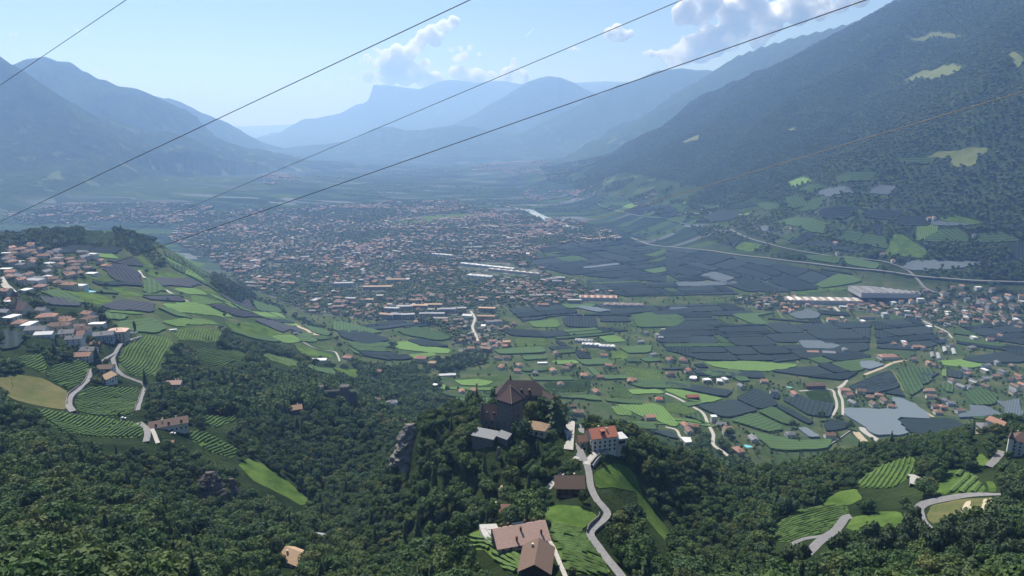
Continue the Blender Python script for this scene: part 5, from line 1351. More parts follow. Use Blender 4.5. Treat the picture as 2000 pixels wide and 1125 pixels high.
# cars
def car(x, y, rot, paint, lab, grp=None):
    z = float(ground(x, y)) + .35
    o = empty('car', (x, y, z), rot); tag(o, lab, 'car', grp)
    prof = [(-2.1, .35), (2.1, .35), (2.15, .75), (1.2, .95), (-1.9, 1.0), (-2.15, .8)]
    def loft(pr, w): return [(a, -w, b_) for a, b_ in pr] + [(a, w, b_) for a, b_ in pr], [tuple(range(len(pr))), tuple(range(2 * len(pr) - 1, len(pr) - 1, -1))] + [(i, i + len(pr), (i + 1) % len(pr) + len(pr), (i + 1) % len(pr)) for i in range(len(pr))]
    MB().add(*loft(prof, .85)).build('body', paint, o)
    MB().add(*loft([(-1.7, 1.0), (1.1, .98), (.4, 1.45), (-1.3, 1.45)], .74)).build('windows', GLASS, o)
    MB().box(-1.25, .38, -.72, .72, 1.452, 1.5).build('roof', paint, o)
    for a in (-1.3, 1.3):
        for b_ in (-.8, .8):
            MB().tube([(0, -.11, 0), (0, .11, 0)], .34, 10).build('wheel', DARK, o).location = (a, b_, .34)
WPAINT, _nt, _b = new_mat('white_car_paint'); _b.inputs['Base Color'].default_value = (.75, .75, .75, 1); _b.inputs['Roughness'].default_value = .3
GPAINT, _nt, _b = new_mat('grey_car_paint'); _b.inputs['Base Color'].default_value = (.18, .19, .2, 1); _b.inputs['Roughness'].default_value = .3
for a, b_, r_, m_, l_ in ((858, 288, .5, WPAINT, 'white car parked by the long brown roofed farmhouse'), (866, 300, .5, GPAINT, 'grey car parked beside the white one at the farmhouse'), (965, 338, .2, WPAINT, 'white car parked below the farmhouse on the grass'), (688, 253, .1, WPAINT, 'white car at the top edge of the slanting vineyard')):
    p = hit(*px('G', [(a, b_)])[0])[0]; car(p[0], p[1], r_, m_, l_)
for k in range(5):
    p = hit(*px('L', [(1435 + k * 22, 862 + (k % 2) * 14)])[0])[0]; car(p[0], p[1], 1.2, (WPAINT, GPAINT)[k % 2], ('white', 'grey')[k % 2] + ' car on the parking lot beside the tall cypress', ('white', 'grey')[k % 2] + ' cars on the cypress parking lot')
# ---- fill the villages
fill(px('D', [(0,440),(60,330),(160,300),(250,350),(420,360),(560,370),(640,420),(560,450),(470,530),(380,540),(210,590),(240,690),(420,700),(600,740),(680,790),(640,850),(560,880),(420,870),(300,850),(170,780),(0,760),(0,600)]), 80, 15, 'in the hillside village around the church', 'village houses', 5, [T, T, T, B_, B_, G_, W_])
fill(px('D', [(110,290),(200,160),(420,150),(580,180),(560,215),(430,215),(300,230),(240,300)]), 14, 20, 'on the wooded hilltop behind the village', 'hilltop houses', 6, [T, B_, W_, 'tan'])
fill([(1480,578),(1600,604),(1740,612),(1840,640),(1900,630),(2000,645),(2000,575),(1880,560),(1800,572),(1700,590),(1640,588)], 95, 21, 'in the valley village beside the packing halls', 'valley village houses', 7, [T, B_, B_, G_, W_, T])
fill([(1880,720),(2000,700),(2000,760),(1900,770)], 8, 24, 'at the lane below the striped pale net', 'lane houses', 8, [T, B_, G_])
# ---- apartment blocks at the town front
rngb = random.Random(3)
for (a, b_, L, Wd, H, wc) in ((100,605,30,14,14,'ochre'),(205,612,22,14,16,'white'),(262,590,20,14,20,'ochre'),(300,695,40,14,13,'white'),(365,695,36,14,13,'blue grey'),(420,695,34,14,13,'white'),(520,690,36,14,12,'white'),(585,690,36,14,12,'white'),(560,640,50,14,12,'grey'),(480,645,50,14,12,'grey'),(640,665,44,14,11,'grey'),(400,650,44,14,12,'grey'),(330,660,40,14,13,'grey'),(60,520,60,18,14,'white'),(250,540,90,16,10,'white'),(350,500,60,20,12,'white'),(860,660,46,14,12,'ochre'),(855,705,46,14,12,'ochre'),(720,660,24,14,15,'ochre'),(430,290,24,20,18,'white'),(440,205,26,16,22,'grey'),(1270,490,30,14,16,'white'),(1250,510,30,14,16,'grey'),(1400,270,26,14,14,'white'),(1430,275,26,14,14,'ochre'),(1470,275,26,14,14,'grey'),(1510,270,26,14,14,'white'),(1550,265,26,14,14,'ochre'),(1590,268,26,14,14,'grey'),(800,320,50,24,10,'white')):
    p = spot('E', a, b_, H); rot = rngb.uniform(-.25, .15)
    o = empty('apartment_block', tuple(p), rot)
    tag(o, '%s flat roofed apartment block %s' % (wc, 'below the mountain highway' if b_ < 290 and a > 1300 else 'in the town front facing the orchards' if b_ > 560 else 'rising above the town roofs'), 'apartment block', '%s apartment blocks' % wc)
    MB().box(-L / 2, L / 2, -Wd / 2, Wd / 2, -4, H).build('wall', WM[wc], o)
    MB().box(-L / 2 - .3, L / 2 + .3, -Wd / 2 - .3, Wd / 2 + .3, H + .01, H + .5).build('roof', RM['silver' if rngb.random() < .6 else 'tan'], o)
    for f_ in range(int(H // 3)): MB().box(-L / 2 + 1, L / 2 - 1, -Wd / 2 - .06, -Wd / 2 - .02, 1 + f_ * 3, 2.6 + f_ * 3).build('window_band', GLASS, o)
    HOUSES.append((p[0], p[1], L / 2))
# ================================================================== THE TOWN BEHIND: too many houses to tell apart
def town_mesh(polys, seed):
    rng = np.random.default_rng(seed); V = []; F4 = []; F3 = []; Cc = []
    hx = np.array([h[0] for h in HOUSES]); hy = np.array([h[1] for h in HOUSES]); hr = np.array([h[2] for h in HOUSES])
    spots = []
    roofs = np.array([(0.25, 0.125, 0.085), (0.22, 0.12, 0.085), (0.16, 0.10, 0.08), (0.30, 0.21, 0.16), (0.16, 0.15, 0.15), (0.22, 0.15, 0.12), (0.30, 0.30, 0.30), (0.34, 0.19, 0.13)])
    walls = np.array([(0.42, 0.40, 0.37), (0.36, 0.30, 0.23), (0.32, 0.25, 0.18), (0.38, 0.37, 0.36), (0.28, 0.26, 0.24)])
    for poly, pitch, prob, hmax in polys:
        P = np.array(poly)
        # houses in pairs of rows along bending streets
        half = max(np.ptp(P[:, 0]), np.ptp(P[:, 1])) * .75; mx_, my_ = P.mean(0)
        sa = np.arange(-half, half, pitch * .80); sb = np.arange(-half, half, pitch * 1.55)
        A_, B__ = np.meshgrid(sa, sb); A_ = np.concatenate([A_.ravel(), A_.ravel() + pitch * .4]); B__ = np.concatenate([B__.ravel() - pitch * .40, B__.ravel() + pitch * .40])
        A_ = A_ + rng.uniform(-.22, .22, A_.size) * pitch; B__ = B__ + rng.uniform(-.10, .10, B__.size) * pitch
        wa = fbm(A_ / 420, B__ / 420, 3, 5); wb = fbm(A_ / 420 + 9, B__ / 420, 3, 6)
        A_, B__ = A_ + wa * 160, B__ + wb * 160
        ca, sa_ = math.cos(-.35), math.sin(-.35)
        gx = mx_ + A_ * ca - B__ * sa_; gy = my_ + A_ * sa_ + B__ * ca
        ok = poly_mask(gx, gy, P) & (rng.random(gx.size) < prob * np.clip(0.70 + 2.0 * fbm(gx / 170, gy / 170, 3, 41), .06, 1.0))
        for x, y in zip(gx[ok], gy[ok]):
            if np.any((hx - x) ** 2 + (hy - y) ** 2 < (hr + 10) ** 2): continue
            if any(np.min((C[:, 0] - x) ** 2 + (C[:, 1] - y) ** 2) < (h + 9) ** 2 for C, h in ROAD_LINES[16:24]): continue
            spots.append((x, y, hmax))
    n0 = 0
    zs = ground(np.array([s[0] for s in spots]), np.array([s[1] for s in spots]))
    for (x, y, hmax), z in zip(spots, zs):
        L = rng.uniform(11, 19); W = rng.uniform(9, 13); H = rng.uniform(6, hmax); rh = rng.uniform(2, 3.4)
        if rng.random() < .14: L *= 2.1; W *= 1.2; H *= 1.25
        a = -.35 + (0 if rng.random() < .75 else math.pi / 2) + rng.normal(0, .10) + fbm(np.array([x / 500]), np.array([y / 500]), 2, 77)[0] * .8
        c, s = math.cos(a), math.sin(a); o = .7
        flat = rng.random() < .12
        hip = 0 if rng.random() < .5 else min(L, W) * .42
        loc = [(-L/2, -W/2, -3), (L/2, -W/2, -3), (L/2, W/2, -3), (-L/2, W/2, -3), (-L/2, -W/2, H), (L/2, -W/2, H), (L/2, W/2, H), (-L/2, W/2, H),
               (-L/2-o, -W/2-o, H-.05), (L/2+o, -W/2-o, H-.05), (L/2+o, W/2+o, H-.05), (-L/2-o, W/2+o, H-.05), (-L/2-o+hip, 0, H+(0.3 if flat else rh)), (L/2+o-hip, 0, H+(0.3 if flat else rh))]
        V += [(x + px_ * c - py_ * s, y + px_ * s + py_ * c, z + pz) for px_, py_, pz in loc]
        rc = roofs[rng.integers(len(roofs))] * rng.uniform(.65, 1.05); wc = walls[rng.integers(len(walls))] * rng.uniform(.8, 1.1)
        if flat: rc = np.array((.33, .33, .33)) * rng.uniform(.6, 1.4)
        Cc += [wc] * 8 + [rc] * 6
        F4 += [(n0, n0+1, n0+5, n0+4), (n0+1, n0+2, n0+6, n0+5), (n0+2, n0+3, n0+7, n0+6), (n0+3, n0, n0+4, n0+7), (n0+8, n0+9, n0+13, n0+12), (n0+10, n0+11, n0+12, n0+13)]
        F3 += [(n0+9, n0+10, n0+13), (n0+11, n0+8, n0+12)]
        n0 += 14
    me = bpy.data.meshes.new('town_houses'); me.from_pydata(V, [], F4 + F3); me.update()
    at = me.color_attributes.new('tint', 'FLOAT_COLOR', 'POINT')
    at.data.foreach_set('color', np.hstack([np.array(Cc), np.ones((len(Cc), 1))]).astype(np.float32).ravel())
    return me, spots
tm, nt, b = new_mat('town_plaster_and_tiles')
a_ = N(nt, 'ShaderNodeAttribute', attribute_name='tint'); g_ = nt.nodes.new('ShaderNodeNewGeometry')
nt.links.new(mixc(nt, math_n(nt, 'MULTIPLY', noise_tex(nt, g_.outputs['Position'], .6, 4), .5), a_.outputs['Color'], (.12, .1, .09)), b.inputs['Base Color'])
me, TOWN_SPOTS = town_mesh([(TOWN, 30, .66, 11), (MARL, 27, .42, 9)], 5)
tag(link_mesh('town_houses', me, tm), 'dense town of small houses with red and grey roofs filling the valley', 'town', kind='stuff')
far_polys = [(ground_poly([(0,415),(120,400),(300,398),(420,405),(330,440),(200,432),(60,440)]), 31, .75, 10),
             (ground_poly([(1100,375),(1180,362),(1230,372),(1225,392),(1140,398)]), 30, .8, 9),
             (ground_poly([(900,330),(1010,312),(1130,318),(1120,345),(1000,345)]), 48, .6, 9),
             (ground_poly([(490,352),(530,338),(580,342),(590,356),(520,362)]), 45, .7, 10),
             (ground_poly([(1020,370),(1100,372),(1090,395),(1030,392)]), 36, .5, 9),
             (ground_poly([(1240,380),(1420,400),(1500,440),(1440,445),(1300,425),(1220,410)]), 60, .3, 8),
             (ground_poly([(600,405),(760,395),(900,392),(880,400),(700,412)]), 32, .7, 14)]
me, FAR_SPOTS = town_mesh(far_polys, 9)
tag(link_mesh('distant_villages', me, tm), 'distant villages scattered along the foot of the hazy mountains', 'village', kind='stuff')
print('town', len(TOWN_SPOTS), len(FAR_SPOTS), 'houses', len(HOUSES))
# ---- small plots that fill the valley floor between houses
_hx = np.array([h[0] for h in HOUSES]); _hy = np.array([h[1] for h in HOUSES]); _hr = np.array([h[2] for h in HOUSES])
FILL = [
 ([(1080,545),(1300,538),(1480,545),(1480,575),(1220,580)], 6500, (.9, .1, 0), 'between the town edge and the white netted strip'),
 ([(1440,513),(1640,530),(1700,546),(1660,562),(1520,566),(1440,560)], 7000, (.9, .1, 0), 'in front of the solar roofed hall'),
 ([(1050,485),(1230,470),(1330,490),(1320,520),(1180,540),(1080,512)], 7000, (.92, .08, 0), 'between the river and the highway'),
 ([(960,640),(1080,625),(1280,655),(1270,690),(1040,700),(970,680)], 3600, (.55, .3, .15), 'between the hamlet and the curved farm road'),
 ([(960,700),(1250,690),(1420,700),(1480,760),(1330,800),(1060,775),(1000,740)], 2200, (.2, .4, .4), 'among the scattered houses beyond the castle'),
 ([(1290,690),(1480,705),(1500,760),(1340,770)], 3000, (.6, .3, .1), 'below the white valley road houses'),
 ([(1480,760),(1560,770),(1700,790),(1640,870),(1500,870),(1420,820)], 2400, (.35, .45, .2), 'around the striped villa orchards'),
 ([(1860,640),(2000,660),(2000,720),(1880,705)], 4000, (.85, .15, 0), 'behind the valley village'),
 ([(1840,690),(2000,715),(2000,830),(1900,810),(1840,760)], 2600, (.5, .35, .15), 'around the loose row of villas'),
 ([(660,640),(800,622),(870,642),(880,690),(760,705),(690,690)], 3200, (.45, .4, .15), 'below the apartment blocks of the town front'),
 ([(1180,780),(1330,790),(1420,850),(1330,860),(1220,830)], 2000, (.15, .45, .4), 'behind the guesthouse wood'),
 ([(850,740),(980,735),(960,790),(880,790)], 1800, (.0, .4, .6), 'behind the rock of the castle hill'),
 ([(1500,600),(1700,615),(1830,640),(1850,680),(1700,660),(1500,640)], 3500, (.85, .15, 0), 'below the packing hall'),
]
FILL += [(px('D', q_), am, mx, wh) for q_, am, mx, wh in [
 ([(340,350),(690,330),(830,440),(790,600),(600,600),(330,560)], 2400, (.15, .35, .5), 'on the upper spur below the wooded hilltop'),
 ([(790,440),(1180,540),(1300,640),(1000,650),(800,610)], 2600, (.1, .4, .5), 'on the middle of the spur along the dirt track'),
 ([(560,600),(1000,640),(1480,720),(1420,745),(1080,790),(930,790),(640,735)], 2800, (.1, .4, .5), 'on the spur above the steep row vineyard'),
 ([(1300,620),(1560,690),(1850,840),(1640,860),(1250,780)], 2800, (.15, .4, .45), 'on the lower spur above the town'),
 ([(900,330),(1200,480),(1150,540),(950,430)], 2600, (0, .5, .5), 'on the terraced crest above the town')]]
SLOPE = [(q_, am, mx, wh) for q_, am, mx, wh in [
 ([(1290,395),(1480,398),(1720,430),(1740,500),(1560,480),(1400,445)], 5200, (.45, .5, .05), 'on the lower mountain slope above the slope road'),
 ([(1150,395),(1290,395),(1430,448),(1300,430),(1190,412)], 5200, (.45, .5, .05), 'beside the start of the slope road'),
 ([(1700,440),(1900,430),(1990,470),(1960,500),(1740,500)], 5200, (.5, .45, .05), 'below the bright mountain meadow')]]
FILL += SLOPE
_done2 = list(OPEN_POLYS)
for ri, (p, amax, (pn, po, pv_), wh) in enumerate(FILL):
    rng_ = np.random.default_rng(300 + ri); poly = ground_poly(p)
    e = np.array(poly[1]) - np.array(poly[0]); ang = math.atan2(e[1], e[0]) + rng_.uniform(-.2, .2)
    for q in split(poly, amax, rng_, ang, 4.0):
        if len(q) < 3 or area(q) < 350: continue
        P = np.array(q); cx, cyy = P.mean(0)
        if ri >= len(FILL) - 3 and rng_.random() < .38: continue
        k = (_hx > P[:, 0].min() - 20) & (_hx < P[:, 0].max() + 20) & (_hy > P[:, 1].min() - 20) & (_hy < P[:, 1].max() + 20)
        if k.any() and (poly_mask(_hx[k], _hy[k], q).any() or (dist_to_poly(_hx[k], _hy[k], q) < _hr[k] * .8).any()): continue
        sx = np.concatenate([[cx], .5 * (P[:, 0] + cx)]); sy = np.concatenate([[cyy], .5 * (P[:, 1] + cyy)])
        if any(poly_mask(sx, sy, d_).any() for d_ in _done2): continue
        r = rng_.random(); kind = 'net' if r < pn else 'orchard' if r < pn + po else 'vine'
        nm = {'net': 'dark netted orchard plot ', 'orchard': 'green orchard plot ', 'vine': 'light green vine plot '}[kind]
        sheet_plot(kind, None, q, None, nm + wh, 'vineyard' if kind == 'vine' else 'orchard', 1.5 if kind == 'vine' else 3.1, group=nm.replace('plot', 'plots') + wh)
# past three hundred orchards the smallest in view become one patchwork
def _apparent(o):
    c_ = np.array([v.co[:] for v in o.data.vertices]).mean(0); e_ = np.array(o.dimensions)
    return e_[0] * e_[1] * (CAM_Z - c_[2]) / max(c_[0] ** 2 + c_[1] ** 2, 1) ** 1.5
bpy.context.view_layer.update()
_orch = sorted([o for o in COL.objects if o.get('category') == 'orchard'], key=_apparent)
_small = _orch[:max(0, len(_orch) - 285)]
if len(_small) > 1:
    with bpy.context.temp_override(active_object=_small[0], object=_small[0], selected_objects=_small, selected_editable_objects=_small):
        bpy.ops.object.join()
    o = _small[0]; o.name = 'orchard_patchwork'
    for k in ('group',):
        if k in o: del o[k]
    tag(o, 'patchwork of small distant orchard plots among the larger ones', 'orchards', kind='stuff')
# extra grass and terraces
for c_, p, l in [
 ('I', [(870,722),(960,662),(1060,642),(1100,700),(1030,733),(900,745)], 'grassy slope above the terraced vineyard'),
 ('I', [(1042,802),(1130,792),(1178,848),(1080,888),(1005,860)], 'grassy bank beside the end of the lower road'),
 ('I', [(1502,642),(1578,542),(1636,535),(1590,660),(1540,688)], 'bright grass strip beside the orchard rows'),
 ('I', [(1785,602),(1830,602),(1850,658),(1803,662)], 'small grass patch above the hairpin road'),
 ('I', [(1680,905),(1700,880),(1720,905)], 'tiny grass gap in the pines'),
]: meadow_plot(c_, p, l)
vineyard('D', [(1095,902),(1330,902),(1400,955),(1200,988),(1100,958)], [(1120,950),(1340,910)], 'terraced vineyard inside the wood below the spur', 3.6, .2)
# ================================================================== ROCK
ROCK = stone_mat('weathered_rock', (0.09, 0.085, 0.078), (0.22, 0.205, 0.185), 0.22)
EARTH = stone_mat('bare_earth_slope', (0.05, 0.045, 0.038), (0.115, 0.10, 0.085), 0.2)
def cliff(crop, base, top, width, lab, lean=3.0, seed=3, mat=None):
    p = hit(*px(crop, [base])[0])[0]; D = math.hypot(p[0], p[1])
    zt = pix_d(*px(crop, [top])[0], D + lean)[2]; H = zt - p[2] + 3
    rng = np.random.default_rng(seed); n, m = 22, 26; vs = []; fs = []
    for j in range(m + 1):
        f = j / m
        for i in range(n + 1):
            t = i / n * math.pi * 1.15 - .1
            w = width * (1 - .75 * f ** 1.3)
            nn = float(fbm(np.array([i * .45 + seed]), np.array([j * .35]), 4, seed)[0]); st = float(fbm(np.array([i * .2]), np.array([j * 1.3]), 2, seed + 4)[0])
            rr = w * (1 + .34 * nn + .12 * st)
            vs.append((-math.cos(t) * rr, -math.sin(t) * rr * .8 + f * lean, -5 + f * (H + 3)))
    for j in range(m):
        for i in range(n): a = j * (n + 1) + i; fs.append((a, a + 1, a + n + 2, a + n + 1))
    fs.append(tuple(m * (n + 1) + i for i in range(n + 1)))
    mb = MB(); mb.v = vs; mb.f = fs
    o = mb.build('rock_cliff', mat or ROCK); o.location = (p[0], p[1] + 4, p[2] - 1); tag(o, lab, 'cliff')
    HOUSES.append((p[0], p[1] - 2, width * .3))
cliff('H', (425, 475), (440, 290), 14, 'pale vertical rock cliff on the side of the castle hill', 5)
cliff('H', (925, 505), (925, 425), 3.0, 'small rock outcrop in the wood below the keep', 1.5, 8)
cliff('G', (1150, 700), (1150, 560), 13, 'dark bare earth cliff in the wood below the vines', 6, 12, EARTH)
cliff('G', (1275, 700), (1265, 600), 8, 'smaller earth cliff beside the bright meadow strip', 4, 15, EARTH)
meadow_plot('H', [(920,650),(945,620),(960,650),(950,690),(925,695)], 'small bare sandy scar below the castle wood', SAND, .4, 'sand_scar')
# ================================================================== TREES
def leaf_mat(name, cols, trans=0.22):
    m, nt, b = new_mat(name)
    oi = nt.nodes.new('ShaderNodeObjectInfo'); g = nt.nodes.new('ShaderNodeNewGeometry')
    c = ramp(nt, oi.outputs['Random'], [(i / (len(cols) - 1), x) for i, x in enumerate(cols)])
    f = noise_tex(nt, g.outputs['Position'], 0.9, 3, 0.6)
    c = mixc(nt, ramp(nt, f, [(0.3, (0, 0, 0)), (0.7, (1, 1, 1))]), mixc(nt, 0.28, c, (0, 0, 0)), mixc(nt, 0.3, c, (0.11, 0.16, 0.045)))
    f3 = noise_tex(nt, g.outputs['Position'], 0.006, 4, 0.6)
    c = mixc(nt, ramp(nt, f3, [(0.42, (0, 0, 0)), (0.62, (.55, .55, .55))]), c, mixc(nt, 0.5, c, (0.10, 0.15, 0.05)))
    nt.links.new(c, b.inputs['Base Color'])
    b.inputs['Roughness'].default_value = 0.7; b.inputs['Specular IOR Level'].default_value = 0.15
    out = [n for n in nt.nodes if n.type == 'OUTPUT_MATERIAL'][0]
    tr = nt.nodes.new('ShaderNodeBsdfTranslucent'); nt.links.new(c, tr.inputs['Color'])
    mx = nt.nodes.new('ShaderNodeMixShader'); mx.inputs[0].default_value = trans
    nt.links.new(b.outputs[0], mx.inputs[1]); nt.links.new(tr.outputs[0], mx.inputs[2]); nt.links.new(mx.outputs[0], out.inputs['Surface'])
    return m
LEAF = leaf_mat('broad_leaves', [(0.034, 0.068, 0.028), (0.062, 0.130, 0.040), (0.038, 0.078, 0.044), (0.100, 0.165, 0.045), (0.042, 0.090, 0.034), (0.110, 0.150, 0.048), (0.052, 0.115, 0.040), (0.150, 0.160, 0.058)])
NEEDLE = leaf_mat('dark_needles', [(0.036, 0.062, 0.036), (0.048, 0.080, 0.042), (0.040, 0.068, 0.034), (0.058, 0.088, 0.044)], .1)
FARLEAF = leaf_mat('mixed_forest_leaves', [(0.028, 0.048, 0.022), (0.042, 0.068, 0.028), (0.034, 0.056, 0.024), (0.056, 0.082, 0.034)], .05)
BARK = stone_mat('bark', (0.07, 0.055, 0.042), (0.13, 0.105, 0.08), 3.0)
def _ico(sub):
    bm = bmesh.new(); bmesh.ops.create_icosphere(bm, subdivisions=sub, radius=1.0)
    v = np.array([p.co[:] for p in bm.verts]); f = np.array([[q.index for q in p.verts] for p in bm.faces]); bm.free()
    return v, f
ICO1, ICO2 = _ico(1), _ico(2)
def crown_mesh(seed, nblob=12, nleaf=70, lsize=.15, rz=.85, core=True, base=.55):
    """unit crown: leaf clumps spread through an uneven volume; stands with its foot at z=0, about 2.2 high"""
    rng = np.random.default_rng(seed); V = []; F = []; n = 0
    tilt = rng.uniform(-.12, .12, 2)
    for k in range(nblob):
        if k == 0: c = np.zeros(3)
        else:
            d = rng.normal(size=3); d /= np.linalg.norm(d)
            if d[2] < -.35: d[2] *= -.6
            c = d * rng.uniform(.42, .72) * np.array([1, 1, rz])
        r = rng.uniform(.30, .46) if k else .55
        c = c + np.array([tilt[0] * c[2], tilt[1] * c[2], base + rz * .75])
        if core:
            v = ICO1[0] * (r * .82) * (1 + rng.uniform(-.22, .22, (len(ICO1[0]), 1))) * np.array([1, 1, .9]) + c
            V.append(v); F.append(np.hstack([ICO1[1], ICO1[1][:, 2:3]]) + n); n += len(v)
        if nleaf:
            d = rng.normal(size=(nleaf, 3)); d[:, 2] = np.abs(d[:, 2]) * np.where(rng.random(nleaf) < .78, 1, -1); d /= np.linalg.norm(d, axis=1)[:, None]
            p = c + d * r * rng.uniform(.8, 1.18, (nleaf, 1))
            nn = d + rng.normal(size=(nleaf, 3)) * .45; nn /= np.linalg.norm(nn, axis=1)[:, None]
            a = np.cross(nn, rng.normal(size=(nleaf, 3))); a /= np.linalg.norm(a, axis=1)[:, None]; b_ = np.cross(nn, a)
            s = lsize * rng.uniform(.5, 1.2, (nleaf, 1))
            q = np.stack([p - a * s, p - b_ * s * .7, p + a * s, p + b_ * s * .7], 1).reshape(-1, 3)
            V.append(q); F.append(np.arange(nleaf * 4).reshape(-1, 4) + n); n += nleaf * 4
    V = np.vstack(V); F = np.vstack(F)
    me = bpy.data.meshes.new('crown'); me.from_pydata(V.tolist(), [], [tuple(f) if f[2] != f[3] else tuple(f[:3]) for f in F.tolist()]); me.update()
    return me
def conifer_mesh(seed, tiers=9, per=15, wide=.55):
    rng = np.random.default_rng(seed); V = []; F = []; n = 0
    for t in range(tiers):
        f = t / (tiers - 1); z = .35 + f * 2.0; r = wide * (1 - f) ** .8 + .05
        for k in range(per if t < tiers - 2 else per // 2):
            a = rng.uniform(0, 2 * math.pi); L = r * rng.uniform(.65, 1.15); w = .09 + .07 * (1 - f)
            d = np.array([math.cos(a), math.sin(a), 0]); s = np.array([-d[1], d[0], 0]); dr = -.16 * L / .5
            zz = z + rng.uniform(-.1, .1)
            p0 = np.array([0, 0, zz]) + d * L * .12; p1 = np.array([0, 0, zz + dr * .4]) + d * L * .6; p2 = np.array([0, 0, zz + dr]) + d * L
            up = np.array([0, 0, w * .5])
            V += [p0 - s * w * .5, p0 + s * w * .5, p1 + s * w, p1 - s * w, p2, p1 + up]
            F += [(n, n + 1, n + 2, n + 5), (n, n + 5, n + 3, n + 3), (n + 3, n + 5, n + 4, n + 4), (n + 5, n + 2, n + 4, n + 4)]; n += 6
    c = [(0.30 * wide / .55 * math.cos(2 * math.pi * k / 7), .30 * wide / .55 * math.sin(2 * math.pi * k / 7), .45) for k in range(7)] + [(0, 0, 2.35)]
    V += [np.array(x) for x in c]; F += [(n + k, n + (k + 1) % 7, n + 7, n + 7) for k in range(7)]
    me = bpy.data.meshes.new('crown'); me.from_pydata([tuple(v) for v in V], [], [f if f[2] != f[3] else f[:3] for f in F]); me.update()
    return me
def trunk_mesh(seed, h=1.2, r=.055, limbs=4):
    rng = random.Random(seed); mb = MB()
    mb.tube([(0, 0, -.3), (rng.uniform(-.03, .03), rng.uniform(-.03, .03), h * .5), (rng.uniform(-.06, .06), rng.uniform(-.06, .06), h)], [r * 1.3, r, r * .5], 6)
    for k in range(limbs):
        a = rng.uniform(0, 6.28); z = h * rng.uniform(.45, .8)
        mb.tube([(0, 0, z), (.25 * math.cos(a), .25 * math.sin(a), z + .25), (.45 * math.cos(a), .45 * math.sin(a), z + .38)], [r * .55, r * .4, r * .15], 5)
    return mb.mesh('trunk')
def with_mat(me, m):
    me.materials.append(m); return me
CROWNS = [with_mat(crown_mesh(s, 10 + s % 5, 95, .115, .75 + .1 * (s % 4)), LEAF) for s in range(8)]
CONIF = [with_mat(conifer_mesh(s, 10, 18, .42 + .06 * (s % 3)), NEEDLE) for s in range(4)]
PINES = [with_mat(crown_mesh(40 + s, 9, 80, .12, 1.05, True, .75), NEEDLE) for s in range(4)]
TRUNKS = [with_mat(trunk_mesh(s), BARK) for s in range(4)]
TRUNKC = [with_mat(trunk_mesh(9, 2.1, .035, 0), BARK)]
# ---- where trees grow
def near_lines(x, y, extra, front=False):
    m = np.zeros(x.shape, bool)
    for li, (C, h) in enumerate(ROAD_LINES):
        if front and li in NOFRONT: continue
        x0, x1, y0, y1 = C[:, 0].min() - h - extra, C[:, 0].max() + h + extra, C[:, 1].min() - h - extra, C[:, 1].max() + h + extra
        k = np.where((x > x0) & (x < x1) & (y > y0) & (y < y1))[0]
        if len(k) == 0: continue
        d = np.full(len(k), 1e9)
        for p, q in zip(C[:-1], C[1:]):
            e = q - p; t = np.clip(((x[k] - p[0]) * e[0] + (y[k] - p[1]) * e[1]) / (e @ e + 1e-9), 0, 1)
            d = np.minimum(d, np.hypot(x[k] - p[0] - t * e[0], y[k] - p[1] - t * e[1]))
        m[k[d < h + extra]] = True
    return m
def in_open(x, y, buf):
    m = np.zeros(x.shape, bool)
    for poly in OPEN_POLYS:
        P = np.array(poly)
        k = np.where((x > P[:, 0].min() - buf) & (x < P[:, 0].max() + buf) & (y > P[:, 1].min() - buf) & (y < P[:, 1].max() + buf))[0]
        if len(k) == 0: continue
        i = poly_mask(x[k], y[k], poly) | (dist_to_poly(x[k], y[k], poly) < buf)
        m[k[i]] = True
    return m
def near_house(x, y, extra):
    m = np.zeros(x.shape, bool)
    for a, b_, r in HOUSES: m |= (x - a) ** 2 + (y - b_) ** 2 < (r + extra) ** 2
    return m
def seen(x, y, z, steps=60):
    u, v = project(x, y, z)
    ok = (u > -60) & (u < 2060) & (v > -20) & (v < 1200)
    k = np.where(ok)[0]
    hid = np.zeros(len(k), bool)
    for t in np.linspace(.12, .985, steps): hid |= ground(x[k] * t, y[k] * t) > CAM_Z + (z[k] - CAM_Z) * t
    ok[k[hid]] = False
    return ok
def scatter(x0, x1, y0, y1, pitch, rng):
    gx, gy = np.meshgrid(np.arange(x0, x1, pitch), np.arange(y0, y1, pitch))
    gx = gx + (np.arange(gx.shape[0]) % 2)[:, None] * pitch * .5
    return gx.ravel() + rng.uniform(-.42, .42, gx.size) * pitch, gy.ravel() + rng.uniform(-.42, .42, gy.size) * pitch
rng = np.random.default_rng(33)
VILLAGE = ground_poly(px('D', [(0,440),(60,330),(160,300),(250,350),(420,360),(560,370),(640,420),(560,450),(470,530),(380,540),(210,590),(240,690),(420,700),(600,740),(690,800),(650,860),(540,960),(420,960),(300,860),(170,780),(0,760),(0,600)]))
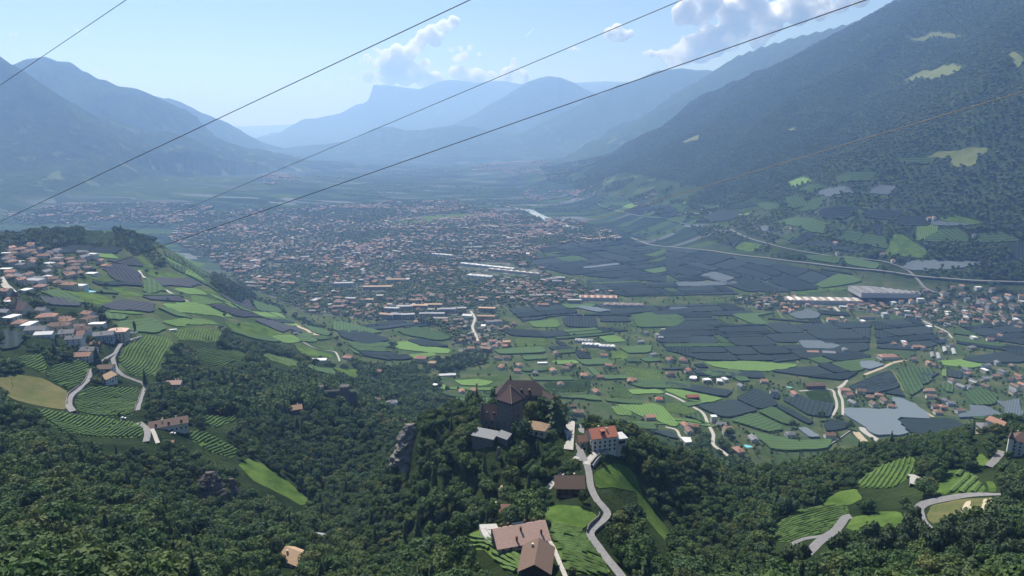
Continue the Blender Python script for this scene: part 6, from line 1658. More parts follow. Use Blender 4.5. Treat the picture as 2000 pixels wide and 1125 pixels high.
WOODS = [ground_poly(px(c_, p)) for c_, p in [
 ('E', [(150,880),(330,862),(440,900),(600,960),(860,890),(885,960),(700,1010),(600,1020),(350,1060),(200,1000)]),
 ('D', [(1250,790),(1450,810),(1640,868),(1660,920),(1450,920),(1230,880)]),
 ('D', [(350,160),(540,150),(700,240),(760,290),(880,310),(690,322),(450,300),(250,290),(300,230)]),
 ('D', [(690,322),(900,332),(950,425),(860,440),(790,375),(720,352)]),
 ('D', [(960,305),(1100,360),(1160,425),(1060,385)]),
 ('E', [(760,380),(1000,350),(1180,400),(1110,440),(900,430)]),
 ('E', [(650,205),(900,190),(1200,205),(1180,235),(900,240)]),
 ('D', [(1180,560),(1400,590),(1560,650),(1600,700),(1450,625),(1250,580)]),
 ('D', [(1620,690),(1850,790),(1990,880),(1960,890),(1800,800),(1640,720)]),
 ('D', [(560,565),(640,575),(690,600),(600,605)]),
 ('F', [(0,262),(220,282),(330,330),(480,352),(760,400),(740,420),(480,385),(330,372),(0,320)]),
 ('F', [(300,80),(480,60),(620,110),(700,160),(560,130),(330,120)]),
 ('F', [(1200,240),(1340,220),(1480,330),(1350,330),(1300,290),(1190,330)]),
 ('F', [(1480,380),(1640,330),(1700,260),(1900,250),(1920,330),(1880,480),(1560,480),(1800,420),(1650,400)]),
 ('F', [(760,395),(1000,430),(1350,480),(1360,490),(1000,455),(760,415)]),
 ('I', [(860,235),(960,230),(1080,260),(1085,310),(1000,330)]),
 ('E', [(0,610),(130,640),(240,690),(230,710),(80,680),(0,640)]),
 ('H', [(700,0),(560,40),(450,20),(350,100),(420,120),(560,110)]),
]]
CONZONE = ground_poly(px('I', [(620,1125),(830,1000),(1000,905),(1250,890),(1420,870),(1500,850),(1900,700),(2000,670),(2000,1125)]))
def forest_ok(x, y, z, r):
    hill = (z > 52) & (r < 2500)
    sp = poly_mask(x, y, SPUR); vi = poly_mask(x, y, VILLAGE)
    ok = hill & ~sp & (~vi | (rng.random(x.shape) < .22))
    for w in WOODS: ok |= poly_mask(x, y, w)
    ok &= (r < 1350) | (rng.random(x.shape) < .6)
    return ok
TREES = []     # x, y, z, height, radius, kind
def behind(x, y, z):
    """ground that a tree top at (x, y, z) would hide from the drone's side of the hill"""
    r = np.hypot(x, y); ox, oy = x / r, y / r; sl = (CAM_Z - z) / r
    bx, by = x.copy(), y.copy(); done = np.zeros(x.shape, bool)
    for s in np.arange(1.5, 90, 1.5):
        px_, py_ = x + ox * s, y + oy * s
        h_ = (z - sl * s < ground(px_, py_)) & ~done
        bx[h_] = px_[h_]; by[h_] = py_[h_]; done |= h_
    bx[~done] = x[~done] + ox[~done] * 90; by[~done] = y[~done] + oy[~done] * 90
    return bx, by
def grow(pitch, rmin, rmax, hmin, hmax, span):
    x, y = scatter(-span, span, 90, rmax, pitch, rng)
    r = np.hypot(x, y); a = np.abs(np.degrees(np.arctan2(x, y)))
    k = (r >= rmin) & (r < rmax) & (a < 41); x, y, r = x[k], y[k], r[k]
    z = ground(x, y)
    k = forest_ok(x, y, z, r); x, y, z = x[k], y[k], z[k]
    k = seen(x, y, z + hmax * .9); x, y, z = x[k], y[k], z[k]
    k = ~in_open(x, y, 1.8) & ~near_lines(x, y, 2.6) & ~near_house(x, y, 2.0); x, y, z = x[k], y[k], z[k]
    for hh in (.35, .65, .95, 1.2):       # plots, lanes and houses keep an open front towards the slope above
        xs, ys = behind(x, y, z + hh * hmax)
        k = ~in_open(xs, ys, -.5) & ~near_lines(xs, ys, 0.3, True) & ~near_house(xs, ys, -1.0); x, y, z = x[k], y[k], z[k]
    cz = poly_mask(x, y, CONZONE)
    h = (hmin + (hmax * 1.12 - hmin) * rng.random(len(x)) ** 1.3) * np.clip(1 + .6 * fbm(x / 60, y / 60, 2, 55), .55, 1.35)
    kind = np.where(cz, np.where(rng.random(len(x)) < .8, 2, 0), np.where(rng.random(len(x)) < .06, 1, 0))
    for i in range(len(x)): TREES.append((x[i], y[i], z[i], h[i], h[i] * rng.uniform(.33, .54), int(kind[i])))
grow(8.0, 130, 410, 9, 14, 480)
grow(7.0, 410, 560, 8, 13, 480)
grow(7.2, 560, 1100, 8, 12.5, 900)
grow(8.5, 1100, 2500, 8, 13, 1900)
# garden trees by the houses and in the valley
hx, hy, hr = (np.array([h[i] for h in HOUSES]) for i in range(3))
gx = []; gy = []
for a, b_, r_ in HOUSES:
    for k in range(rng.integers(2, 6)):
        t = rng.uniform(0, 6.28); d = r_ + rng.uniform(2, 16); gx.append(a + d * math.cos(t)); gy.append(b_ + d * math.sin(t))
gx = np.array(gx); gy = np.array(gy)
k = ~in_open(gx, gy, 1) & ~near_lines(gx, gy, 2) & ~near_house(gx, gy, .5); gx, gy = gx[k], gy[k]
gz = ground(gx, gy); k = seen(gx, gy, gz + 8); gx, gy, gz = gx[k], gy[k], gz[k]
GARDEN = [(gx[i], gy[i], gz[i], rng.uniform(4.5, 10), rng.uniform(2.0, 4.0), 3 if rng.random() < .1 else 0) for i in range(len(gx))]
# scattered trees and hedges between the valley plots
x, y = scatter(-1300, 1300, 700, 2300, 21, rng)
z = ground(x, y); r = np.hypot(x, y)
k = (z < 60) & ~in_open(x, y, 1.5) & ~near_lines(x, y, 2.5) & ~near_house(x, y, 2) & (np.abs(np.arctan2(x, y)) < .7) & ~poly_mask(x, y, TOWN) & (rng.random(len(x)) < np.clip(.5 + 1.5 * fbm(x / 70, y / 70, 3, 19), .08, .95))
x, y, z = x[k], y[k], z[k]; k = seen(x, y, z + 7); x, y, z = x[k], y[k], z[k]
GARDEN += [(x[i], y[i], z[i], rng.uniform(4, 9), rng.uniform(1.8, 3.6), 0) for i in range(len(x))]
# castle wood is denser round the walls: trees pressed against the buildings
print('trees', len(TREES), 'garden', len(GARDEN))
def place_tree(me_c, me_t, x, y, z, h, rad, label, name, group, cat='tree', rot=None):
    o = empty(name, (x, y, z - .3), rng.uniform(0, 6.28) if rot is None else rot); tag(o, label, cat, group)
    o.scale = (rad / .95, rad / .95, h / 2.15)
    for nm, me in (('trunk', me_t), ('crown', me_c)):
        c = bpy.data.objects.new(nm, me); COL.objects.link(c); c.parent = o
    return o
MARKS = [(nm, hit(*px(c_, [(a, b_)])[0])[0][:2]) for nm, c_, a, b_ in [
 ('lone white house', 'G', 1650, 1060), ('grey wood shed', 'G', 1780, 930), ('upper bright meadow', 'G', 1380, 520), ('lower bright meadow', 'G', 1700, 720),
 ('dark earth cliff', 'G', 1150, 690), ('long brown farmhouse', 'G', 940, 300), ('slanting vineyard', 'G', 500, 330), ('dry field', 'G', 150, 130), ('vines below the farmhouse', 'G', 1180, 390),
 ('ruin chalet', 'G', 1645, 210), ('battlemented ruin', 'G', 1850, 140), ('pale pink roofed house', 'M', 1375, 590), ('wood footpath', 'H', 590, 905), ('pale rock cliff', 'H', 405, 440),
 ('castle keep', 'H', 985, 330), ('castle shed', 'H', 850, 370), ('weathered cottage', 'H', 935, 770), ('farmhouse terrace', 'H', 870, 900), ('pergola vines', 'H', 880, 1000),
 ('dark lane farmhouse', 'H', 1310, 640), ('castle lane bend', 'H', 1540, 790), ('castle lane end', 'H', 1600, 1080), ('white guesthouse', 'H', 1560, 400), ('steep guesthouse meadow', 'H', 1800, 760), ('steep meadow foot', 'H', 1900, 1000),
 ('lower footpath', 'I', 720, 960), ('lower road', 'I', 900, 930), ('ridge vineyard', 'I', 1250, 560), ('pine edged meadow', 'I', 1250, 830), ('hairpin bend', 'I', 1440, 830), ('hairpin field', 'I', 1700, 770), ('white manor', 'I', 1960, 480), ('manor lane orchard', 'I', 1680, 640), ('small bright clearing', 'I', 1020, 930), ('green orchard wood edge', 'I', 700, 450)]]
_mx = np.array([m_[1] for m_ in MARKS])
def mark_of(x, y):
    d = np.hypot(_mx[:, 0] - x, _mx[:, 1] - y); o_ = np.argsort(d)[:10]; k = int(o_[0])
    if d[k] < 18: return 'close to the ' + MARKS[k][0]
    best = None
    for i in o_:
        for j in o_:
            if i < j:
                q = (d[i] + d[j]) / max(np.hypot(*(_mx[i] - _mx[j])), 1)
                if q < 1.12 and (best is None or d[i] + d[j] < best[0]): best = (d[i] + d[j], int(i), int(j))
    if best: return 'between %s and %s' % (MARKS[best[1]][0], MARKS[best[2]][0])
    return 'in the wood near the ' + MARKS[k][0]
order = sorted(range(len(TREES)), key=lambda i: -TREES[i][3] * TREES[i][4] / (TREES[i][0] ** 2 + TREES[i][1] ** 2 + (CAM_Z - TREES[i][2]) ** 2))
cnt = {0: 0, 1: 0, 2: 0}; single = set()
for i in order:
    k = TREES[i][5]
    u, v = project(TREES[i][0], TREES[i][1], TREES[i][2] + TREES[i][3] * .6)
    if cnt[k] >= 290 or not (0 < u < 2000 and v < 1120): continue
    cnt[k] += 1; single.add(i)
for i in single:
    x, y, z, h, rad, k = TREES[i]
    w = mark_of(x, y); sz = 'tall' if h > 11.2 else 'low' if h < 7.6 else 'mid sized'
    if k == 0: place_tree(CROWNS[i % 8], TRUNKS[i % 4], x, y, z, h, rad, sz + ' broadleaf tree ' + w, 'broadleaf_tree', sz + ' broadleaf trees ' + w)
    elif k == 1: place_tree(CONIF[i % 4], TRUNKC[0], x, y, z, h * 1.25, rad * 1.2, sz + ' pointed conifer ' + w, 'conifer_tree', sz + ' conifers ' + w)
    else: place_tree(PINES[i % 4], TRUNKS[i % 4], x, y, z, h * 1.1, rad * .8, sz + ' dark pine ' + w, 'pine_tree', sz + ' pines ' + w)
REST = [TREES[i] for i in range(len(TREES)) if i not in single]
# ---- single trees that stand out
LONE = [('D', 820, 470, 8, 4, 'round lone tree at the corner of the dirt track'), ('D', 875, 482, 8, 4, 'second round tree beside the dirt track corner'), ('D', 1015, 592, 6, 2.6, 'lone tree where the dirt track ends'),
        ('D', 1255, 712, 8, 3.6, 'lone tree beside the long netted orchard'), ('D', 1335, 765, 6, 3, 'small spreading tree in the bright spur meadow'), ('D', 590, 548, 8, 5, 'broad tree above the dark hedge'), ('D', 935, 620, 4, 3, 'low bush beside the netted orchard'), ('D', 1895, 890, 14, 6, 'large round tree on the lower end of the spur'),
        ('I', 705, 300, 12, 6, 'large tree beside the grey roofed villa'), ('I', 865, 262, 16, 7, 'big conifer shaped tree at the path corner'), ('I', 350, 360, 16, 9, 'big broad tree beside the cream villa'), ('D', 640, 610, 5, 3, 'bush at the foot of the bright meadow'), ('J', 790, 575, 13, 5.5, 'large round tree in the castle courtyard behind the keep'), ('J', 860, 560, 11, 4.5, 'dark tree against the wall of the castle hall'), ('J', 735, 560, 7, 3.2, 'lower tree beside the corner of the keep'), ('J', 900, 590, 9, 4, 'tree between the castle hall and the tan roofed outbuilding'), ('J', 650, 830, 6, 3.4, 'round tree below the corner of the keep')]
for c_, a, b_, h, rad, l in LONE:
    p = hit(*px(c_, [(a, b_)])[0])[0]; place_tree(CROWNS[len(l) % 8], TRUNKS[0], p[0], p[1], p[2], h * 1.15, rad, l, 'broadleaf_tree', None)
CYP = with_mat(crown_mesh(77, 14, 60, .2, 1.0, True, .3), NEEDLE)
for c_, a, b_, h, rad, l in [('D', 758, 815, 20, 2.0, 'tall slender cypress beside the village hotel'), ('M', 1610, 590, 14, 2.2, 'slender cypress at the edge of the wood below the pink roofed house'), ('G', 668, 255, 7, 1.2, 'small cypress at the top of the slanting vineyard'),
        ('E', 1245, 985, 12, 2.4, 'dark cypress beside the red roofed house beyond the castle'), ('J', 1398, 210, 11, 1.5, 'slender cypress beyond the castle hall'), ('J', 1480, 215, 11, 1.5, 'second slender cypress beyond the castle hall'), ('J', 1695, 250, 10, 1.4, 'cypress in the vineyard beyond the guesthouse'), ('J', 178, 215, 10, 1.5, 'cypress beside the terracotta houses behind the castle'), ('I', 490, 355, 9, 1.4, 'cypress beside the grey roofed villa'), ('D', 1590, 350, 26, 5, 'dark cypress rising above the town roofs')]:
    p = hit(*px(c_, [(a, b_)])[0])[0]; place_tree(CYP, TRUNKC[0], p[0], p[1], p[2], h, rad, l, 'cypress_tree', None)
p = hit(*px('J', [(1045, 660)])[0])[0]
CEDAR = with_mat(conifer_mesh(91, 8, 26, .62), NEEDLE)
place_tree(CEDAR, TRUNKC[0], p[0], p[1], p[2], 20, 16, 'huge dark cedar beside the castle forecourt', 'cedar_tree', None)
p = hit(*px('M', [(1055, 590)])[0])[0]
place_tree(CONIF[0], TRUNKC[0], p[0], p[1], p[2], 17, 6.5, 'dark spruce at the fork of the village lane', 'spruce_tree', None)
for k in range(14):
    a, b_ = 480 + k * 15.5, 742 + k * 5; p = hit(*px('E', [(a, b_)])[0])[0]
    place_tree(CYP, TRUNKC[0], p[0], p[1], p[2], 14, 3.0, 'poplar in the row along the orchard below the town', 'poplar_tree', 'poplars in a row')
# ---- everything else: woods of countless trees
def low_tree(me_c, me_t, name):
    return me_c
def wood(name, data, forms, label, scale_z=1.0, cat='woodland'):
    """one object of points that carries a tree form on each point"""
    n = len(data); D = np.array([d[:5] for d in data], float)
    me = bpy.data.meshes.new(name); me.vertices.add(n)
    co = D[:, :3].copy(); co[:, 2] -= .3
    me.vertices.foreach_set('co', co.astype(np.float32).ravel())
    sc_ = np.stack([D[:, 4] / .95, D[:, 4] / .95, D[:, 3] / 2.15 * scale_z], -1).astype(np.float32)
    a = me.attributes.new('size', 'FLOAT_VECTOR', 'POINT'); a.data.foreach_set('vector', sc_.ravel())
    r_ = np.zeros((n, 3), np.float32); r_[:, 2] = rng.uniform(0, 6.28, n)
    a = me.attributes.new('turn', 'FLOAT_VECTOR', 'POINT'); a.data.foreach_set('vector', r_.ravel())
    a = me.attributes.new('form', 'INT', 'POINT'); a.data.foreach_set('value', np.array([d[5] for d in data], np.int32))
    me.update()
    o = link_mesh(name, me); tag(o, label, cat, kind='stuff')
    ng = bpy.data.node_groups.new(name, 'GeometryNodeTree')
    ng.interface.new_socket('Geometry', in_out='INPUT', socket_type='NodeSocketGeometry'); ng.interface.new_socket('Geometry', in_out='OUTPUT', socket_type='NodeSocketGeometry')
    gi = ng.nodes.new('NodeGroupInput'); go = ng.nodes.new('NodeGroupOutput')
    gti = ng.nodes.new('GeometryNodeGeometryToInstance')
    for f in reversed(forms):
        oi = ng.nodes.new('GeometryNodeObjectInfo'); oi.inputs['Object'].default_value = f; oi.transform_space = 'ORIGINAL'
        ng.links.new(oi.outputs['Geometry'], gti.inputs[0])
    iop = ng.nodes.new('GeometryNodeInstanceOnPoints'); iop.inputs['Pick Instance'].default_value = True
    ng.links.new(gi.outputs[0], iop.inputs['Points']); ng.links.new(gti.outputs[0], iop.inputs['Instance'])
    for nm, ty, sk in (('size', 'FLOAT_VECTOR', 'Scale'), ('turn', 'FLOAT_VECTOR', 'Rotation'), ('form', 'INT', 'Instance Index')):
        na = ng.nodes.new('GeometryNodeInputNamedAttribute'); na.data_type = ty; na.inputs['Name'].default_value = nm
        ng.links.new(na.outputs['Attribute'], iop.inputs[sk])
    ng.links.new(iop.outputs[0], go.inputs[0])
    md = o.modifiers.new('trees', 'NODES'); md.node_group = ng
    return o
def form(name, me):
    o = bpy.data.objects.new(name, me); return o
# forms in a set: join crown and trunk
def tree_form(name, crown, trunk):
    bm = bmesh.new(); bm.from_mesh(crown); n = len(bm.faces); bm.from_mesh(trunk); bm.faces.ensure_lookup_table()
    for f in bm.faces[n:]: f.material_index = 1
    me = bpy.data.meshes.new(name); bm.to_mesh(me); bm.free(); me.materials.append(crown.materials[0]); me.materials.append(trunk.materials[0])
    return form(name, me)
MIDC = [with_mat(crown_mesh(60 + s, 9, 34, .18, .8), LEAF) for s in range(5)]
F_NEAR = [tree_form('tree_form', CROWNS[s], TRUNKS[s % 4]) for s in range(6)] + [tree_form('tree_form', CONIF[s], TRUNKC[0]) for s in range(2)] + [tree_form('tree_form', PINES[s], TRUNKS[s]) for s in range(3)]
def near_form(k): return int(rng.integers(0, 6)) if k == 0 else int(6 + rng.integers(0, 2)) if k in (1, 3) else int(8 + rng.integers(0, 3))
nearR = [(x, y, z, h * (1.2 if k == 1 else 1), rad * (1.25 if k == 1 else .85 if k == 2 else 1), near_form(k)) for x, y, z, h, rad, k in REST if x * x + y * y < 700 ** 2]
farR = [(x, y, z, h, rad * 1.1, int(rng.integers(0, 5))) for x, y, z, h, rad, k in REST if x * x + y * y >= 700 ** 2]
wood('hillside_wood', nearR, F_NEAR, 'dense mixed wood covering the near hillsides')
F_MID = [tree_form('tree_form', MIDC[s], TRUNKS[s % 4]) for s in range(5)] + [tree_form('tree_form', CONIF[3], TRUNKC[0])]
wood('distant_wood', farR, F_MID, 'woods on the farther slopes above the valley')
wood('garden_trees', [(x, y, z, h, rad, 5 if k == 3 else int(rng.integers(0, 5))) for x, y, z, h, rad, k in GARDEN], F_MID, 'garden trees and shrubs between houses and orchards', cat='garden trees')
# town trees
x, y = scatter(-2600, 1400, 1500, 5600, 10.5, rng); r = np.hypot(x, y)
den = np.where(poly_mask(x, y, TOWN) | poly_mask(x, y, MARL) | poly_mask(x, y, far_polys[0][0]) | poly_mask(x, y, far_polys[6][0]), .85, .0)
k = (rng.random(len(x)) < den * np.clip(.8 + 1.2 * fbm(x / 150, y / 150, 3, 91), .25, 1)) ; x, y = x[k], y[k]
ts = np.array([s[:2] for s in TOWN_SPOTS + FAR_SPOTS])
cell = {}
for a, b_ in ts: cell.setdefault((int(a // 20), int(b_ // 20)), []).append((a, b_))
def clear(a, b_):
    i, j = int(a // 20), int(b_ // 20)
    return all((a - p) ** 2 + (b_ - q) ** 2 > 42 for di in (-1, 0, 1) for dj in (-1, 0, 1) for p, q in cell.get((i + di, j + dj), ()))
k = np.array([clear(a, b_) for a, b_ in zip(x, y)]) & ~near_house(x, y, 3) & ~in_open(x, y, 3) & ~near_lines(x, y, 5)
x, y = x[k], y[k]; z = ground(x, y)
k = seen(x, y, z + 9); x, y, z = x[k], y[k], z[k]
LOWC = [form('tree_form', with_mat(crown_mesh(80 + s, 6, 0, .2, .8), LEAF)) for s in range(4)]
wood('town_trees', [(x[i], y[i], z[i], rng.uniform(9, 19), rng.uniform(4.5, 9), int(rng.integers(0, 4))) for i in range(len(x))], LOWC, 'trees filling the gardens and parks of the town', cat='town trees')

# groves in the far valley
x, y = scatter(-6000, 4500, 3000, 9000, 55, rng); z = ground(x, y)
k = (z < 40) & (np.abs(np.arctan2(x, y)) < .68) & ~poly_mask(x, y, TOWN) & ~in_open(x, y, 5) & (fbm(x / 350, y / 350, 3, 61) > .12)
x, y, z = x[k], y[k], z[k]
wood('valley_groves', [(x[i], y[i], z[i], rng.uniform(9, 16), rng.uniform(9, 20), int(rng.integers(0, 4))) for i in range(len(x))], LOWC, 'rows and groves of trees on the distant valley floor', cat='groves')
# forest on the mountain
MWOODS = [ground_poly(px(c_, p)) for c_, p in [('F', [(1250,5),(2000,5),(2000,310),(1930,320),(1880,250),(1760,170),(1500,130),(1480,80),(1380,60)]), ('C', [(1000,1125),(1200,1010),(1500,960),(2000,880),(2000,1125)]), ('F', [(380,0),(820,0),(830,60),(700,120),(520,60)])]]
MTN = [form('tree_form', with_mat(crown_mesh(90 + s, 5, 0, .2, .9), FARLEAF)) for s in range(4)]
def mountain_trees(x, y, hmin, hmax, buf):
    z = ground(x, y); r = np.hypot(x, y)
    mw = np.zeros(x.shape, bool)
    for w in MWOODS: mw |= poly_mask(x, y, w)
    k = ((z > 60) | mw) & (np.abs(np.arctan2(x, y)) < .70) & (r > 2000); mw = mw[k]; x, y, z = x[k], y[k], z[k]
    e = 60.0
    k = ~in_open(x, y, buf) & ~near_lines(x, y, 8) & ((z > 190) | (fbm(x / 130, y / 130, 3, 71) > .0) | ((x / y > .42) & (z > 90)) | mw); x, y, z = x[k], y[k], z[k]
    k = seen(x, y, z + hmax, 40); x, y, z = x[k], y[k], z[k]
    return [(x[i], y[i], z[i], rng.uniform(hmin, hmax), rng.uniform(6, 10.5), int(rng.integers(0, 4))) for i in range(len(x))]
x, y = scatter(300, 5200, 1500, 7600, 14.5, rng)
mt = mountain_trees(x, y, 13, 24, 2)
wood('mountain_forest', mt, MTN, 'dense dark forest on the big mountain slope', cat='forest')
print('mountain', len(mt))
# ================================================================== SMALL THINGS
CLOTH, _nt, _b = new_mat('dark_clothes'); _b.inputs['Base Color'].default_value = (0.03, 0.03, 0.045, 1)
SKIN, _nt, _b = new_mat('skin'); _b.inputs['Base Color'].default_value = (0.42, 0.26, 0.19, 1)
def person(x, y, rot, lab, grp):
    z = float(ground(x, y)) + .32
    J = [((0, 0, .95), .15), ((0, 0, 1.2), .14), ((0, 0, 1.42), .13), ((0, 0, 1.52), .06), ((0, .02, 1.66), .11), ((0, .02, 1.76), .09),
         ((.1, 0, .9), .10), ((.11, .14, .5), .07), ((.11, .22, .08), .045), ((.11, .34, .04), .04), ((-.1, 0, .9), .10), ((-.11, -.06, .5), .07), ((-.11, -.25, .1), .045), ((-.11, -.14, .04), .04),
         ((.2, 0, 1.40), .065), ((.25, -.08, 1.12), .05), ((.26, .04, .88), .04), ((-.2, 0, 1.40), .065), ((-.25, .08, 1.12), .05), ((-.26, .2, .9), .04)]
    E = [(0, 1), (1, 2), (2, 3), (3, 4), (4, 5), (0, 6), (6, 7), (7, 8), (8, 9), (0, 10), (10, 11), (11, 12), (12, 13), (2, 14), (14, 15), (15, 16), (2, 17), (17, 18), (18, 19)]
    me = bpy.data.meshes.new('person'); me.from_pydata([j[0] for j in J], E, []); me.materials.append(CLOTH)
    o = bpy.data.objects.new('person', me); COL.objects.link(o); o.location = (x, y, z); o.rotation_euler = (0, 0, rot)
    md = o.modifiers.new('skin', 'SKIN'); sv = me.skin_vertices[0].data if me.skin_vertices else None
    if sv is None:
        bm = bmesh.new(); bm.from_mesh(me); bm.verts.layers.skin.verify(); bm.to_mesh(me); bm.free(); sv = me.skin_vertices[0].data
    for i, (_, r_) in enumerate(J): sv[i].radius = (r_, r_)
    sv[0].use_root = True
    o.modifiers.new('smooth', 'SUBSURF').levels = 1
    tag(o, lab, 'person', grp)
for a, b_ in ((185, 783), (200, 788)):
    p = hit(*px('M', [(a, b_)])[0])[0]; person(p[0], p[1], 2.2, 'person in dark clothes walking on the curving grey road', 'walkers on the grey road')
for c_, a, b_, h, l in (('D', 1066, 720, 13, 'thin utility pole in the vine terraces of the spur'), ('D', 1486, 805, 13, 'thin utility pole beside the bright spur meadow'), ('G', 72, 80, 9, 'thin pole in the dry yellow field'), ('K', 1450, 545, 7, 'short pole at the lane wall above the pergola vines')):
    p = hit(*px(c_, [(a, b_)])[0])[0]; o = empty('utility_pole', tuple(p)); tag(o, l, 'pole')
    MB().tube([(0, 0, -1), (0, 0, h)], [.16, .10], 8).build('post', BARK if 'BARK' in globals() else STONE, o)
    MB().box(-1.1, 1.1, -.06, .06, h - .9, h - .75).build('crossarm', STONE, o)
    for x in (-.9, 0, .9): MB().tube([(x, 0, h - .75), (x, 0, h - .45)], .06, 6).build('insulator', GLASS, o)
# ================================================================== CABLES OF THE AERIAL LIFT
steel, nt, b = new_mat('dark_steel_cable'); b.inputs['Base Color'].default_value = (0.05, 0.05, 0.055, 1); b.inputs['Metallic'].default_value = .6; b.inputs['Roughness'].default_value = .6
rust, nt, b = new_mat('weathered_cable'); b.inputs['Base Color'].default_value = (0.30, 0.25, 0.22, 1); b.inputs['Roughness'].default_value = .8
def ray_pt(u, v, dep):
    dx, dy, dz = ray(u, v); return np.array([dx * dep, dy * dep, CAM_Z + dz * dep])
def cable(a, da, c, dc, rad, mat, lab, sag=.4):
    P, Q = ray_pt(*a, da), ray_pt(*c, dc)
    ext0 = P + (P - Q) * .45; d = Q - P
    t1 = 1.0
    while t1 < 40:
        w = P + d * t1
        if w[2] < ground(w[0], w[1]) - 1 or t1 * np.linalg.norm(d) > 2500: break
        t1 += .02
    pts = [ext0 + (P + d * t1 - ext0) * k / 40 - np.array([0, 0, sag * 4 * (k / 40) * (1 - k / 40)]) for k in range(41)]
    tag(MB().tube([tuple(p) for p in pts], rad, 6).build('lift_cable', mat, None, True), lab, 'cable')
cable((1683, 0), 34, (165, 530), 78, .028, steel, 'thickest dark cable slanting over the town and the village')
cable((913, 0), 34, (0, 430), 70, .024, steel, 'dark cable crossing the sky above the table mountain')
cable((1325, 0), 38, (270, 445), 130, .022, steel, 'thin dark cable crossing the sky in front of the domed mountain')
cable((245, 0), 40, (0, 165), 56, .018, steel, 'thin cable in front of the hazy peak')
cable((2000, 178), 40, (1120, 440), 120, .030, rust, 'rusty brown cable in front of the big forested mountain', .2)

# ================================================================== CLOUDS (beyond the haze)
def cloud_mat(name, dens, lo, hi):
    cm = bpy.data.materials.new(name); cm.use_nodes = True; nt = cm.node_tree
    for n in list(nt.nodes):
        if n.type != 'OUTPUT_MATERIAL': nt.nodes.remove(n)
    out = [n for n in nt.nodes if n.type == 'OUTPUT_MATERIAL'][0]
    pv = nt.nodes.new('ShaderNodeVolumePrincipled')
    pv.inputs['Color'].default_value = (1, 1, 1, 1); pv.inputs['Anisotropy'].default_value = 0.0
    g = nt.nodes.new('ShaderNodeNewGeometry')
    nz = noise_tex(nt, g.outputs['Position'], 0.00085, 6, .62)
    mr = N(nt, 'ShaderNodeMapRange'); mr.interpolation_type = 'SMOOTHSTEP'
    for k, v in (('From Min', lo), ('From Max', hi), ('To Min', 0), ('To Max', dens)): mr.inputs[k].default_value = v
    nt.links.new(nz, mr.inputs['Value']); nt.links.new(mr.outputs['Result'], pv.inputs['Density'])
    nt.links.new(pv.outputs['Volume'], out.inputs['Volume'])
    return cm
CL_THICK = cloud_mat('cumulus', .0075, .37, .58); CL_MID = cloud_mat('soft_cumulus', .0045, .40, .62); CL_THIN = cloud_mat('thin_cloud', .0016, .42, .66)
crng = np.random.default_rng(5)
def cloud(lumps, lab, mat=None, grp=None):
    V = []; F = []; n = 0
    for (u, v, r) in lumps:
        dx, dy, dz = ray(u, v); s = 52000.0 / dy
        c = np.array([dx * s, 52000.0, CAM_Z + dz * s]); rad = r * s / FPX * 1.12
        for k in range(9):
            if k:
                d = crng.normal(size=3); d /= np.linalg.norm(d); d[2] = abs(d[2]) * .9 - .25; cc = c + d * rad * .75; rr = rad * crng.uniform(.28, .5)
            else: cc, rr = c, rad * .88
            V.append(ICO2[0] * rr * (1 + crng.uniform(-.1, .1, (len(ICO2[0]), 1))) + cc); F.append(ICO2[1] + n); n += len(ICO2[0])
    V = np.vstack(V); F = np.vstack(F); ctr = V.mean(0)
    me = np_mesh('cloud', V - ctr, F)
    o = link_mesh('cloud', me, mat or CL_THICK); o.location = ctr
    md = o.modifiers.new('union', 'REMESH'); md.mode = 'VOXEL'; md.voxel_size = max(60.0, float(np.ptp(V[:, 0])) / 90)
    return tag(o, lab, 'cloud', grp)
cloud([(885,42,13),(868,52,15),(845,60,15),(828,70,14),(850,78,15),(815,88,17),(800,100,17),(775,98,14),(755,108,14),(735,102,10),(780,118,17),(740,122,14),(715,117,12),(765,132,18),(800,132,16),(830,126,12)], 'tall white cumulus cloud above the table mountain')
cloud([(760,148,20),(790,150,20),(825,152,18),(850,155,16),(720,150,14),(900,145,20),(930,150,18),(960,152,14),(690,160,9)], 'long cloud bank resting on the table mountain', CL_THICK)
cloud([(990,146,16),(1020,150,14),(1005,118,6),(1003,128,7),(1008,138,9)], 'small cloud beside the domed mountain', CL_THICK)
cloud([(880,96,8),(898,94,6),(918,94,7),(905,110,11),(935,106,5),(890,115,8)], 'ragged cloud fragments beside the tall cumulus', CL_MID)
cloud([(1205,56,11),(1190,66,13),(1215,70,13),(1230,66,9),(1200,76,9)], 'small white cloud alone in the blue sky')
cloud([(1122,96,6),(1112,96,4),(1130,97,4)], 'tiny cloud puff beside the dark cable', CL_MID)
cloud([(1030,68,3),(1035,63,3),(1040,57,2.5)], 'small slanting wisp of cloud', CL_MID)
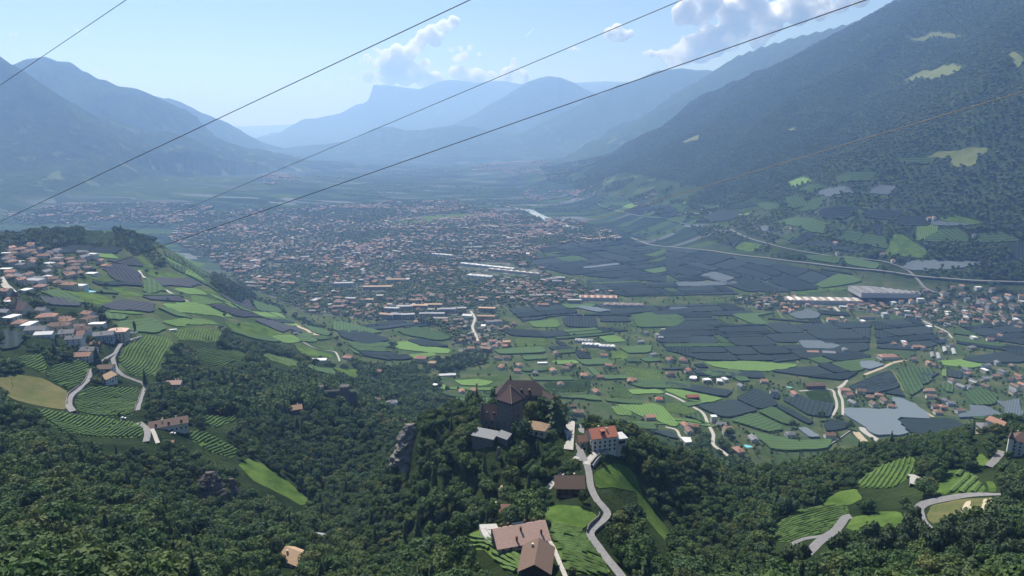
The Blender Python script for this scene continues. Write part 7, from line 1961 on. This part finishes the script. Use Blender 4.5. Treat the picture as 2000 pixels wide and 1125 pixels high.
cloud([(1330,35,18),(1355,30,20),(1375,36,16),(1322,20,11),(1345,10,20),(1390,15,20),(1420,22,24),(1450,30,24),(1480,20,26),(1520,25,26),(1560,28,24),(1600,18,24),(1640,8,20),(1680,-2,18),(1500,50,24),(1460,60,22),(1420,60,22),(1380,66,20),(1350,86,20),(1322,100,15),(1295,108,13),(1270,105,9),(1255,103,6),(1340,110,18),(1370,106,20),(1400,92,20),(1310,120,15),(1430,85,18),(1480,80,18),(1380,-15,24),(1460,-15,26),(1560,-15,26),(1640,-20,26)], 'huge white cloud bank rising behind the big mountain')
cloud([(25,65,6),(20,70,4),(30,70,4)], 'tiny round cloud above the hazy peak', CL_THICK)
cloud([(148,60,6),(165,66,5),(178,68,3)], 'thin cloud shred beside the thin cable', CL_THIN)
cloud([(145,122,12),(165,130,13),(190,145,13),(215,156,12),(245,168,10)], 'faint cloud behind the hazy peak', CL_THIN)
cloud([(400,165,9),(430,168,9),(455,170,7)], 'faint low cloud over the end of the valley', CL_THIN)
cloud([(545,166,8),(575,163,9),(605,160,9),(640,165,10)], 'faint long cloud left of the cliff of the table mountain', CL_THIN)
cloud([(648,110,5),(668,112,7),(690,106,7)], 'faint cloud shred beside the tall cumulus', CL_THIN)
# ================================================================== HAZE
HZ_TOP = 2060.0
mb = MB().box(-46000, 46000, -2500, 46000, -60, HZ_TOP)
hm = bpy.data.materials.new('valley_haze'); hm.use_nodes = True
ht = hm.node_tree
for n in list(ht.nodes):
    if n.type != 'OUTPUT_MATERIAL': ht.nodes.remove(n)
pv = ht.nodes.new('ShaderNodeVolumePrincipled')
pv.inputs['Color'].default_value = (0.31, 0.53, 1.0, 1)
pv.inputs['Absorption Color'].default_value = (0.5, 0.5, 0.5, 1)
pv.inputs['Density'].default_value = 9.8e-5
pv.inputs['Anisotropy'].default_value = 0.35
ht.links.new(pv.outputs['Volume'], [n for n in ht.nodes if n.type == 'OUTPUT_MATERIAL'][0].inputs['Volume'])
hz = mb.build('haze', hm)
tag(hz, 'pale blue summer haze filling the valley', 'haze', kind='stuff')
